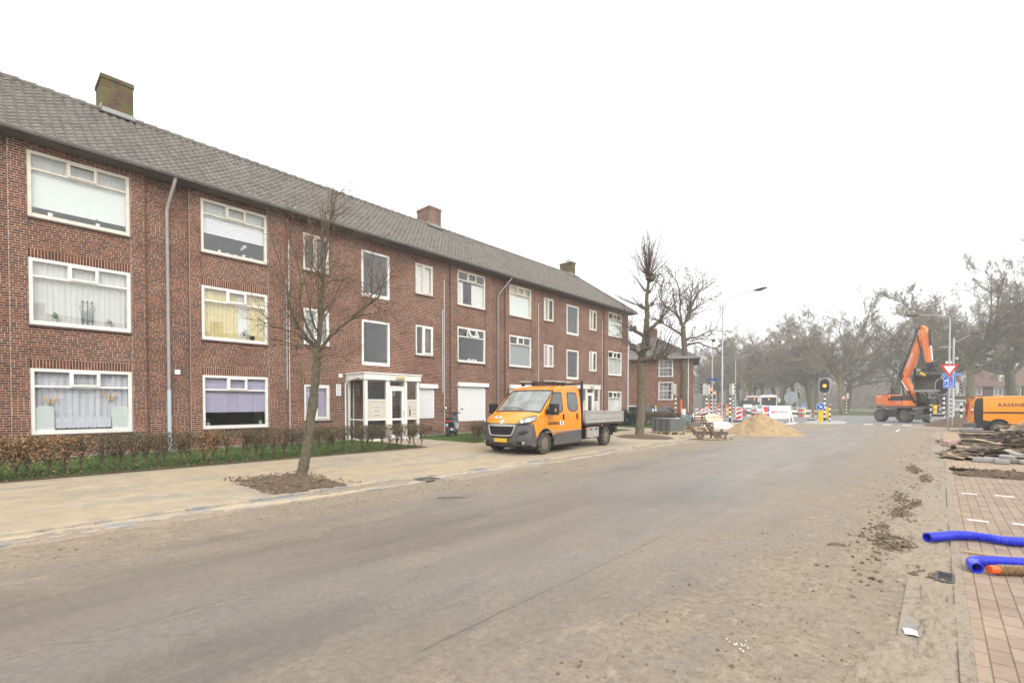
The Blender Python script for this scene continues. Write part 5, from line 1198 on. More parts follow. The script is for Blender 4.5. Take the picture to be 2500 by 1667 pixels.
    # lower corner intakes
mb.build('bumper', truck, smooth=True)
mb = MB()
def onfront(t, z, lift=.01):
    for i in range(6):
        if CT[i][1] <= z <= CT[i+1][1]:
            k = (z-CT[i][1])/(CT[i+1][1]-CT[i][1]); a = cpt(i, t); b_ = cpt(i+1, t); return Vector((a[0]*(1-k)+b_[0]*k+lift, a[1]*(1-k)+b_[1]*k, z))
    return Vector(cpt(6, t))+Vector((lift, 0, 0))
def front_patch(mb, zt, m, lift):   # zt: list of (z, t0, t1)
    vs = []; n_ = 12
    for z, a, b_ in zt:
        for j in range(n_+1): vs.append(onfront(a+(b_-a)*j/n_, z, lift))
    mb.add(vs, [(i*(n_+1)+j, i*(n_+1)+j+1, (i+1)*(n_+1)+j+1, (i+1)*(n_+1)+j) for i in range(len(zt)-1) for j in range(n_)], m)
g = MB(); front_patch(g, [(.62, -.40, .40), (.68, -.45, .45), (.76, -.48, .48), (.86, -.51, .51)], M_HOLE, .006)
for z, w in ((.66, .42), (.70, .44), (.74, .46), (.78, .475), (.82, .49)):
    g.tube([onfront(t*w/8, z, .014) for t in range(-8, 9)], .007, 5, M_BLACK)
go = g.build('grille', truck, smooth=True)
g = MB(); ring = [(-.53, .89), (-.25, .905), (0, .91), (.25, .905), (.53, .89), (.50, .80), (.45, .66), (.41, .60), (.2, .588), (-.2, .588), (-.41, .60), (-.45, .66), (-.50, .80), (-.53, .89)]
pts = []
for i in range(len(ring)-1):
    for k in range(4): a = ring[i]; b_ = ring[i+1]; pts.append(onfront(a[0]+(b_[0]-a[0])*k/4, a[1]+(b_[1]-a[1])*k/4, .018))
pts.append(pts[0]); g.tube(pts, .022, 8, M_ALU); front_patch(g, [(.868, -.50, .50), (.90, -.53, .53)], mat('satin_silver', (.6, .6, .58), .35, .3), .030); g.build('grille_surround', go, smooth=True)
g = MB()
front_patch(g, [(.535, -.40, .40), (.57, -.42, .42)], M_HOLE, .006)
for s in (1, -1):
    front_patch(g, [(.62, s*.66, s*.80), (.68, s*.62, s*.90), (.74, s*.72, s*.93)], M_HOLE, .008)
    front_patch(g, [(.34, s*.56, s*.86), (.42, s*.58, s*.84)], M_HOLE, .008)
    p = onfront(s*.80, .385, .012); g.tube([p, p+Vector((.02, s*.004, 0))], .045, 12, M_LAMPG)
    g.tube([onfront(s*(.52+.04*k), .585+.012*k+.002*k*k, .012) for k in range(11)], .012, 5, M_CLAD)
front_patch(g, [(.33, -.45, .45), (.36, -.47, .47)], M_HOLE, .006)
g.build('air_intake', truck, smooth=True)
# licence plate
pl = MB(); c = onfront(-.0, .455, .02); pl.box(c.x, c.x+.012, -.26, .26, .395, .510, M_PLATE); pl.box(c.x+.012, c.x+.014, -.26, -.215, .395, .510, M_BLUE)
pl.build('licence_plate', truck, bev=.003)
# headlamps wrapped over the corner
for s in (1, -1):
    hl = MB(); out = [(.895-.0, s*.56, .925), (.84, s*.70, .945), (.70, s*.86, .965), (.50, s*.945, 1.02), (.43, s*.955, 1.10), (.37, s*.945, 1.155), (.50, s*.90, 1.155), (.64, s*.80, 1.13), (.76, s*.68, 1.06)]
    ctr = Vector((.70, s*.80, 1.055)); o_ = [Vector(p)+Vector((.03, s*.012, .018)) for p in out]
    hl.add([ctr+Vector((.035, s*.03, .012))]+o_, [(0, i+1, (i+1) % len(o_)+1) for i in range(len(o_))], M_LAMPG)
    h_ = hl.build('headlight', truck, smooth='all')
    bz = MB(); bz.tube(o_+[o_[0]], .011, 6, M_BLACK)
    for q in ((.81, s*.70, 1.005), (.69, s*.82, 1.04)): bz.tube([Vector(q)+Vector((.03, s*.02, .01)), Vector(q)+Vector((.05, s*.035, .02))], .045, 12, M_CHROME)
    bz.build('headlight_bezel', h_, smooth=True)
# windscreen
ws = MB(); strip(ws, 12, 15, M_SKYMISTG, -.94, .94, .0); w_ = ws.build('windscreen', truck, smooth='all')
cw = MB(); strip(cw, 11, 12, M_BLACK, -.94, .94, .006)
for i in (-1, 1):
    cw.tube([Vector(cpt(k_, i*.94))+Vector((.01, 0, .01)) for k_ in range(12, 16)], .016, 5, M_BLACK)
cw.tube([Vector(cpt(15, t/10*.94))+Vector((.01, 0, .012)) for t in range(-10, 11)], .014, 5, M_BLACK)
cw.build('screen_surround', w_, smooth=True)
wp = MB()
for y0, y1 in ((.30, -.35), (-.15, -.72)):
    a = Vector(cpt(12, y0))+Vector((.03, 0, .02)); b_ = Vector(cpt(13, y1)).lerp(Vector(cpt(12, y1)), .72)+Vector((.02, 0, .03))
    wp.tube([a, a.lerp(b_, .4)+Vector((.02, 0, .03)), b_], .011, 5, M_BLACK)
wp.build('wipers', w_)
# cab inside
ci = MB(); ci.box(-.25, .12, -.84, .84, .9, 1.30, M_CLAD); ci.box(-2.10, -2.06, -.82, .82, .5, 2.05, M_HOLE); ci.box(-2.1, .2, -.84, .84, .5, .6, M_HOLE)
for y in (-.5, 0, .5):
    ci.box(-1.25, -.75, y-.23, y+.23, .95, 1.15, M_STEELD); ci.box(-1.32, -1.18, y-.23, y+.23, 1.1, 1.62, M_STEELD); ci.box(-1.30, -1.2, y-.11, y+.11, 1.66, 1.85, M_STEELD)
ci.build('cab_interior', truck, bev=.02)
pp = MB(); pp.box(-.15, .02, -.35, .05, 1.31, 1.33, M_SIGW, T(0, 0, 0)); pp.box(-.12, .04, .2, .42, 1.31, 1.34, M_SIGW); pp.box(-.1, .02, -.7, -.5, 1.31, 1.38, M_HIVIS); pp.build('papers', truck)
ip = MB(); ip.tube([(-.62, .0, 1.88), (-.60, .0, 1.70)], .004, 4, M_SIGW); ip.prism([(-.03, 0), (.03, 0), (.03, .07), (0, .11), (-.03, .07)], .01, M_HIVIS, T(-.6, .02, 1.60) @ RZ(R(90))); ip.tube([(-.66, -.12, 1.90), (-.66, .12, 1.90)], .035, 8, M_BLACK); ip.build('rear_view_mirror', truck)
# side windows, doors, handles
for s in (1, -1):
    d1 = [(-.11, 1.36), (-.52, 1.90), (-.98, 1.92), (-1.02, 1.88), (-1.02, 1.36), (-.95, 1.27), (-.80, 1.25), (-.2, 1.25), (-.05, 1.27)]
    d2 = [(-1.36, 1.35), (-1.30, 1.42), (-1.32, 1.86), (-1.38, 1.92), (-1.88, 1.92), (-1.95, 1.86), (-1.97, 1.40), (-1.90, 1.32), (-1.80, 1.29), (-1.45, 1.29)]
    for d_, nm in ((d1, 'side_window'), (d2, 'side_window')):
        q = MB(); side_panel(q, d_, lambda x, z: SY(z), M_BLACK, cuts_z=cz, sgn=s, lift=.004)
        cx = sum(p[0] for p in d_)/len(d_); czz = sum(p[1] for p in d_)/len(d_)
        side_panel(q, [(cx+(x-cx)*.90, czz+(z-czz)*.90) for x, z in d_], lambda x, z: SY(z), M_DGL, cuts_z=cz, sgn=s, lift=.008); q.build(nm, truck)
    for seam in ([(.02, .64), (.02, 1.1), (-.02, 1.28), (-.50, 1.98), (-1.12, 2.0)], [(-1.17, .64), (-1.17, 1.98)], [(-1.24, .66), (-1.24, 1.95), (-1.30, 2.0), (-1.98, 2.0), (-2.05, 1.92), (-2.06, .70)], [(.02, .86), (-.0, .66), (-.6, .645), (-2.1, .70)]):
        q = MB(); q.tube([(x, s*(SY(z)+.000), z) for x, z in seam], .0055, 4, mat('door_gap', (.20, .075, .01), .9)); q.build('door_seam', truck)
    for hx, hz in ((-1.00, 1.12), (-1.85, 1.13)):
        q = MB(); q.box(hx-.05, hx+.02, s*.985-.012, s*.985+.03, hz-.10, hz+.10, M_BLACK); q.build('door_handle', truck, bev=.02)
    q = MB(); q.box(-2.14, .0, s*.99-.006, s*.99+.008, .675, .695, M_ALU); q.build('trim_strip', truck)
    mi = MB(); mi.box(-.20, -.02, s*.98-.03, s*1.02+.03, 1.22, 1.36, M_BLACK); mi.tube([(-.12, s*1.0, 1.30), (-.14, s*1.16, 1.34)], .045, 8, M_BLACK)
    mi.box(-.28, -.02, s*1.20-.10, s*1.20+.10, 1.20, 1.54, M_BLACK); m_ = mi.build('wing_mirror', truck, bev=.035)
    mg = MB(); mg.box(-.290, -.284, s*1.20-.08, s*1.20+.08, 1.24, 1.50, M_CHROME); mg.box(-.10, -.02, s*1.302-.006, s*1.302+.006, 1.30, 1.40, M_CHROME); mg.build('mirror_glass', m_)
mb = MB(); M_TXT = mat('dark_lettering', (.05, .035, .03), .5)
Ms = T(-.46, .992, .93) @ RZ(R(180)); text('RASENBERG', .125, M_TXT, Ms, mb, bold=.001); mb.build('lettering', truck)
bd = MB(); side_panel(bd, [(-.80, .87), (-1.02, .87), (-1.02, 1.0), (-.80, 1.0)], lambda x, z: SY(z), M_SIGW, sgn=1, lift=.006); text('R', .13, M_TXT, T(-.91, .995, .935) @ RZ(R(180)), bd, bold=.006); bd.build('badge', truck)
bd = MB(); M_h = T(.70, -.30, 1.123) @ RZ(R(90)) @ RX(R(-65)); bd.box(-.13, .13, -.004, .004, -.055, .055, M_SIGW, M_h); text('R', .09, M_TXT, M_h @ T(.03, -.008, 0), bd, bold=.006); bd.build('badge', truck)
em = MB(); lion = [(-.03, -.06), (-.01, -.06), (0, -.03), (.02, -.06), (.04, -.055), (.025, -.02), (.035, .0), (.055, -.005), (.05, .012), (.03, .022), (.055, .035), (.045, .05), (.02, .045), (.005, .065), (-.02, .06), (-.03, .04), (-.02, .02), (-.035, -.01), (-.045, .02), (-.055, .01), (-.045, -.03)]
em.prism([(x*1.25, z*1.25) for x, z in lion], .012, M_CHROME, T(.862, 0, 1.005) @ RZ(R(90)) @ RX(R(-38))); em.build('emblem', truck)
# roof bar load and headboard
hb = MB()
for y in (-.93, .93): hb.box(-2.31, -2.24, y-.035, y+.035, .8, 2.31, M_STEELD)
hb.box(-2.30, -2.25, -.93, .93, 2.19, 2.24, M_STEELD); hb.box(-2.30, -2.25, -.93, .93, 1.25, 1.30, M_STEELD)
for z in (1.42, 1.52, 1.62, 1.72, 1.82, 1.92, 2.02): hb.box(-2.285, -2.265, -.9, .9, z, z+.03, M_STEELD)
hb.build('headboard', truck)
rb = MB(); rb.box(-1.05, -.95, -.72, .72, 2.22, 2.25, M_STEELD); rb.box(-1.65, -1.55, -.72, .72, 2.22, 2.25, M_STEELD)
for x in (-1.0, -1.6):
    for y in (-.6, .6): rb.box(x-.05, x+.05, y-.04, y+.04, 2.13, 2.22, M_BLACK)
rb.tube([(-1.5, 0, 2.25), (-1.5, 0, 2.30)], .05, 10, M_SIGW); rb.build('roof_rack', truck, bev=.008)
ld = MB(); ld.box(-2.3, -.80, -.62, -.52, 2.25, 2.30, M_ALU); ld.box(-2.3, -.80, .38, .52, 2.25, 2.30, M_ALU); ld.box(-2.3, -.8, -.1, -.02, 2.25, 2.28, M_STEELD)
ldr = ld.build('boards', truck)
# bed
bdm = MB(); bdm.box(-5.36, -2.30, -1.03, 1.03, .80, .86, M_STEELD)
for x in (-2.6, -3.4, -4.2, -5.0): bdm.box(x-.04, x+.04, -1.0, 1.0, .72, .80, M_STEELD)
for y in (-.42, .42): bdm.box(-5.3, -2.1, y-.05, y+.05, .50, .74, M_STEELD)
bdm.build('chassis', truck)
def board(x0, x1, y0, y1, z0, z1, along):
    q = MB(); q.box(x0, x1, y0, y1, z0, z1, M_ALU)
    if along == 'x':
        s = 1 if y0 > 0 else -1; yy = y1 if s > 0 else y0
        for (a, b_, c, d_) in ((x0, x1, z1-.05, z1), (x0, x1, z0, z0+.05), (x0, x0+.06, z0, z1), (x1-.06, x1, z0, z1), (x0, x1, z0+.14, z0+.155)):
            q.box(a, b_, min(yy, yy+s*.018), max(yy, yy+s*.018), c+.001, d_-.001, M_ALU)
    q.build('drop_side', truck, bev=.004)
board(-5.34, -2.33, 1.005, 1.03, .87, 1.275, 'x'); board(-5.34, -2.33, -1.03, -1.005, .87, 1.275, 'x'); board(-5.37, -5.345, -1.03, 1.03, .87, 1.275, 'y')
fb = MB(); fb.grid(10, 10, lambda u, v: (-5.3+2.9*u, -.98+1.96*v, .90+.38*math.exp(-((u-.85)/.35)**2)*math.sin(math.pi*min(1, v*.9+.1))+.03*mnoise.noise(Vector((u*9, v*9, 1)))), mat('grey_gravel_load', (.26, .245, .22), .95, var=.3, scale=14, bump=.02)); fb.build('load', truck, smooth='all')
tbx = MB()
for s in (1, -1):
    tbx.box(-3.46, -2.62, s*.93-.05, s*.93+.03, .36, .74, M_ALU)
    for x in (-3.25, -2.85): tbx.box(x-.05, x+.05, s*.965-.012, s*.965+.012, .62, .68, M_BLACK)
tbx.build('tool_locker', truck, bev=.008)
for s in (1, -1):
    fd = MB(); pa = [(-4.035+.47*math.cos(R(a)), .34+.46*math.sin(R(a))) for a in range(8, 181, 12)]
    vs = []; 
    for x, z in pa: vs += [(x, s*.66, z), (x, s*1.0, z), (x, s*1.0, z-.05)]
    k = len(pa); fd.add(vs, [(i*3, i*3+1, (i+1)*3+1, (i+1)*3) for i in range(k-1)]+[(i*3+1, i*3+2, (i+1)*3+2, (i+1)*3+1) for i in range(k-1)], M_BLACK); fd.build('mudguard', truck, smooth=True)
    q = MB(); q.box(-4.85, -4.70, s*.85-.15, s*.85+.15, .46, .68, M_STEELD); q.build('rear_lamp', truck); q = MB(); q.box(-2.52, -2.44, s*1.0-.01, s*1.0+.02, .66, .72, M_HIVIS); q.box(-3.66, -3.58, s*1.0-.01, s*1.0+.02, .74, .79, M_HIVIS); q.build('marker_lamp', truck)
wheel(truck, 0, .97, .345, .22, M_RUB, M_RIM, 1); wheel(truck, 0, -.97, .345, .22, M_RUB, M_RIM, -1)
wheel(truck, -4.035, .97, .345, .22, M_RUB, M_RIM, 1); wheel(truck, -4.035, -.97, .345, .22, M_RUB, M_RIM, -1)
q = MB(); q.box(-2.2, .6, -.88, .88, .21, .5, M_HOLE); q.box(-3.5, -2.2, -.6, .6, .28, .6, M_HOLE); q.box(-5.2, -2.3, -.95, .95, .68, .72, M_HOLE); q.tube([(-4.035, -.8, .35), (-4.035, .8, .35)], .09, 10, M_STEELD); q.box(-.45, .45, -.97, -.55, .3, .75, M_HOLE); q.box(-.45, .45, .55, .74, .3, .79, M_HOLE); q.build('underbody', truck)  # underbody lowered, boxes added below the bed to deepen shade on the ground

# --- orange panel van, rear towards the camera
van = thing('panel_van', 'orange-yellow panel van with dark lettering parked behind the heap of planks, at the right edge', 'van', (1.30, 35.55, 0), R(7))
# local: +x towards its nose, rear bumper at x=0, side facing camera is y=0, width goes +y
VW, VH = 1.90, 1.97
mb = MB()
def vy(x, z): return .03+.10*max(0, (z-1.1)/.85)**1.8+.10*max(0, 1-x/.20)**2*.9
arc2 = [(1.02+.43*math.cos(R(a)), .36+.42*math.sin(R(a))) for a in (172, 155, 140, 125, 110, 95, 80, 65, 50, 35, 20, 8)]
sidep = [(.02, .62), (.0, 1.2), (.05, 1.75), (.14, 1.90), (.25, 1.93), (4.6, 1.95), (5.0, 1.5), (5.2, 1.0), (5.2, .34)]+[(1.46, .30)]+list(reversed(arc2))+[(.56, .38), (.25, .56)]
side_panel(mb, sidep, lambda x, z: -vy(x, z), M_ORNG, cuts_x=(.05, .1, .15, .2, .3, 1.5), cuts_z=(.6, .9, 1.1, 1.25, 1.4, 1.55, 1.7, 1.8, 1.88), sgn=-1)
side_panel(mb, sidep, lambda x, z: VW-vy(x, z), M_ORNG, cuts_x=(.1, .2, .3), cuts_z=(1.1, 1.4, 1.7), sgn=1)
mb.grid(8, 12, lambda u, v: ((.02+.13*max(0, 1-u*8)**.5*0)+.16*(1-u)*0+.14+4.46*u, .13+(VW-.26)*v, 1.90+.06*math.sin(math.pi*v)+.05*min(1, u*4)), M_ORNG)
mb.grid(10, 8, lambda u, v: (.14-.12*math.sin(u*math.pi/2)**1 if u < .2 else (.10-.10*min(1, (u-.2)*1.6))*.9+.02*(v*2-1)**2*2, .12-.05*u+(VW-.24+.10*u)*v, 1.90-1.35*u), M_ORNG)
vb = mb.build('van_body', van, smooth=True)
q = MB()
side_panel(q, [(.09, .60), (.06, 1.2), (.10, 1.75), (.19, 1.88), (.42, 1.90), (.42, .72), (1.05, .60), (.62, .50), (.58, .38), (.28, .30), (.02, .30), (.0, .52)], lambda x, z: -vy(x, z), M_BLACK, cuts_x=(.05, .1, .15, .2, .3), cuts_z=(.5, .9, 1.1, 1.25, 1.4, 1.55, 1.7, 1.8), sgn=-1, lift=.006)
q.box(.40, 2.15, -.012+.03, .035, 1.08, 1.15, M_BLACK); q.box(1.46, 4.3, .02, .06, .24, .38, M_BLACK); q.tube([(x, .03, z) for x, z in arc2], .02, 6, M_BLACK); q.build('black_trim', van)
q = MB(); q.box(-.10, .16, -.0, .16, .26, .56, M_CLAD); q.box(-.12, .06, .16, VW-.1, .28, .50, M_CLAD); q.box(-.16, .05, -.02, .3, .24, .31, M_GALV); q.build('bumper', van, bev=.03)
q = MB(); q.box(-.02, .05, .10, .16, .98, 1.42, M_RED); q.box(-.03, .05, .09, .155, 1.22, 1.32, M_SIGW); q.build('tail_light', van, bev=.012)
q = MB(); q.box(-.02, .04, VW-.20, VW-.10, .98, 1.62, M_RED); q.build('tail_light', van, bev=.012)
q = MB(); q.box(-.045, -.02, .45, .50, .6, 1.8, M_ORNG); q.box(-.055, .12, .14, .20, .72, .80, M_ORNG); q.box(-.055, .14, .12, .20, 1.62, 1.70, M_ORNG); q.build('door_hinge', van, bev=.006)
q = MB(); q.box(-.032, -.02, .28, .40, 1.40, 1.66, M_SIGW); text('R', .16, M_TXT, T(-.036, .34, 1.53) @ RZ(R(-90)), q, bold=.004); q.build('badge', van)
q = MB(); text('RASENBERG', .235, M_TXT, T(1.72, .055, 1.52), q, bold=.006, spacing=1.22); q.v = [(x, vy(x, z)-.008+(y-.055), z) for x, y, z in q.v]; q.build('lettering', van)
q = MB()
for pl_ in ([(.62, 1.82), (2.0, 1.82)], [(.62, 1.82), (.56, 1.76), (.56, 1.42), (.66, 1.22), (.80, 1.17), (2.1, 1.17)], [(2.12, 1.86), (2.12, .9), (2.2, .4)], [(.1, .45), (.55, .45)]): q.tube([(x, vy(x, z)-.001, z) for x, z in pl_], .006, 4, mat('door_gap', (.2, .075, .01)))
q.build('door_seam', van)
q = MB(); q.box(.35, .45, .3, VW-.3, 1.96, 1.99, M_RED); q.box(-.0, .06, .15, VW-.3, 1.94, 1.975, M_RED); q.build('brake_light', van)
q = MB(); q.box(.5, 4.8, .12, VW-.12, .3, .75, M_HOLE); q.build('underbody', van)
def vwheel(x, y, s): return wheel(van, x, y, .335, .22, M_RUB, M_RIM, s)
vwheel(1.02, .06, -1); vwheel(1.02, VW-.06, 1); vwheel(4.2, .06, -1); vwheel(4.2, VW-.06, 1)

# --- wheeled excavator
EXO = .62
ex = thing('wheeled_excavator', 'orange wheeled excavator with raised boom and a wide bucket over its cab', 'excavator', (-2.35, 54.6, 0), R(-45))
# local +x = forward, +y = left
def tyre(x, y, s):
    mb = MB(); r, w = .57, .52; M = T(x, y, r) @ RX(R(-90*s))
    mb.lathe([(r*.52, -w), (r*.9, -w*.98), (r*.96, -w*.9), (r*.965, -w*.5), (r*.96, -w*.1), (r*.9, -w*.02), (r*.55, 0), (r*.52, -.08)], 36, M_TYRE, M)
    for i in range(20):
        for hs in (0, 1):
            a = 2*math.pi*(i+.5*hs)/20; 
            P0 = [(r*.96, a, -w*(.03 if hs else .97)), (r*.975, a+.10, -w*(.25 if hs else .75)), (r*.975, a+.24, -w*.5)]
            mb.tube([M @ Vector((q_*math.cos(b_), q_*math.sin(b_), z_)) for q_, b_, z_ in P0], .032, 4, M_TYRE)
    t_ = mb.build('wheel', ex, smooth=True)
    mb = MB(); mb.lathe([(r*.53, -.01), (r*.5, -.06), (r*.40, -.12), (r*.22, -.12), (r*.20, -.03), (.01, -.02)], 24, M_MUDST, M); mb.build('rim', t_, smooth=True)
for x in (-1.25, 1.3):
    for s in (1, -1): tyre(x, s*1.28, s)
mb = MB(); mb.box(-1.5, 1.5, -.35, .35, .75, 1.08, M_MUDST); mb.box(-1.35, -1.15, -.85, .85, .42, .72, M_MUDST); mb.box(1.2, 1.4, -.85, .85, .42, .72, M_MUDST); mb.box(-.7, .7, -.75, .75, .55, 1.05, M_MUDST); mb.tube([(0, 0, 1.05), (0, 0, 1.22)], .55, 24, M_STEELD)
mb.box(-.6, .6, -1.05, -.6, .5, .95, M_STEELD); mb.build('undercarriage', ex, bev=.03)
mb = MB(); mb.box(2.05, 2.12, -1.0, 1.0, .25, .70, M_STEELD); mb.box(1.5, 2.05, -.5, -.38, .5, .62, M_STEELD); mb.box(1.5, 2.05, .38, .5, .5, .62, M_STEELD); mb.build('dozer_blade', ex, bev=.02)
for x in (1.3,):
    for s in (1, -1):
        mb = MB(); pa = [(x+.68*math.cos(R(a)), .57+.66*math.sin(R(a))) for a in range(10, 171, 16)]; vs = []
        for px_, pz in pa: vs += [(px_, s*.80, pz), (px_, s*1.34, pz)]
        mb.add(vs, [(2*i, 2*i+1, 2*i+3, 2*i+2) for i in range(len(pa)-1)], M_BLACK); mb.build('mudguard', ex, smooth=True)
n_before = set(o.name for o in ex.children)
mb = MB(); mb.box(-2.15, 1.35, -1.22, 1.22, 1.24, 1.40, M_STEELD); 
for i in range(2): mb.box(-1.6+.0*i, 1.2, -1.26, -1.22, 1.26, 1.32, M_ALU)
mb.build('turntable', ex, bev=.02)
# engine housing: rounded counterweight
mb = MB()
outl = [(-2.25, 1.42), (-2.32, 1.7), (-2.32, 2.2), (-2.24, 2.40), (-.95, 2.42), (-.80, 2.36), (-.72, 1.98), (-.62, 1.90), (.55, 1.88), (.62, 1.80), (.62, 1.42)]
vs = []; n_ = len(outl)
for y, k in ((-1.22, .985), (-1.24, 1.), (-.1, 1.)):
    for x, z in outl: vs.append((x*k if x < -1.5 else x, y, 1.42+(z-1.42)*k))
mb.add(vs, [tuple(range(n_))]+[(a*n_+i, a*n_+(i+1) % n_, (a+1)*n_+(i+1) % n_, (a+1)*n_+i) for a in (0, 1) for i in range(n_)], M_EXOR)
mb.box(-2.32, -1.0, -.1, 1.22, 1.42, 2.38, M_EXOR); mb.box(-1.0, -.7, -.1, 1.2, 1.42, 2.1, M_EXOR)
eh = mb.build('engine_housing', ex, bev=.05)
mb = MB(); mb.box(-.95, .58, -1.245, -1.20, 1.90, 2.10, M_BLACK); mb.box(-.70, .5, -1.20, -.25, 1.9, 2.28, M_STEELD)
for i in range(7): mb.box(-.85+i*.09, -.82+i*.09, -1.252, -1.24, 1.60, 1.84, M_EXOR)
mb.box(-2.20, -1.55, -1.25, -1.238, 1.50, 1.64, M_BLACK); mb.tube([(-2.18, -1.255, 1.63), (-1.62, -1.255, 1.66), (-1.50, -1.255, 1.58), (-1.52, -1.255, 1.48)], .012, 5, M_SIGW); mb.build('side_grille', eh)
mb = MB(); text('DOOSAN', .16, M_SIGW, T(-1.90, -1.252, 2.26), mb, bold=.004); text('DX165W', .13, M_SIGW, T(-1.86, -1.256, 1.57), mb, bold=.003); text('DOOSAN', .12, M_SIGW, T(.10, -1.25, 1.70), mb, bold=.002); mb.build('lettering', eh)
mb = MB(); mb.box(-1.95, -1.25, -.9, .0, 2.42, 2.50, M_STEELD); mb.box(-1.85, -1.2, -.95, -.5, 2.5, 2.58, M_GALV)
for x in (-1.1, -.95, -.75): mb.tube([(x, -.8, 2.4), (x, -.8, 3.0), (x+.05, -.8, 3.05)], .045 if x != -.95 else .03, 8, M_STEELD)
for x in (-1.2, -.65): mb.tube([(x, -.95, 2.4), (x, -.95, 2.85), (x+.35, -.95, 2.85), (x+.35, -.95, 2.4)], .022, 5, M_STEELD)
mb.build('exhaust_and_rails', eh, smooth=True)
# cab on the left side
mb = MB(); cab = [(-.65, 1.40), (-.62, 2.86), (-.45, 2.98), (.85, 2.98), (1.05, 2.86), (1.32, 2.0), (1.30, 1.40)]
for a, b_ in zip(cab, cab[1:]+cab[:1]):
    for y in (.28, 1.20): mb.bar((a[0], y, a[1]), (b_[0], y, b_[1]), .09, .09, M_BLACK)
for x, z in cab: mb.bar((x, .28, z), (x, 1.20, z), .09, .09, M_BLACK)
mb.box(-.6, .85, .25, 1.23, 2.94, 3.02, M_STEELD); mb.box(-.60, 1.28, .25, 1.23, 1.34, 1.48, M_BLACK); mb.box(.38, .46, .245, .30, 1.4, 2.95, M_BLACK); mb.box(-.62, .4, .24, .30, 1.42, 1.95, M_BLACK); mb.box(-.62, .4, 1.18, 1.24, 1.42, 1.8, M_BLACK); mb.box(-.62, -.56, .3, 1.2, 1.4, 2.2, M_BLACK)
cb = mb.build('cab', ex, bev=.015)
mb = MB()
for y in (.27, 1.21): mb.add([(x, y, z) for x, z in cab], [tuple(range(len(cab)))], M_CARGLASS)
for i in (0, 4, 5): a, b_ = cab[i], cab[i+1]; mb.add([(a[0], .3, a[1]), (a[0], 1.18, a[1]), (b_[0], 1.18, b_[1]), (b_[0], .3, b_[1])], [(0, 1, 2, 3)], M_CARGLASS)
mb.build('cab_glass', cb)
mb = MB(); mb.box(-.15, .35, .5, 1.0, 1.62, 1.80, M_STEELD); mb.box(-.2, -.05, .5, 1.0, 1.75, 2.45, M_STEELD); mb.box(.45, .75, .38, .48, 1.7, 1.95, M_STEELD); mb.box(.45, .75, 1.02, 1.12, 1.7, 1.95, M_STEELD); mb.build('seat', cb, bev=.04)
for y in (.35, 1.1): mb = MB(); mb.tube([(1.12, y, 2.95), (1.12, y+.0, 2.9), (1.35, y-.15, 2.75), (1.35, y-.15, 2.45)], .014, 5, M_BLACK); mb.box(1.33, 1.37, y-.24, y-.06, 2.25, 2.5, M_BLACK); mb.build('mirror', cb)
mb = MB(); mb.box(1.2, 1.55, .3, 1.2, 1.42, 1.48, M_YEL); mb.build('cab_step', cb)
# boom, dipper, rams: drawn in the plane y=-.05
def beam(name, pts, par, w=.34, y=-.05, m=M_EXOR):
    """pts: (x, z, half depth)"""
    mb = MB(); N = len(pts); up_ = []; lo = []
    for i, (x, z, h_) in enumerate(pts):
        a = pts[max(i-1, 0)]; b_ = pts[min(i+1, N-1)]; dx, dz = b_[0]-a[0], b_[1]-a[1]; l = math.hypot(dx, dz) or 1; nx, nz = -dz/l, dx/l
        up_.append((x+nx*h_, z+nz*h_)); lo.append((x-nx*h_, z-nz*h_))
    mb.prism(up_+list(reversed(lo)), w, m, T(0, y-w/2, 0)); return mb.build(name, par, bev=.025)
def ram(par, a, b_, y, r=.085, k=.55):
    mb = MB(); A_ = Vector((a[0], y, a[1])); B_ = Vector((b_[0], y, b_[1])); mb.tube([A_, A_.lerp(B_, k)], r, 12, M_BLACK); mb.tube([A_.lerp(B_, k), A_.lerp(B_, k+.02)], r*1.15, 12, M_STEELD)
    o = mb.build('hydraulic_ram', par, smooth=True); mb = MB(); mb.tube([A_.lerp(B_, k), B_], r*.55, 12, M_CHROME); mb.build('piston_rod', o, smooth=True)
base = beam('lower_boom', [(.30, 1.55, .18), (.18, 2.4, .24), (-.22, 3.2, .25), (-.48, 3.85, .23), (-.46, 4.2, .15)], ex)
bm_ = beam('main_boom', [(-.62, 3.75, .14), (-.36, 4.2, .28), (.02, 5.0, .29), (.44, 6.0, .26), (.96, 7.2, .23), (1.16, 7.6, .13)], ex, .30)
dp = beam('dipper', [(1.02, 8.15, .10), (1.18, 7.9, .27), (1.34, 7.3, .27), (1.48, 6.5, .22), (1.62, 5.5, .18), (1.72, 4.85, .12)], ex, .28)
ram(base, (.75, 1.7), (-.62, 3.6), .18, .09, .5); ram(base, (.75, 1.7), (-.62, 3.6), -.28, .09, .5); ram(bm_, (.0, 3.5), (.40, 5.5), .18, .09, .55)
ram(bm_, (-.35, 4.7), (.86, 7.9), -.0, .09, .5); ram(dp, (1.72, 7.7), (2.02, 5.15), -.05, .09, .48)
for nm, par, P_ in (('hoses', bm_, [(-.75, 3.9), (-.5, 4.6), (-.05, 5.6), (.55, 7.0), (.85, 7.9), (1.2, 8.0)]), ('hoses', dp, [(.9, 7.4), (1.0, 6.9), (1.25, 6.2), (1.35, 5.4), (1.55, 4.9)]), ('hoses', base, [(-.2, 2.0), (-.45, 3.0), (-.62, 3.7), (-.40, 4.1)])):
    mb = MB()
    for k in range(3): mb.tube([(x-.06-.03*k, -.22-.03*k, z+.02*k) for x, z in P_], .018, 5, M_BLACK)
    mb.build(nm, par, smooth=True)
mb = MB(); text('DOOSAN', .30, M_SIGW, T(.10, -.215, 5.35) @ RY(R(-67)), mb, bold=.004); mb.build('lettering', bm_)
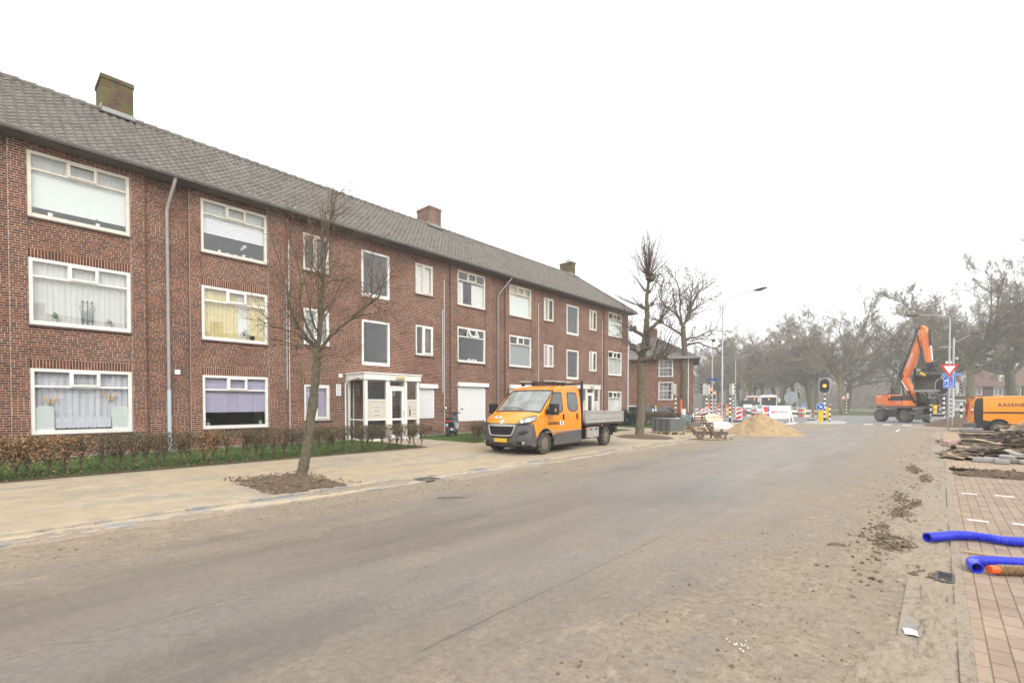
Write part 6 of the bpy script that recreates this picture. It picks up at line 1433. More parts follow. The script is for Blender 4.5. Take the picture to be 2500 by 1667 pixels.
mb = MB(); mb.box(1.22, 1.32, -.204, -.192, 7.35, 7.75, M_YEL); mb.build('marking', dp)
# tilt rotator and bucket
mb = MB(); mb.cbox((1.95, -.05, 4.85), (.75, .5, .35), M_BLACK, None); mb.tube([(1.85, -.05, 4.7), (1.75, -.05, 4.25)], .30, 18, M_STEELD); mb.tube([(1.45, -.4, 4.45), (2.1, .3, 4.4)], .13, 10, M_BLACK); mb.tube([(1.35, -.45, 4.2), (1.85, -.5, 3.95)], .09, 10, M_YEL); mb.box(1.35, 2.1, -.3, .25, 3.92, 4.12, M_STEELD)
mb.build('tilt_rotator', ex, bev=.03)
BM = T(1.75, -.05, 0) @ RZ(R(18))     # wide ditching bucket, mouth turned to the camera side
prf = [(-.30, 3.92), (.10, 3.90), (.36, 3.70), (.44, 3.35), (.34, 2.98), (.08, 2.74), (-.28, 2.66)]
mb = MB(); w2 = .95; th = .03
# profile lies across local y (depth), bucket length along local x
def pv(x, i, t=0): return (x, prf[i][0]+t, prf[i][1])
for i in range(len(prf)-1):
    a, b_ = prf[i], prf[i+1]; mb.add([(-w2, a[0], a[1]), (w2, a[0], a[1]), (w2, b_[0], b_[1]), (-w2, b_[0], b_[1]), (-w2, a[0]+th, a[1]+th*.5), (w2, a[0]+th, a[1]+th*.5), (w2, b_[0]+th, b_[1]+th*.5), (-w2, b_[0]+th, b_[1]+th*.5)], [(0, 1, 2, 3), (4, 7, 6, 5), (0, 3, 7, 4), (1, 5, 6, 2)], M_MUDST)
for s in (-1, 1): mb.add([(s*w2, a[0], a[1]) for a in prf]+[(s*(w2-.03), a[0], a[1]) for a in prf], [tuple(range(7)), tuple(range(13, 6, -1))], M_MUDST)
mb.box(-w2-.02, w2+.02, -.34, .10, 3.91, 3.97, M_STEELD); mb.box(-w2, w2, -.42, -.26, 2.60, 2.76, M_CONC)
mb.v = [tuple(BM @ Vector(p)) for p in mb.v]; mb.build('bucket', ex)

for o in ex.children:
    if o.name not in n_before: o.location.x += EXO
# --- scooter
scq = thing('motor_scooter', 'black motor scooter parked on the lawn against the flats, seen from behind', 'scooter', (-16.6, 14.5, .10), R(124))
mb = MB()
def whl(x, r, w):
    q = MB(); q.lathe([(r*.62, -w/2), (r*.9, -w/2), (r, -w*.2), (r, w*.2), (r*.9, w/2), (r*.62, w/2)], 24, M_RUB, T(x, 0, r) @ RX(R(90))); o = q.build('wheel', scq, smooth=True)
    q = MB(); q.lathe([(r*.62, -w*.3), (r*.5, -.01), (.04, -.02), (.04, .02), (r*.5, .01), (r*.62, w*.3)], 16, M_GALV, T(x, 0, r) @ RX(R(90))); q.build('rim', o, smooth=True)
whl(-.62, .24, .12); whl(.62, .24, .11)
def blob(q, secs, m, n=14):
    vs = []
    for (x, z, ry, rz_) in secs:
        for j in range(n): a = 2*math.pi*j/n; vs.append((x, ry*math.cos(a), z+rz_*math.sin(a)))
    k = len(secs); q.add(vs, [(i*n+j, i*n+(j+1) % n, (i+1)*n+(j+1) % n, (i+1)*n+j) for i in range(k-1) for j in range(n)]+[tuple(range(n)), tuple((k-1)*n+j for j in range(n))], m)
M_SC = mat('black_scooter_paint', (.03, .032, .035), .25, coat=.8, var=.1); M_SCG = mat('grey_scooter_paint', (.14, .15, .16), .3, coat=.6, var=.1)
q = MB(); blob(q, [(-.86, .70, .07, .04), (-.78, .70, .15, .09), (-.55, .68, .17, .13), (-.25, .62, .16, .15), (-.05, .50, .12, .14)], M_SC); q.build('tail_body', scq, smooth=True)
q = MB(); blob(q, [(-.84, .80, .10, .02), (-.70, .83, .15, .045), (-.40, .82, .15, .05), (-.12, .79, .12, .04), (-.02, .77, .06, .02)], M_BLACK); q.build('seat', scq, smooth=True)
q = MB(); blob(q, [(.22, .30, .16, .05), (.34, .45, .22, .08), (.40, .62, .21, .09), (.38, .82, .17, .08), (.33, .96, .10, .06)], M_SCG); q.box(-.1, .36, -.17, .17, .24, .31, M_BLACK); q.build('leg_shield', scq, smooth=True)
q = MB(); q.tube([(.62, 0, .24), (.50, 0, .55), (.36, 0, .98), (.33, 0, 1.04)], .03, 8, M_BLACK); q.tube([(.26, .32, 1.06), (.32, .12, 1.05), (.34, 0, 1.05), (.32, -.12, 1.05), (.26, -.32, 1.06)], .020, 8, M_BLACK); q.build('handlebar', scq, smooth=True)
q = MB(); blob(q, [(.28, 1.04, .09, .06), (.36, 1.03, .13, .09), (.46, .98, .09, .07)], M_SC); q.build('headlamp_housing', scq, smooth=True)
for s in (1, -1):
    q = MB(); q.tube([(.30, s*.22, 1.07), (.30, s*.30, 1.20), (.28, s*.36, 1.24)], .008, 5, M_BLACK); q.lathe([(.0, 0), (.06, .0), (.065, .012), (.055, .02), (.0, .022)], 14, M_CHROME, T(.28, s*.40, 1.26) @ RY(R(-90))); q.build('mirror', scq, smooth=True)
q = MB(); q.box(-.885, -.84, -.14, .14, .68, .74, M_RED); q.box(-.88, -.84, -.17, -.14, .68, .73, M_HIVIS); q.box(-.88, -.84, .14, .17, .68, .73, M_HIVIS); q.build('tail_light', scq, bev=.012)
q = MB(); q.box(-.94, -.90, -.09, .09, .40, .66, M_BLACK); q.box(-.95, -.94, -.055, .055, .50, .61, mat('light_blue_plate', (.25, .5, .72), .4)); q.box(-.95, -.94, -.06, .06, .42, .47, M_RED); q.build('licence_plate', scq)
q = MB(); q.tube([(-.15, -.16, .26), (-.4, -.17, .26), (-.78, -.17, .36)], [.03, .05, .06], 10, M_GALV); q.box(-.62, -.05, -.12, .12, .16, .42, M_STEELD); q.build('engine', scq, smooth=True)
q = MB(); blob(q, [(.42, .42, .05, .03), (.52, .50, .08, .03), (.66, .52, .08, .03), (.82, .42, .06, .02)], M_SCG); blob(q, [(-.44, .50, .05, .03), (-.6, .53, .07, .03), (-.86, .44, .07, .02)], M_BLACK); q.build('mudguard', scq, smooth=True)
q = MB(); q.tube([(-.2, .1, .2), (-.25, .2, .0)], .012, 5, M_STEELD); q.tube([(-.2, -.1, .2), (-.25, -.2, .0)], .012, 5, M_STEELD); q.build('stand', scq)

# --- small cars, bus and truck of the background
def car(label, x, y, rz, m, kind='hatch', group=None):
    t = thing('parked_car', label, 'car', (x, y, 0), rz, group); L_, Wd, Hh = 4.2, .86, 1.45
    bot = [(2.05, .30), (2.12, .50), (2.08, .72), (1.95, .80)]; hood = [(1.1, .98), (.95, 1.0)]; roofp = [(.25, 1.40), (-.2, 1.46), (-1.0, 1.44), (-1.35, 1.36)]; rear = [(-1.95, .98), (-2.08, .85), (-2.12, .5), (-2.05, .3)]
    pr_ = bot+hood+roofp+rear; q = MB(); vs = []; nn = 8
    for (px_, pz) in pr_:
        ww = Wd-.16*max(0, (pz-.95)/.5); 
        for j in range(nn+1): tt = -1+2*j/nn; vs.append((px_-.12*tt**4*(1 if px_ > 0 else -1)*(1 if pz < 1 else .3), ww*tt, pz-.03*tt**4*(pz > .9)))
    q.add(vs, [(i*(nn+1)+j, i*(nn+1)+j+1, (i+1)*(nn+1)+j+1, (i+1)*(nn+1)+j) for i in range(len(pr_)-1) for j in range(nn)], m)
    for s in (0, nn): q.add([vs[i*(nn+1)+s] for i in range(len(pr_))], [tuple(range(len(pr_)))], m)
    q.build('body', t, smooth=True)
    q = MB(); q.add([(1.06, -.66, 1.0), (1.06, .66, 1.0), (.30, .60, 1.38), (.30, -.60, 1.38)], [(0, 1, 2, 3)], M_DGL, T(.02, 0, .02)); q.build('windscreen', t)
    q = MB(); q.add([(-1.42, -.60, 1.34), (-1.42, .60, 1.34), (-1.92, .66, 1.02), (-1.92, -.66, 1.02)], [(0, 1, 2, 3)], M_DGL, T(-.02, 0, .02)); q.build('rear_window', t)
    for s in (1, -1):
        q = MB(); q.add([(.95, s*.865, 1.0), (.28, s*.745, 1.36), (-1.2, s*.745, 1.36), (-1.7, s*.865, 1.0)], [(0, 1, 2, 3)], M_DGL, T(0, s*.012, 0)); q.build('side_window', t)
        q = MB(); q.box(1.98, 2.08, s*.62-.16, s*.62+.16, .62, .74, M_LAMPG); q.build('headlight', t, bev=.02)
        q = MB(); q.box(-2.10, -2.0, s*.66-.14, s*.66+.14, .72, .90, M_RED); q.build('tail_light', t, bev=.02)
        q = MB(); q.box(.65, .8, s*.95-.08, s*.95+.08, .96, 1.08, M_BLACK); q.build('wing_mirror', t, bev=.02)
        for wx in (1.3, -1.3):
            wheel(t, wx, s*.85, .31, .2, M_RUB, M_GALV, s, n=18)
    q = MB(); q.box(2.10, 2.13, -.26, .26, .40, .51, M_PLATE); q.build('licence_plate', t)
    return t
car('dark blue car behind the clipped hedge, left of the lime tree', -17.3, 36.0, R(-160), mat('dark_blue_paint', (.02, .03, .05), .25, coat=.8))
car('white car half hidden by the dark evergreen bush', -20.4, 38.2, R(-165), mat('white_car_paint', (.72, .73, .73), .3, coat=.5))
cr = car('silver car with lit headlights coming along the avenue in front of the bus', -19.0, 74.5, R(-62), mat('silver_paint', (.52, .54, .56), .3, .3, coat=.5))
q = MB(); M_HL = emat('lit_headlamp', (1, .88, .65), 5.)
for s in (1, -1): q.box(2.07, 2.10, s*.62-.09, s*.62+.09, .64, .72, M_HL)
q.build('lit_lamp', cr)
M_BUSW = mat('white_bus_paint', (.70, .69, .67), .4, coat=.3)
def bus(label, x, y, rz, red=False):
    t = thing('city_bus', label, 'bus', (x, y, 0), rz, 'buses on the avenue'); q = MB(); q.box(-5.8, .12, -1.24, 1.24, .35, 3.0, M_BUSW); q.box(-5.6, -.1, -1.1, 1.1, 3.0, 3.1, M_BUSW); q.build('body', t, bev=.14)
    if red: q = MB(); q.box(-5.81, .13, -1.25, 1.25, 2.55, 2.95, M_RED); q.build('red_band', t, bev=.1)
    q = MB(); q.box(.10, .15, -1.08, 1.08, 1.35, 2.72, M_DGL); q.build('windscreen', t, bev=.04)
    q = MB(); text('1', .42, emat('dot_matrix', (1., .42, .05), 3.), T(.17, .05, 2.42) @ RZ(R(90)), q, bold=.012); q.build('route_number', t)
    for s in (1, -1): q = MB(); q.box(-5.5, -.3, s*1.245-.01, s*1.245+.01, 1.25, 2.4, M_DGL); q.build('side_window', t); q = MB(); q.tube([(.1, s*1.2, 2.7), (.35, s*1.45, 2.6)], .03, 6, M_BLACK); q.box(.28, .40, s*1.5-.12, s*1.5+.12, 1.9, 2.6, M_BUSW); q.build('mirror', t, bev=.03)
    q = MB()
    for s in (1, -1): q.box(.10, .15, s*.95-.16, s*.95+.16, .62, .82, M_LAMPG)
    q.box(.12, .15, .70, 1.0, 1.0, 1.22, M_RED); q.build('headlight', t)
    for wx in (-1.6, -4.6):
        for s in (1, -1): wheel(t, wx, s*1.2, .48, .28, M_RUB, M_GALV, s, n=16)
    return t
bus('white city bus with a dark windscreen waiting behind the white banner', -21.1, 87.2, R(-72))
bus('second bus with a red roof band, half hidden behind the white bus', -25.0, 93.5, R(-72), True)
t = thing('tipper_truck', 'small dark truck with a white front in the avenue left of the bus', 'truck', (-22.3, 80.0, 0), R(-70)); q = MB(); q.box(-1.5, 0, -.95, .95, .55, 1.5, M_STEELD); q.box(-1.4, -.3, -.9, .9, 1.5, 2.15, M_STEELD); q.build('cab', t, bev=.08)
q = MB(); q.box(0, .05, -.62, .62, 1.0, 1.55, M_SIGW); q.box(-.02, .05, -.62, .62, .5, .9, M_GALV); q.build('white_front_panel', t, bev=.02); q = MB(); q.box(-4.6, -1.6, -1.05, 1.05, .9, 1.6, mat('dark_green_bed', (.04, .05, .04), .6)); q.tube([(-2, -.9, 1.6), (-2, -.9, 2.3), (-2, .9, 2.3), (-2, .9, 1.6)], .03, 6, M_STEELD); q.build('bed', t)
q = MB(); q.box(-.33, -.30+.02, -.75, .75, 1.55, 2.05, M_DGL); q.build('windscreen', t)
for wx in (-.8, -3.6):
    for s in (1, -1): wheel(t, wx, s*.9, .38, .24, M_RUB, M_GALV, s, n=16)
for k, (x, y) in enumerate([(-64, 150), (-69, 152), (2, 126), (9, 134)]):
    car(['pale car far away at the left end of the avenue', 'grey car far away beside the pale one', 'white car parked across the park in front of the terrace', 'blue car parked across the park by the terrace'][k], x, y, R(20), [M_BUSW, M_GALV, M_BUSW, M_BLUE][k])
# ------------------------------------------------------------------ street furniture
def striped(mb, x, y, z0, z1, r, step=.21, first_black=True):
    z = z0; k = first_black
    while z < z1-.01:
        zz = min(z+step, z1); mb.tube([(x, y, z), (x, y, zz)], r, 12, M_SBLK if k else M_SWHT); z = zz; k = not k
    return mb
def lamp_post(label, x, y, h, reach, rz, rise=.75):
    t = thing('street_lamp', label, 'street lamp', (x, y, 0), rz, 'street lamps'); mb = MB()
    mb.tube([(0, 0, 0), (0, 0, 1.2), (0, 0, 1.22), (0, 0, h*.52), (0, 0, h*.53), (0, 0, h)], [.095, .095, .075, .07, .058, .05], 14, M_GALV); mb.build('pole', t, smooth=True)
    mb = MB(); c = [(0, 0, h), (.03, 0, h+.14), (.12, 0, h+.24), (.3, 0, h+.30)]+[(.3+(reach-.3)*k/6, 0, h+.30+(rise-.30)*math.sin(k/6*math.pi/2)) for k in range(1, 7)]
    mb.tube(c, .032, 10, M_GALV); mb.build('arm', t, smooth=True)
    mb = MB(); z = h+rise; mb.lathe([(.02, -.1), (.06, 0), (.13, .15), (.16, .45), (.14, .72), (.06, .86), (.01, .88)], 14, M_STEELD, T(reach-.05, 0, z) @ RY(R(84)) @ Matrix.Diagonal((.45, 1, 1, 1))); mb.build('lamp_head', t, smooth=True)
    mb = MB(); mb.box(reach+.12, reach+.62, -.09, .09, z-.085, z-.055, M_LAMPG); mb.build('lens', t); return t
lamp_post('tall grey street lamp in the foreground between the sand pile and the old chairs', -11.19, 34.2, 8.35, 1.95, R(5), .72)
lamp_post('smaller-looking street lamp further off in front of the misty avenue', -21.5, 71.3, 7.7, 2.3, R(8), .8)
lamp_post('tall street lamp rising behind the give way sign, its head over the excavator boom', .50, 50.7, 8.2, 1.9, R(180), .5)
M_LENSOFF = mat('dark_lens', (.03, .025, .022), .2, coat=.5)
def signal_head(par, x, y, z, rz, board='narrow', lit=None, n=3, col=None, sc_=1.):
    M = T(x, y, z) @ RZ(rz); mb = MB(); h = .30*n*sc_
    if board == 'oval':
        w, hh = .39, .64; o = [(w*math.cos(a)*1., w*math.sin(a)+ (hh-w)*(1 if math.sin(a) > 0 else -1)) for a in [2*math.pi*(i+.5)/28 for i in range(28)]]
        mb.prism([(a*1.08, b_*1.05) for a, b_ in o], .03, M_SIGW, M @ T(0, .02, 0)); mb.prism(o, .03, M_SBLK, M @ T(0, -.012, 0))
    mb.box(-.15*sc_, .15*sc_, -.03, .22, -h/2, h/2, M_SBLK if board == 'oval' else M_SIGG, M)
    if board == 'plain': mb.box(-.15*sc_, .15*sc_, -.035, -.03, -h/2, h/2, M_SBLK, M)
    hd = mb.build('signal_head', par, smooth=False, bev=.012)
    for i in range(n):
        zz = (n-1)*.15*sc_-i*.30*sc_; mb = MB(); on = (lit == i)
        mb.lathe([(.001, 0), (.07*sc_, .012), (.12*sc_, .0), (.12*sc_, -.01)], 18, emat('lit_'+col, {'amber': (1., .36, .02), 'red': (1., .10, .03)}[col], 4. if col == 'amber' else 5.) if on else M_LENSOFF, M @ T(0, -.045, zz) @ RX(R(90))); mb.build('lit_lens' if on else 'lens', hd, smooth=True)
        mb = MB(); vz = [(.115*sc_*math.cos(a), .115*sc_*math.sin(a)) for a in [math.pi*(-.1+1.2*k/12) for k in range(13)]]
        vs = [M @ Vector((a, -.03, zz+b_)) for a, b_ in vz]+[M @ Vector((a, -.24, zz+b_)) for a, b_ in vz]
        mb.add(vs, [(k, k+1, k+14, k+13) for k in range(12)], M_SBLK); mb.build('visor', hd, smooth=True)
    return hd
def signal(label, x, y, h, heads, r=.065, sb=.2):
    t = thing('traffic_signal', label, 'traffic light', (x, y, 0), 0, 'traffic signals at the junction'); mb = MB(); mb.tube([(0, 0, 0), (0, 0, h)], r, 12, M_SIGG); mb.build('pole', t, smooth=True)
    mb = MB(); striped(mb, 0, 0, .0, .42, r+.012, .42); striped(mb, 0, 0, .42, min(h-.1, 2.32), r+.012, .19, False); mb.build('striped_sleeve', t, smooth=True)
    for hd in heads: signal_head(t, *hd)
    return t
signal('traffic signal with a big oval board glowing amber on the island', -7.55, 49.6, 2.6, [(-.0, -.12, 3.18, R(8), 'oval', 1, 3, 'amber'), (.0, .22, 3.0, R(185), 'plain')])
signal('traffic signal seen from behind against the corner house window', -17.3, 40.9, 3.3, [(-.28, -.0, 2.9, R(-105), 'plain'), ], )
signal('traffic signal pole with a dark head turned to the left, by the waste heap', -16.0, 44.7, 3.2, [(-.28, 0, 2.95, R(-80), 'plain', None, 3, None, 1.15), (.1, .2, 2.9, R(170), 'plain')])
signal('traffic signal showing red, the upper of the two red lights', -17.75, 51.0, 3.2, [(0, -.15, 2.95, R(18), 'narrow', 0, 2, 'red')], r=.09)
signal('traffic signal showing red, the lower of the two red lights', -18.2, 53.4, 2.9, [(0, -.15, 2.65, R(18), 'narrow', 0, 2, 'red')])
signal('traffic signal pole with a grey head right of the foreground lamp post', -13.4, 43.0, 3.15, [(.2, .05, 2.85, R(150), 'plain')])
signal('traffic signal behind the give way sign with a dark oval board edged white', .22, 52.4, 2.5, [(-.12, -.12, 3.0, R(-5), 'oval', None, 3), ])
signal('middle striped signal pole behind the give way sign, grey head turned away', .72, 59.6, 3.0, [(.1, -.1, 3.0, R(150), 'plain'), (.5, .05, 3.0, R(100), 'plain')])
signal('farthest striped signal pole behind the give way sign', 1.05, 67.9, 2.9, [(.2, 0, 3.4, R(170), 'plain')])
signal('distant signal on a striped pole behind the red and white boards', -16.0, 82.2, 3.2, [(.15, 0, 2.9, R(20), 'plain')])
# tall mast with street name and camera
t = thing('camera_mast', 'thin tall mast with a blue street name plate beside the corner house', 'mast', (-17.9, 51.6, 0)); mb = MB(); mb.tube([(0, 0, 0), (0, 0, 3.2), (0, 0, 5.6), (0, 0, 8.0)], [.09, .09, .06, .05], 12, M_SIGG); mb.build('pole', t, smooth=True)
mb = MB(); mb.lathe([(.01, -.14), (.15, -.1), (.19, 0), (.15, .12), (.02, .16)], 12, M_BLACK, T(.15, 0, 8.2)); mb.tube([(0, 0, 8.0), (.15, 0, 8.1)], .03, 6, M_STEELD); mb.build('camera_dome', t, smooth=True)
mb = MB(); mb.box(-.55, .55, -.10, -.07, 4.08, 4.24, M_BLUE); mb.build('street_name_plate', t)
mb = MB(); mb.box(.02, .2, -.1, .1, 3.7, 3.95, M_SIGG); mb.build('sensor', t)
# mast pair behind the give way sign gets cameras
t = thing('camera_mast', 'pale mast with white cameras close beside the street lamp behind the give way sign', 'mast', (.78, 53.5, 0)); mb = MB(); mb.tube([(0, 0, 0), (0, 0, 7.0)], [.09, .06], 12, M_SIGG); mb.build('pole', t, smooth=True)
mb = MB(); mb.box(-.5, -.1, -.2, 0, 4.9, 5.1, M_SIGW); mb.tube([(0, 0, 6.2), (-.5, 0, 6.3), (-.9, 0, 6.25)], .03, 6, M_SIGG); mb.box(.1, .3, -.1, .1, 5.2, 5.4, M_SIGG); mb.tube([(0, 0, 6.6), (1.1, 0, 7.2)], .025, 6, M_SIGG); mb.box(1.0, 1.5, -.06, .06, 7.15, 7.25, M_STEELD); mb.build('cameras', t, bev=.02)
# striped posts
def striped_post(label, x, y, h, top=None, base=0):
    t = thing('striped_post', label, 'post', (x, y, base), 0, 'black and white striped posts'); mb = MB(); striped(mb, 0, 0, 0, h, .06, .21); o = mb.build('post', t, smooth=True)
    if top: mb = MB(); mb.tube([(0, 0, h), (0, 0, h+.16)], [.07, .05], 12, top); mb.build('beacon', t, smooth=True)
    return t
striped_post('striped post right of the amber signal on the island', -6.95, 48.1, 1.55)
striped_post('striped post between the excavator wheels and the grey machine cabinet', -.53, 49.1, 1.55)
striped_post('striped post behind the clipped hedge, left of the two', -14.9, 31.4, 1.42)
striped_post('striped post with a yellow beacon behind the clipped hedge', -15.5, 33.1, 1.30, M_YEL)
striped_post('distant striped post left of the chevron board', -20.0, 65.5, 2.4)
striped_post('striped post just left of the orange van tail', 1.1, 45.5, 1.7)
# illuminated traffic bollards
def arrow_bollard(label, x, y, h, sign=True):
    t = thing('yellow_bollard', label, 'bollard', (x, y, 0), 0, 'yellow traffic bollards'); mb = MB(); mb.box(-.16, .16, -.10, .10, .10, h, M_YEL); mb.box(-.12, .12, -.12, .12, 0, .10, M_BLACK); mb.build('post', t, bev=.03)
    if sign:
        mb = MB(); mb.lathe([(.01, 0), (.29, 0), (.30, .015), (.29, .03), (.01, .03)], 28, M_SIGW, T(0, -.10, h+.24) @ RX(R(90))); s_ = mb.build('round_sign', t, smooth=True)
        mb = MB(); mb.lathe([(.01, 0), (.275, 0), (.275, .006), (.01, .006)], 28, M_BLUE, T(0, -.128, h+.24) @ RX(R(90)))
        A = T(0, -.145, h+.24) @ RY(R(45)); mb.prism([(-.16, .035), (.02, .035), (.02, .10), (.17, 0), (.02, -.10), (.02, -.035), (-.16, -.035)], .008, M_SIGW, A); mb.build('arrow_face', s_)
    return t
arrow_bollard('yellow bollard with a blue arrow sign on the island', -7.2, 45.6, 1.14)
arrow_bollard('yellow bollard without a sign between the two striped poles of the island', -8.5, 57.4, 1.30, False)
arrow_bollard('far yellow bollard with a small blue arrow sign behind the red and white boards', -15.9, 86.0, 1.15)
arrow_bollard('yellow bollard left of the striped signal pole by the workers', -19.5, 61.5, 1.1, False)
# round sign from behind, with rail
t = thing('round_sign', 'big round road sign seen from its grey back above the white banner', 'sign', (-10.44, 51.0, 0)); mb = MB(); mb.tube([(0, 0, 0), (0, 0, 2.75)], .03, 8, M_GALV); mb.build('pole', t)
mb = MB(); mb.lathe([(.01, 0), (.56, 0), (.58, .02), (.57, .05), (.55, .03), (.01, .03)], 36, M_GALV, T(0, .09, 2.2) @ RX(R(90))); mb.build('sign_plate', t, smooth=True)
t = thing('roadside_rail', 'white tubular rail beyond the round sign', 'railing', (-13.2, 66, 0), R(10)); mb = MB()
for z in (.62, 1.15): mb.tube([(-1.2, 0, z), (1.2, 0, z)], .035, 8, M_SIGW)
for x in (-1.2, 1.2): mb.tube([(x, 0, 0), (x, 0, 1.17)], .035, 8, M_SIGW)
mb.build('rail', t, smooth=True)
# barriers
def barrier(label, x, y, rz, L_, reds):
    t = thing('road_barrier', label, 'barrier', (x, y, 0), rz, 'red and white barrier boards'); k = 0
    for z in (.32, .82):
        mb = MB(); mb.box(0, L_, -.012, .012, z, z+.17, M_SWHT); bd_ = mb.build('board', t)
        mb = MB()
        for a in reds: mb.box(a, a+.55, -.016, .016, z+.005, z+.165, M_RED)
        mb.build('red_band', bd_)
    for xx in (.1, L_-.1): mb = MB(); mb.box(xx-.025, xx+.025, .014, .05, .04, 1.08, M_SIGG); mb.box(xx-.1, xx+.1, -.35, .35, 0, .07, M_BLACK); mb.build('foot', t)
    return t
barrier('red and white barrier boards between the chevron board and the banner', -15.6, 53.2, R(14), 2.7, (.1, 1.05, 2.05))
barrier('red and white barrier boards right of the banner', -11.3, 54.4, R(25), 2.0, (.75,))
barrier('red and white barrier boards ending at the blue arrow sign', -9.45, 54.6, R(-55), 2.4, (.1, 1.3))
barrier('distant barrier boards in front of the orange workers', -25.5, 67.0, R(5), 6.0, (.4, 1.8, 3.2, 4.6))
barrier('distant barrier boards beyond the striped poles', -22.3, 60.5, R(15), 3.0, (.2, 1.4, 2.3))
t = thing('chevron_board', 'leaning white board with red diagonal stripes left of the sand pile', 'sign', (-13.36, 45.2, 0), R(8)); mb = MB(); mb.box(-.26, .26, -.03, .03, .15, 1.32, M_SWHT, RY(R(3))); mb.build('panel', t, bev=.02)
mb = MB()
for z in (.28, .70, 1.08): mb.prism([(-.21, z-.10), (.21, z+.10), (.21, min(z+.32, 1.28)), (-.21, min(z+.10, 1.28))], .008, M_RED, T(0, -.04, 0) @ RY(R(3)))
mb.build('red_stripes', t); mb = MB(); mb.box(-.4, .4, -.25, .25, 0, .12, M_BLACK); mb.tube([(-.12, .03, .1), (-.12, .03, 1.42)], .02, 6, M_GALV); mb.tube([(.12, .03, .1), (.12, .03, 1.42)], .02, 6, M_GALV); mb.build('base', t, bev=.03)
# the contractor's banner
t = thing('banner_board', 'white banner board with a red flower logo behind the sand pile', 'banner', (-11.25, 44.45, 0), R(41.5)); LB = 2.4
def brot(z): return T(0, 0, 0)
mb = MB(); mb.box(0, LB, -.02, .02, .34, 1.43, M_SIGW); mb.build('board', t, bev=.006)
mb = MB()
for x in (.06, LB-.06): mb.box(x-.03, x+.03, .02, .06, 0, 1.45, M_SIGW); mb.bar((x, .04, 1.3), (x+.02, -.55, 0), .05, .05, M_SIGW); mb.bar((x, .04, 1.3), (x, .6, 0), .05, .05, M_SIGG)
mb.build('leg', t)
M_PUR = mat('banner_purple', (.10, .055, .38), .5); M_BRED = mat('banner_red', (.75, .05, .03), .5)
mb = MB(); mb.box(.08, .44, -.026, -.022, .88, 1.36, M_BRED); mb.box(.44, .60, -.026, -.022, .92, 1.36, M_PUR); mb.box(.12, .44, -.026, -.022, .42, .78, M_BRED); mb.box(.44, .60, -.026, -.022, .42, .80, M_PUR)
def petal(cx, cz, s): return [(cx+s*a, cz+s*b_) for a, b_ in ((-1, .35), (-.72, .55), (-.62, 1.), (-.28, .72), (0, 1.05), (.28, .72), (.62, 1.), (.72, .55), (1, .35), (.85, -.25), (.45, -.7), (0, -1.05), (-.45, -.7), (-.85, -.25))]
mb.prism(petal(.92, .88, .155), .004, M_BRED, T(0, -.026, 0)); mb.prism([(.92+.075*a, .88+.075*b_) for a, b_ in ((-.9, .3), (-.3, .25), (0, .9), (.3, .25), (.9, .3), (.3, -.2), (0, -.9), (-.3, -.2))], .004, M_SIGW, T(0, -.032, 0))
mb.build('logo', t); mb = MB(); text('Strukton', .30, mat('banner_letters', (.06, .03, .06), .5), T(1.62, -.026, .93), mb, bold=.003); mb.build('lettering', t)
# give way sign and the blue diversion board
t = thing('give_way_sign', 'upside-down red and white triangle above a blue lane board on a grey pole', 'sign', (.38, 37.9, .02), R(14))
mb = MB(); mb.tube([(0, .05, 0), (0, .05, 3.86)], .038, 12, M_GALV); mb.build('pole', t, smooth=True)
def tri(r, z0=3.62, rr=.03):
    o = []
    for k in range(3):
        a = R(-90+120*k); cx, cz_ = (r-rr)*math.cos(a), (r-rr)*math.sin(a)+z0
        for d in (-50, -20, 20, 50): o.append((cx+rr*math.cos(a+R(d)), cz_+rr*math.sin(a+R(d))))
    return o
mb = MB(); mb.prism(tri(.475), .02, M_RED, T(0, -.0, 0)); s_ = mb.build('triangle_plate', t); mb = MB(); mb.prism(tri(.30, rr=.01), .006, M_SIGW, T(0, -.007, 0)); mb.build('white_field', s_)
mb = MB(); mb.box(-.27, .27, -.015, .01, 2.50, 3.14, M_BLUE); s_ = mb.build('lane_board', t, bev=.01); mb = MB()
for x in (-.045, .175):
    for i in range(5): mb.box(x-.022, x+.022, -.02, -.016, 2.70+.083*i, 2.745+.083*i, M_SIGW)
mb.box(.045, .095, -.02, -.016, 2.92, 3.09, M_RED); mb.box(.058, .082, -.02, -.016, 2.72, 2.84, M_SIGW); mb.box(-.20, -.18, -.02, -.016, 2.72, 2.93, M_SIGW); mb.prism([(-.22, 2.90), (-.10, 2.90), (-.10, 2.86), (-.045-.02, 2.93), (-.10, 3.0), (-.10, 2.955), (-.22, 2.955)], .004, M_SIGW, T(0, -.02, 0))
frame_pts = [(-.262, 2.508), (.262, 2.508), (.262, 3.132), (-.262, 3.132), (-.262, 2.508)]; mb.tube([(x, -.017, z) for x, z in frame_pts], .005, 4, M_SIGW); mb.build('lane_symbols', s_)
mb = MB(); text('LET OP', .125, M_SIGW, T(0, -.019, 2.60), mb, bold=.003); mb.build('lettering', s_)
t = thing('street_name_sign', 'narrow blue street name plate behind the give way sign', 'street sign', (.62, 44.0, 0), R(4)); mb = MB(); mb.box(-.55, .45, -.02, .0, 3.50, 3.66, mat('pale_blue_plate', (.16, .30, .62), .45)); mb.build('plate', t); mb = MB(); mb.tube([(0, .03, 0), (0, .03, 3.66)], .03, 8, M_GALV); mb.build('pole', t)
t = thing('triangle_sign', 'distant warning triangle seen at an angle on a striped pole in the grass', 'sign', (-10.2, 84.8, 0)); mb = MB(); striped(mb, 0, 0, 0, 2.3, .07, .23); mb.tube([(0, 0, 2.3), (0, 0, 3.1)], .035, 8, M_GALV); mb.build('pole', t, smooth=True)
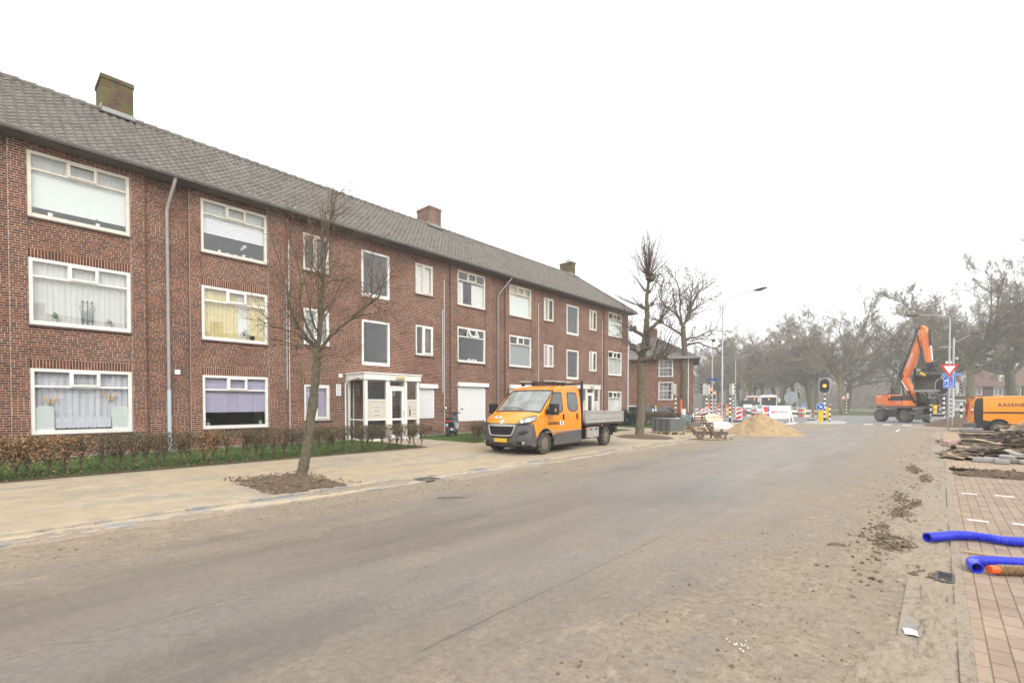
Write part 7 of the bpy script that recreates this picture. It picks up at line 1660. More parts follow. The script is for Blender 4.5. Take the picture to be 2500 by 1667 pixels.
mb = MB(); mb.prism([(-.45, 0), (.45, 0), (0, .78)], .02, M_RED, T(-.35, -.1, 2.25) @ RZ(R(-30))); mb.prism([(-.30, .09), (.30, .09), (0, .60)], .02, M_SIGW, T(-.36, -.125, 2.25) @ RZ(R(-30))); mb.box(-.02, .3, -.1, -.07, 2.4, 3.2, M_SIGG); mb.build('sign_plate', t)
# grey cabinet with beacon
t = thing('equipment_cabinet', 'grey site cabinet with a yellow and black foot and a yellow beacon beside the excavator', 'cabinet', (-.14, 48.8, 0), R(5)); mb = MB(); mb.box(-.38, .38, -.3, .3, .16, .62, M_GALV); mb.box(-.34, .34, -.3, .3, .62, .80, M_STEELD); mb.box(-.36, .36, -.29, .3, .80, .84, M_GALV); mb.build('housing', t, bev=.02)
mb = MB(); mb.box(-.40, .40, -.32, .32, .0, .05, M_YEL); mb.box(-.40, .40, -.32, .32, .05, .12, M_BLACK); mb.box(-.40, .40, -.32, .32, .12, .16, M_YEL); mb.build('foot', t); mb = MB(); mb.box(.0, .1, -.31, -.30, .30, .40, M_RED); mb.box(-.2, -.1, -.31, -.30, .32, .36, M_BLACK); mb.build('badge', t)
mb = MB(); mb.tube([(-.15, 0, .84), (-.15, 0, 1.16)], .10, 12, M_YEL); mb.tube([(-.15, 0, 1.16), (-.15, 0, 1.22)], .05, 10, M_STEELD); mb.tube([(-.15, 0, 1.22), (-.15, 0, 1.34), (-.15, 0, 1.46)], [.13, .12, .07], 14, M_YEL); mb.build('beacon', t, smooth=True)
t = thing('orange_marker_post', 'thin orange marker post in front of the corner house wall', 'post', (-16.5, 40.2, 0)); mb = MB(); mb.box(-.07, .07, -.05, .05, 0, 2.0, M_HIVIS); mb.build('post', t, bev=.02)
# cones
def cone(label, x, y):
    t = thing('traffic_cone', label, 'traffic cone', (x, y, 0), 0, 'traffic cones by the workers'); mb = MB(); mb.box(-.2, .2, -.2, .2, 0, .04, M_HIVIS); mb.tube([(0, 0, .04), (0, 0, .75)], [.15, .03], 14, M_HIVIS); mb.build('cone_body', t, smooth=True)
    mb = MB(); mb.tube([(0, 0, .30), (0, 0, .50)], [.112, .082], 14, M_SIGW); mb.build('reflective_band', t, smooth=True)
cone('orange cone left of the striped signal poles', -20.6, 60.0); cone('orange cone between the striped signal poles', -19.4, 59.5); cone('orange cone near the standing worker', -21.4, 64.5)
t = thing('work_sign', 'small orange triangle sign on a green stand behind the foreground lamp post', 'sign', (-20.6, 65.0, 0)); mb = MB(); mb.prism([(-.3, 1.1), (.3, 1.1), (0, 1.65)], .02, M_HIVIS); mb.build('triangle', t); mb = MB(); mb.box(-.22, .22, .03, .06, .3, 1.1, mat('green_cloth', (.05, .28, .10), .8)); mb.build('stand', t)
# ------------------------------------------------------------------ people
def person(label, x, y, rz, jacket, pose='stand', seat=0., parent=None):
    t = thing('person', label, 'person', (x, y, seat), rz)
    if pose == 'sit':
        J = dict(pel=(0, 0, .0), ch=(.02, 0, .38), nk=(.03, 0, .56), hd=(.04, 0, .70), tp=(.04, 0, .84), sl=(.0, .19, .50), el=(.20, .25, .26), wl=(.44, .20, .28), hl=(.0, .09, -.02), kl=(.44, .12, .02), al=(.52, .12, -.40), tl=(.68, .12, -.43))
    else:
        b_ = .22 if pose == 'lean' else .03
        J = dict(pel=(0, 0, .95), ch=(b_*.8, 0, 1.30), nk=(b_*1.4, 0, 1.50), hd=(b_*1.7, 0, 1.62), tp=(b_*1.7, 0, 1.76), sl=(b_*1.2, .19, 1.43), el=(b_*1.2+.06, .27, 1.16), wl=(b_+.26, .20, 1.02), hl=(0, .10, .90), kl=(.06, .12, .50), al=(-.02, .13, .09), tl=(.15, .14, .04))
    rad = dict(pel=.155, ch=.17, nk=.06, hd=.10, tp=.075, sl=.085, el=.055, wl=.038, hl=.105, kl=.065, al=.048, tl=.04)
    bm_ = bpy.data.meshes.new('body'); vs = []; ix = {}; rr = []
    def a(n_, p, r_): ix[n_] = len(vs); vs.append(p); rr.append(r_)
    for n_, p in J.items():
        a(n_, p, rad[n_])
        if n_[-1] == 'l' and n_ not in ('pel',): a(n_[:-1]+'r', (p[0]+(.04 if n_ in ('kl', 'al', 'tl') else 0), -p[1], p[2]), rad[n_])
    E = [('pel', 'ch'), ('ch', 'nk'), ('nk', 'hd'), ('hd', 'tp')]
    for s in 'lr': E += [('ch', 's'+s), ('s'+s, 'e'+s), ('e'+s, 'w'+s), ('pel', 'h'+s), ('h'+s, 'k'+s), ('k'+s, 'a'+s), ('a'+s, 't'+s)]
    bm_.from_pydata(vs, [(ix[p], ix[q]) for p, q in E], []); o = bpy.data.objects.new('body', bm_); C.objects.link(o)
    m1 = o.modifiers.new('skin', 'SKIN'); 
    for i, s in enumerate(bm_.skin_vertices[0].data): s.radius = (rr[i], rr[i]); s.use_root = (i == ix['pel'])
    m2 = o.modifiers.new('sub', 'SUBSURF'); m2.levels = 2; m2.render_levels = 2
    bpy.context.view_layer.update(); me = bpy.data.meshes.new_from_object(o.evaluated_get(bpy.context.evaluated_depsgraph_get())); bpy.data.objects.remove(o)
    me.name = 'body'; me.materials.clear()
    for m in (jacket, M_NAVY, M_SKIN, M_BLACK): me.materials.append(m)
    zneck = J['nk'][2]+.02; zhip = J['pel'][2]-.02
    for f in me.polygons:
        c = f.center; f.use_smooth = True
        if c.z > zneck: f.material_index = 2
        elif pose == 'sit': f.material_index = 0 if (c.z > .12 and c.x < .38) else (2 if c.z > .16 else 1)
        else: f.material_index = 3 if c.z < .10 else 1 if c.z < zhip and abs(c.y) < .185 else 0
    o = bpy.data.objects.new('body', me); C.objects.link(o); o.parent = t
    hd = J['hd']; mb = MB(); mb.lathe([(.14, 0), (.125, .03), (.115, .09), (.07, .135), (.01, .15)], 16, M_HIVIS if pose != 'stand2' else M_SIGW, T(hd[0]+.01, 0, hd[2]+.05)); mb.build('safety_helmet', t, smooth=True)
    return t
person('worker in orange hi-vis jacket standing beyond the foreground lamp post', -22.5, 68.0, R(-120), M_HIVIS)
person('worker in orange jacket leaning over between the striped signal poles', -22.4, 62.6, R(-30), M_HIVIS, 'lean')
person('worker in an orange jacket sitting at the controls in the excavator cab', -1.72, 54.45, R(-45), M_HIVIS, 'sit', 1.85)
person('dark-clothed worker standing behind the barrier boards', -20.4, 62.5, R(-90), M_NAVY)

# ------------------------------------------------------------------ building materials
def pallet(t, L_, W_, z0=0, m=M_WOODL):
    mb = MB()
    for y in (-W_/2+.05, 0, W_/2-.05): mb.box(-L_/2, L_/2, y-.05, y+.05, z0, z0+.022, m)
    for y in (-W_/2+.05, 0, W_/2-.05):
        for x in (-L_/2+.07, 0, L_/2-.07): mb.box(x-.07, x+.07, y-.05, y+.05, z0+.022, z0+.10, m)
    for x in (-L_/2+.06, 0, L_/2-.06): mb.box(x-.06, x+.06, -W_/2, W_/2, z0+.10, z0+.12, m)
    for i in range(7): y = -W_/2+.05+(W_-.1)*i/6; mb.box(-L_/2, L_/2, y-.045, y+.045, z0+.12, z0+.142, m)
    return mb.build('pallet', t)
t = thing('pallet_of_paving_stones', 'pallet stacked with grey-green concrete paving stones beside the lime tree', 'pallet of stones', (-10.32, 23.55, .05), R(-14)); pallet(t, 1.2, 1.25)
mb = MB(); r = random.Random(3); z = .145; 
for lay in range(8):
    xi = -.58
    for i in range(5):
        yj = -.60
        for j in range(5): mb.box(xi+.004+r.uniform(0, .006), xi+.228, yj+.004, yj+.236-r.uniform(0, .006), z+.003, z+.076, M_CONCD); yj += .24
        xi += .232
    z += .080
mb.build('paving_stones', t, bev=.006)
mb = MB(); mb.box(-.585, .585, -.605, .605, z+.001, z+.008, M_GALV)
for x in (-.35, 0, .35): mb.box(x-.008, x+.008, -.612, .612, .12, z+.012, M_BLACK)
mb.build('wrap_and_straps', t)
t = thing('empty_pallets', 'two empty pale pallets lying flat behind the paving stones', 'pallets', (-9.95, 26.0, .05), R(30)); pallet(t, 1.3, .9); pallet(t, 1.25, .85, .145)
tag(MB().box(-.36, .30, -.2, .2, 0, .24, M_CONCD).build('stone_block', bev=.03, loc=(-9.95, 26.0, .34)), 'dark grey stone block lying on the empty pallets', 'stone block').rotation_euler = (0, 0, R(35))
# overturned trestle table
t = thing('overturned_trestle', 'weathered wooden picnic table tipped over on the road edge in front of the sand pile', 'picnic table', (-7.6, 20.9, 0), 0); mb = MB()
def wb(a, b_, w, h, m=M_WOODD, nm='leg'):
    q = MB(); q.bar(a, b_, w, h, m); q.build(nm, t, world=True, bev=.008)
wb((-8.06, 20.40, .70), (-7.62, 20.78, .0), .11, .13); wb((-7.52, 20.92, .50), (-7.66, 20.80, .0), .12, .10, M_WOODD)
wb((-7.62, 21.33, .70), (-7.22, 21.66, .0), .11, .13); wb((-7.10, 21.78, .46), (-7.26, 21.66, .0), .12, .10, M_WOODD)
wb((-8.06, 20.95, .30), (-6.95, 21.98, .28), .06, .16, nm='beam'); wb((-7.90, 21.25, .33), (-6.98, 22.1, .31), .16, .05, nm='seat_board')
for k in range(4): wb((-7.98+k*.10, 20.72+k*.28*.5+.1, .05), (-7.05+k*.08, 21.62+k*.14+.1, .05), .13, .04, M_WOODD if k % 2 else M_WOODL, 'table_board')
wb((-6.95, 21.98, .30), (-7.05, 21.75, .0), .05, .06); wb((-7.55, 21.6, .04), (-7.5, 21.75, .34), .06, .05); wb((-7.15, 21.9, .05), (-7.3, 21.8, .34), .06, .05)
# household waste heap
def chair(label, x, y, rz):
    t = thing('wooden_chair', label, 'chair', (x, y, .05), rz, 'old wooden chairs'); mb = MB(); mb.box(-.23, .23, -.22, .22, .43, .47, M_WOODM); mb.build('seat', t, bev=.012)
    for sx in (-.2, .2):
        q = MB(); q.bar((sx, .2, .43), (sx, .21, 0), .04, .04, M_WOODM); q.build('leg', t)
        q = MB(); q.bar((sx, -.2, 0), (sx, -.2, .45), .04, .04, M_WOODM); q.bar((sx, -.2, .45), (sx, -.28, .98), .04, .04, M_WOODM); q.build('leg', t)
    q = MB()
    for z in (.60, .74, .90): q.box(-.19, .19, -.24-(z-.6)*.12, -.22-(z-.6)*.12, z-.04, z+.045, M_WOODM)
    q.build('backrest', t); q = MB(); q.box(-.19, .19, .19, .21, .2, .23, M_WOODM); q.box(-.21, -.19, -.2, .2, .2, .23, M_WOODM); q.box(.19, .21, -.2, .2, .2, .23, M_WOODM); q.box(-.21, .21, -.18, .20, .36, .43, M_WOODM); q.build('stretcher', t)
chair('brown wooden chair seen from its slatted back, left of the two', -10.42, 27.6, R(38)); chair('brown wooden chair turned sideways, right of the two', -9.92, 28.0, R(-50))
t = thing('armchair', 'dark plastic-wrapped armchair behind the paving stones', 'armchair', (-10.95, 27.3, .03), R(35)); mb = MB(); mb.box(-.36, .36, -.35, .35, .1, .42, M_BLACK); mb.box(-.36, .36, -.38, -.22, .3, .82, M_BLACK); mb.box(-.40, -.28, -.35, .35, .1, .58, M_BLACK); mb.box(.28, .40, -.35, .35, .1, .62, M_BLACK); mb.build('upholstery', t, bev=.06)
mb = MB(); mb.grid(16, 20, lambda u, v: (-.34+.60*u+.02*math.sin(v*7), -.42-.10*math.sin(v*math.pi)*.4-.03*math.sin(u*9), .90-.62*v+.05*math.sin(u*math.pi)), M_BLACK); o = mb.build('striped_blanket', None, smooth='all'); o.location = (-10.98, 27.22, .05); o.rotation_euler = (0, 0, R(35)); tag(o, 'black blanket with grey-blue stripes thrown over the dark armchair', 'blanket')
M_STRB = mat('blanket_stripe', (.30, .38, .40), .9); o.data.materials.append(M_STRB)
for f in o.data.polygons:
    if int((f.center.z)*100/5.6) % 2 == 0: f.material_index = 1
def loose(name, label, cat, mb, **k): return tag(mb.build(name, **k), label, cat)
def crumple(sx, sy, sz, m, M, seed, n=14, amp=.12):
    q = MB()
    def fn(u, v):
        a = 2*math.pi*v; b_ = math.pi*(u-.5); e = 1+amp*2*mnoise.noise(Vector((math.cos(a)*1.8+seed, math.sin(a)*1.8, b_*1.6)))
        cx = math.copysign(abs(math.cos(a))**.6, math.cos(a)); cy = math.copysign(abs(math.sin(a))**.6, math.sin(a)); cb = abs(math.cos(b_))**.6
        return (sx*cx*cb*e, sy*cy*cb*e, sz+sz*math.copysign(abs(math.sin(b_))**.6, b_)*e)
    q.grid(n, 22, fn, m, M); return q
M_BAG = mat('white_plastic', (.72, .73, .74), .4, var=.08, bump=.01, bscale=12); M_CARD = mat('beige_cardboard', (.60, .52, .38), .8, var=.12)
loose('waste_bag', 'white crumpled plastic bag beside the dark armchair, left end of the waste heap', 'bag', crumple(.38, .30, .30, M_BAG, T(-11.7, 27.9, .10) @ RZ(.5), 1, amp=.2), smooth='all')
loose('rolled_carpet', 'cream roll of carpet standing behind the left chair', 'carpet roll', MB().tube([(-11.35, 29.3, .75), (-10.65, 29.7, .62)], .26, 16, mat('cream_cloth', (.66, .61, .50), .9, var=.1)).tube([(-11.37, 29.29, .75), (-11.34, 29.3, .75)], .10, 12, M_STEELD), smooth=True)
loose('fridge_panel', 'white upright panel end sticking out of the waste heap', 'panel', MB().box(-.05, .05, -.2, .2, 0, 1.25, M_BAG), loc=(-12.0, 29.6, .02))
mb = MB()
for a, b_ in (((0, 0, .9), (.75, .3, 1.30)), ((.2, 0, .85), (.9, .3, 1.15)), ((.1, 0, .9), (.25, 0, 1.05)), ((.35, .1, .98), (.5, .1, 1.16)), ((.55, .2, 1.05), (.7, .2, 1.25)), ((0, 0, 0), (0, 0, .9)), ((.9, .3, 0), (.9, .3, 1.15))): mb.bar(a, b_, .04, .03, M_SIGW)
tag(mb.build('clothes_rack', loc=(-12.0, 31.4, .02)), 'folded white clothes rack poking up behind the carpet roll', 'clothes rack')
loose('cardboard_heap', 'beige flattened cardboard boxes piled behind the right chair', 'cardboard', crumple(.65, .45, .28, M_CARD, T(-11.6, 33.2, .25) @ RZ(.4), 5, amp=.25), smooth=True)
for i, (x, y, z, rz, lx, lb) in enumerate([(-10.6, 31.4, .10, .75, .95, 'long white foam slab lying lowest beside the lamp post foot'), (-10.75, 31.7, .27, .6, .8, 'white foam slab on top of the long one'), (-10.2, 30.8, .03, .9, 1.0, 'thin white sheet spread on the ground by the lamp post')]):
    q = MB(); q.box(-lx, lx, -.32, .32, 0, .13 if i < 2 else .03, M_BAG, RX(R(2*i))); o = loose('foam_slab', lb, 'foam slab', q, loc=(x, y, z), bev=.02); o.rotation_euler = (0, 0, rz)
loose('rubble_bag', 'small dark bag under the right chair', 'bag', crumple(.25, .2, .12, M_BLACK, T(-9.95, 28.2, .05), 8, amp=.25), smooth='all')
# right side: boards, slats, blocks
t = thing('board_stack', 'neat stack of pale concrete-stained boards behind the loose wood, by the orange van', 'stack of boards', (1.1, 25.2, .02), R(0)); r = random.Random(9); z = .0
M_BRDT = mat('dusty_board', (.38, .32, .24), .85, var=.15, scale=5, dirt=(.30, .24, .17), dirtamt=.4)
for k in range(7):
    q = MB(); dx = r.uniform(-.03, .05); th = .05; q.box(-.56+dx+(.10 if k < 3 else 0), .56+dx, -.52+r.uniform(-.05, .05), .5, z, z+th, M_BRDT if k % 2 else M_WOODD); q.build('board', t, bev=.005); z += th+.004
    if k in (1, 3, 4): q = MB(); [q.box(x-.05, x+.05, -.48, .48, z, z+.05, M_WOODD) for x in (-.42, .0, .42)]; q.build('batten', t); z += .054
t = thing('loose_timber', 'heap of broken pallet boards and plywood scraps on the pink paving', 'wood heap', (1.0, 19.8, .02)); r = random.Random(14)
for k in range(96):
    u = r.random(); x = .25+1.75*u; y = 18.0+3.9*r.random()*(.45+.55*u); h_ = .03+.40*max(0, 1-abs((y-19.6)/2.4))*(.5+u*.5)*r.random()
    L_ = r.uniform(.35, 1.15); w = r.choice((.10, .11, .13, .24, .34)); q = MB(); M = T(x-1.0, y-19.8, h_) @ RZ(r.gauss(R(-50), .5)) @ RY(r.gauss(0, .16)) @ RX(r.gauss(0, .25))
    if w > .2: L_ = min(L_, .5)
    q.box(-L_/2, L_/2, -w/2, w/2, -.010, .012, r.choice((M_BRDT, M_WOODD, M_BRDT, M_WOODD, M_WOODD, M_WOODL if r.random() < .4 else M_STEELD)), M); q.build('scrap_board', t)
q = MB(); q.bar((.80-1.0, 21.6-19.8, .42), (2.2-1.0, 18.6-19.8, .22), .10, .03, M_WOODL); q.build('long_lath', t)
t = thing('slat_heap', 'tall tangled heap of dark split roofing slats in front of the orange van wheel', 'slat heap', (2.5, 25.0, .02)); r = random.Random(17)
for k in range(98):
    a = r.uniform(-1, 1); b_ = r.uniform(-1, 1); hh = .80*max(0, 1-(a*a)*.45-(b_*b_)*.6)*r.random()**.28
    q = MB(); L_ = r.uniform(.35, .85); M = T(a*1.05, b_*1.5, .04+hh) @ RZ(r.gauss(.4, .5)) @ RY(r.gauss(0, .35)) @ RX(r.gauss(.2, .4))
    q.box(-L_/2, L_/2, -.05, .05, -.010, .010, r.choice((M_WOODD, M_STEELD, M_WOODD, M_SOIL, M_BRDT)) if hh < .5 else r.choice((M_BRDT, M_WOODL, M_WOODD)), M); q.build('slat', t)
q = MB(); q.grid(10, 14, lambda u, v: ((u*2-1)*.9, (v*2-1)*.6, 0.02+.62*max(0, 1-(u*2-1)**2)*max(0, 1-(v*2-1)**2)), M_SOIL); q.build('dark_core', t)
r = random.Random(6)
BL = [(.86, 17.72, 0, .10, 'long'), (1.20, 17.50, 0, -.06, 'k'), (1.08, 17.95, 0, .0, 'long'), (1.40, 17.98, .0, -.5, 'k'), (1.30, 17.66, .10, -.35, 'k'), (1.64, 17.75, 0, .3, 'r'), (1.58, 18.12, .0, .9, 'k'), (1.92, 17.6, 0, .1, 'k'), (1.52, 18.35, .12, .8, 'k'), (1.85, 18.0, .10, -.2, 'r')]
BLN = ['grey kerb block, nearest and leftmost of the loose ones', 'grey kerb block lying second from the left in front', 'long grey kerb block behind the leftmost one', 'grey kerb block wedged in the middle of the group', 'grey kerb block lying on top of the front two', 'rounded grey kerb block to the right', 'small grey kerb block at the back of the group', 'grey kerb block at the right edge of the photo', 'grey kerb block tilted up against the boards', 'rounded grey kerb block resting on top at the right']
for (x, y, z, a, k), nm in zip(BL, BLN):
    q = MB()
    L_ = .40 if k == 'long' else .28; q.box(-L_/2, L_/2, -.075, .075, 0, .115, M_CONC)
    o = tag(q.build('kerb_block', bev=.045 if k == 'r' else .02, loc=(x, y, .03+z)), nm, 'kerb block', 'loose kerb blocks'); o.rotation_euler = (R(8) if z else 0, R(r.uniform(-5, 5)) if z else 0, a)
loose('rubbish_bag', 'torn red and white bag lying against the stack of boards', 'bag', crumple(.30, .16, .06, mat('red_white_bag', (.75, .62, .56), .5, var=.3, scale=5, dirt=(.7, .08, .06), dirtamt=.8), T(.36, 25.1, .02) @ RZ(.1), 3, amp=.4), smooth='all')
q = MB(); r = random.Random(31)
for _ in range(60): a = Vector((r.gauss(0, .10), r.gauss(0, .12), .03+abs(r.gauss(0, .06)))); q.tube([a, a+rvec(r)*.07], .006, 4, r.choice((M_LEAFD, M_STEM, M_HIVIS if r.random() < .15 else M_WOODD)))
loose('brush_pile', 'small tuft of twigs and dead leaves beside the torn red and white bag', 'twigs', q, loc=(.04, 25.3, .02))
# corrugated pipes
M_HOSE = mat('cobalt_plastic', (.018, .035, .62), .32, var=.08, scale=3, coat=.25, dirt=(.10, .11, .35), dirtamt=.15)
def hose(name, label, cat, pts, r0, m, pitch=.021, amp=.0055, smooth_len=0., flare=0., collar=None):
    P_ = smooth(pts, 10); d = [0]
    for i in range(1, len(P_)): d.append(d[-1]+(P_[i]-P_[i-1]).length)
    L_ = d[-1]; out = []; rad = []; n_ = int(L_/(pitch/7)); j = 0
    for i in range(n_+1):
        s = L_*i/n_
        while j < len(d)-2 and d[j+1] < s: j += 1
        out.append(P_[j].lerp(P_[j+1], (s-d[j])/max(1e-6, d[j+1]-d[j]))); k = amp*math.cos(2*math.pi*s/pitch) if s > smooth_len else amp
        rad.append(r0+k+(flare*max(0, 1-s/.06) if flare else 0))
    t = thing(name, label, cat, tuple(out[0]-Vector((0, 0, r0)))); mb = MB(); mb.tube(out, rad, 26, m, cap=False); mb.build('pipe_wall', t, smooth='all', world=True)
    mb = MB(); back = [out[i] for i in range(min(len(out)-1, 30), -1, -1)]; mb.tube(back, r0*.86, 22, m, cap=False); mb.add([out[min(len(out)-1, 30)]+Vector(v) for v in [(0, 0, 0)]], [], m)
    # rim ring closing wall to bore
    a = out[0]; dd = (out[1]-out[0]).normalized(); u = dd.cross(Vector((0, 0, 1))).normalized(); w = u.cross(dd); vs = []
    for rr_ in (r0*.86, r0+amp+flare):
        for k in range(26): an = 2*math.pi*k/26; vs.append(a+(u*math.cos(an)+w*math.sin(an))*rr_)
    mb.add(vs, [(k, (k+1) % 26, 26+(k+1) % 26, 26+k) for k in range(26)], m); mb.build('inner_bore', t, smooth=True, world=True)
    return t
hose('corrugated_pipe', 'cobalt blue corrugated pipe lying farther back across the right gutter', 'pipe', [(-.09, 7.02, .075), (.02, 7.17, .075), (.14, 7.33, .078), (.27, 7.42, .078), (.40, 7.44, .076), (.55, 7.42, .074), (.75, 7.52, .072), (1.1, 7.7, .07)], .046, M_HOSE)
hose('corrugated_pipe', 'cobalt blue corrugated pipe curling round to show its open end', 'pipe', [(.268, 6.02, .072), (.244, 6.11, .078), (.252, 6.21, .080), (.315, 6.29, .078), (.42, 6.38, .076), (.55, 6.47, .074), (.75, 6.60, .072), (1.1, 6.85, .07)], .044, M_HOSE, smooth_len=.12)
M_COCO = mat('coconut_wrapped_pipe', (.17, .10, .045), .95, var=.4, scale=30, bump=.01, bscale=40, dirt=(.30, .20, .09), dirtamt=.6)
t = thing('wrapped_drain_pipe', 'brown fibre-wrapped drain pipe with an orange end cap in front of the blue one', 'pipe', (.36, 6.05, .02)); mb = MB(); PP = smooth([(.40, 6.075, .072), (.52, 6.17, .07), (.68, 6.26, .068), (1.0, 6.4, .066)], 14); rr = random.Random(2); mb.tube(PP, [.043+rr.uniform(-.002, .003) for _ in PP], 22, M_COCO); mb.build('fibre_sleeve', t, smooth='all', world=True)
mb = MB(); mb.tube([(.345, 6.035, .074), (.41, 6.082, .073)], [.036, .039], 22, mat('orange_plastic_cap', (.85, .13, .02), .35)); mb.build('end_cap', t, smooth=True, world=True)
mb = MB()
for k in range(2):
    for s in (1, -1):
        pts = []
        for i in range(140): q_ = PP[min(len(PP)-1, int(i/140*(len(PP)-1)))].lerp(PP[min(len(PP)-1, int(i/140*(len(PP)-1))+1)], (i/140*(len(PP)-1)) % 1); an = s*i*.32+k*3.14; pts.append(q_+Vector((-.5*math.cos(an)*.047, .6*math.cos(an)*.047, math.sin(an)*.047)))
        mb.tube(pts, .0016, 4, M_CARD)
mb.build('netting', t, world=True)
# small litter
mb = MB(); mb.grid(8, 6, lambda u, v: (-.175+.115*u+.0*v+.02*v, 4.21-.10*v+.02*u, .022+.006*math.sin(u*5)+.004*math.sin(v*6)), M_SIGW); loose('sheet_of_paper', 'white sheet of paper lying on the sandy right gutter', 'paper', mb, smooth='all')
q = MB(); q.tube([(-6.15, 5.05, .012), (-6.02, 5.18, .018), (-5.93, 5.30, .016), (-5.80, 5.36, .012)], [.007, .006, .005, .003], 5, M_STEM); q.tube([(-5.98, 5.22, .018), (-5.99, 5.32, .03)], .003, 4, M_STEM); q.tube([(-6.02, 5.18, .018), (-5.92, 5.15, .02)], .003, 4, M_STEM); loose('fallen_twig', 'thin forked brown twig lying on the left side of the road', 'twig', q)
q = MB(); q.box(-.18, .18, -.012, .012, 0, .016, M_WOODL, RZ(.1)); loose('wood_lath', 'thin piece of lath between the two blue pipes', 'lath', q, loc=(.36, 6.78, .03))
r = random.Random(8); q = MB()
for _ in range(12): q.cbox((r.gauss(0, .035), r.gauss(0, .03), .006), (r.uniform(.004, .014), r.uniform(.004, .014), .008), M_CREAM, RZ(r.random()*3))
loose('plaster_crumbs', 'white plaster crumbs on the sandy right side of the road', 'plaster crumbs', q, loc=(-.92, 3.25, .004))
# window-sill things seen through the panes
M_POT = mat('grey_pot', (.45, .46, .45), .6); M_PLT = mat('pot_plant_leaf', (.06, .13, .04), .8, var=.4); M_FLW = mat('white_blossom', (.8, .8, .78), .7); M_IRON = mat('black_wire', (.02, .02, .02), .6)
def pot(label, y, z, s=.07, plant=True, m=M_POT, fl=False, x=-18.03):
    t = thing('flower_pot', label, 'flower pot', (x, y, z)); q = MB(); q.lathe([(s*.62, 0), (s*.85, s*1.5), (s*.9, s*1.55), (s*.75, s*1.5), (s*.5, s*1.3)], 14, m); q.build('pot', t, smooth=True)
    if plant:
        q = MB(); r = random.Random(int(y*1000)); 
        for _ in range(26): a = Vector((0, 0, s*1.4)); b_ = a+Vector((r.gauss(0, s*.5), r.gauss(0, s*.7), abs(r.gauss(s, s*.5)))); c = b_+rvec(r)*s*.25; q.add([a, b_+rvec(r)*.01, c, a.lerp(b_, .6)], [(0, 1, 2, 3)], M_PLT)
        q.build('leaves', t)
        if fl:
            q = MB()
            for k in range(3): bx = Vector((r.gauss(0, .01), r.gauss(0, .07), .30+.05*k)); q.tube([(0, 0, s*1.4), bx], .003, 4, M_PLT); [q.lathe([(.002, -.02), (.025, -.01), (.03, .0), (.02, .015), (.002, .02)], 7, M_FLW, T(*(bx+rvec(r)*.025))) for _ in range(4)]
            q.build('blossom', t, smooth=True)
    return t
pot('white pot on the sill of the top window at the far left, left one', 1.42, 6.61, .07, False, M_SIGW); pot('green pot on the sill of the top window at the far left, right one', 2.40, 6.61, .06, True, M_SIGW)
pot('left grey plant pot in the middle-floor window at the far left', 1.48, 3.78); pot('right grey plant pot in the middle-floor window at the far left', 2.62, 3.78)
pot('white orchid in the second top window', 6.25, 6.61, .06, True, M_SIGW, True); pot('small plant in the second top window', 5.5, 6.61, .055, True, M_SIGW)
for k, y in enumerate((5.75, 6.0, 6.5)): pot(['first', 'second', 'third'][k]+' little white cup on the sill of the second top window', y, 6.61, .035, False, M_SIGW)
for k, y in enumerate((16.85, 17.1, 17.32)): pot(['left', 'middle', 'right'][k]+' white pot on the sill of the window with the tilted vent', y, 3.75, .085, k == 2, M_SIGW)
pot('flower bunch in the window with yellow curtains', 6.25, 3.78, .08, True, M_CARD, True); pot('dark pot beside the flower bunch in the yellow-curtained window', 6.5, 3.78, .10, False, M_BLACK)
pot('potted cactus in the lilac-blind window, left', 5.12, .86, .06, True); pot('potted plant in the lilac-blind window, right', 6.75, .86, .07, True)
t = thing('wire_figurines', 'three slim black wire dancer figures standing in the middle-floor window at the far left', 'figurines', (-18.04, 2.15, 3.78))
for k in (-1, 0, 1):
    q = MB(); y = k*.10; q.tube([(0, y, 0), (0, y, .52)], .009, 5, M_IRON); q.lathe([(.005, -.03), (.03, 0), (.005, .03)], 8, M_IRON, T(0, y, .66)); q.tube([(0, y, .52), (0, y, .66)], .007, 5, M_IRON); q.tube([(0, y, .56), (0, y+.07*(k or 1), .50), (0, y+.03*(k or 1), .40)], .006, 4, M_IRON); q.box(-.04, .04, y-.05, y+.05, 0, .012, M_IRON); q.tube([(0, y-.03, .1), (0, y-.035, .4)], .012, 4, M_NET[4]); q.tube([(0, y+.03, .1), (0, y+.035, .4)], .012, 4, M_NET[4]); q.build('figure', t)
for (y, z, m, nm) in ((1.36, 1.66, 'gold', 'gold butterfly ornament on the lace curtain, left'), (2.62, 1.76, 'copper', 'copper butterfly ornament on the lace curtain, right')):
    t = thing('butterfly_ornament', nm, 'ornament', (-18.005, y, z)); q = MB(); mm = mat('wing_'+m, (.55, .40, .25), .8, 0., var=.4, scale=20)
    for s in (1, -1): q.add([(0, 0, 0), (0, s*.13, .14), (0, s*.14, .02), (0, s*.05, -.02)], [(0, 1, 2, 3)], mm); q.add([(0, 0, 0), (0, s*.08, -.03), (0, s*.07, -.12), (0, s*.02, -.08)], [(0, 1, 2, 3)], mm)
    q.build('wings', t); q = MB(); q.tube([(.005, 0, -.1), (.005, 0, .06)], .008, 6, M_WOODD); q.build('body', t)

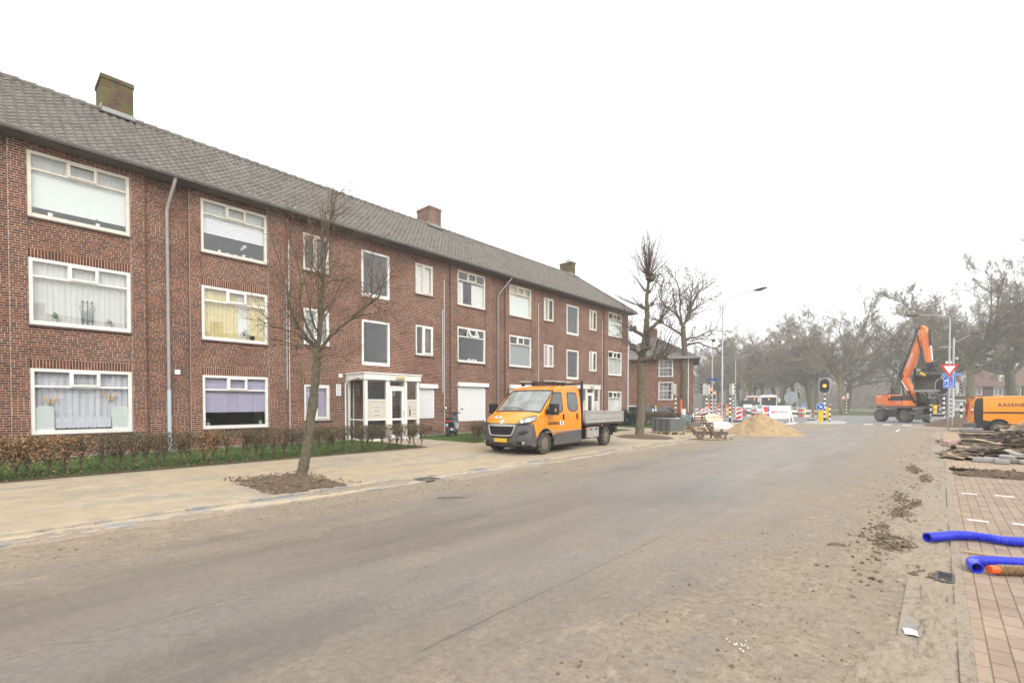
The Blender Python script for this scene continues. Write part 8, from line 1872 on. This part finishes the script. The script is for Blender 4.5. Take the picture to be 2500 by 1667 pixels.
# ------------------------------------------------------------------ air, sky, sun, camera
mb = MB(); mb.box(-500, 500, -320, 660, -1.0, 40, mat('tmp', (1, 1, 1))); hz = mb.build('haze'); hz['kind'] = 'stuff'; hz['label'] = 'thin grey mist'
m = bpy.data.materials.new('mist'); m.use_nodes = True; n = NT(m.node_tree); n.n.remove(n.n['Principled BSDF']); pv_ = n.node('ShaderNodeVolumePrincipled'); pv_.inputs['Color'].default_value = (.95, .95, .96, 1); pv_.inputs['Density'].default_value = 0.0019
n.l.new(pv_.outputs[0], n.n['Material Output'].inputs['Volume']); hz.data.materials.clear(); hz.data.materials.append(m)
w = bpy.data.worlds.new('World'); sc.world = w; w.use_nodes = True; n = NT(w.node_tree); bg = n.n['Background']
EL, AZ = R(36), R(118)
sky = n.node('ShaderNodeTexSky'); sky.sky_type = 'NISHITA'; sky.sun_disc = False; sky.sun_elevation = EL; sky.sun_rotation = AZ; sky.dust_density = 6.0; sky.air_density = 1.0; sky.ozone_density = 1.0
bw = n.node('ShaderNodeRGBToBW'); n.l.new(sky.outputs[0], bw.inputs[0])
# overcast: one even white layer of cloud in front of the blue
cl = n.math('ADD', n.math('MULTIPLY', bw.outputs[0], .12), 8.6); grey = n.comb(n.math('MULTIPLY', cl, 1.0), n.math('MULTIPLY', cl, 1.0), n.math('MULTIPLY', cl, 1.01))
n.set(bg.inputs[0], n.mix(.96, sky.outputs[0], grey)); bg.inputs[1].default_value = .15
sd = bpy.data.lights.new('sun', 'SUN'); sd.energy = 1.5; sd.angle = R(50); sd.color = (1, .965, .91); so = bpy.data.objects.new('sun', sd); C.objects.link(so)
dirn = Vector((math.sin(AZ)*math.cos(EL), math.cos(AZ)*math.cos(EL), math.sin(EL))); so.rotation_euler = dirn.to_track_quat('Z', 'Y').to_euler(); so.location = (10, -20, 30)
cd = bpy.data.cameras.new('camera'); cd.sensor_width = 36; cd.lens = 1170/2500*36; cd.clip_end = 2000; cd.clip_start = .05; co_ = bpy.data.objects.new('camera', cd); C.objects.link(co_); co_.location = (0, 0, 1.55)
co_.rotation_euler = (R(89.0), 0, R(41.77)); cd.shift_y = (1007.4-833.5)/2500; sc.camera = co_
sc.view_settings.view_transform = 'Standard'; sc.view_settings.look = 'None'; sc.view_settings.exposure = 0.55; sc.view_settings.gamma = 1; sc.view_settings.use_curve_mapping = False
sc.cycles.volume_step_rate = 4; sc.cycles.volume_max_steps = 64; sc.cycles.max_bounces = 6; sc.cycles.transparent_max_bounces = 12; sc.cycles.volume_bounces = 0; sc.cycles.use_denoising = True
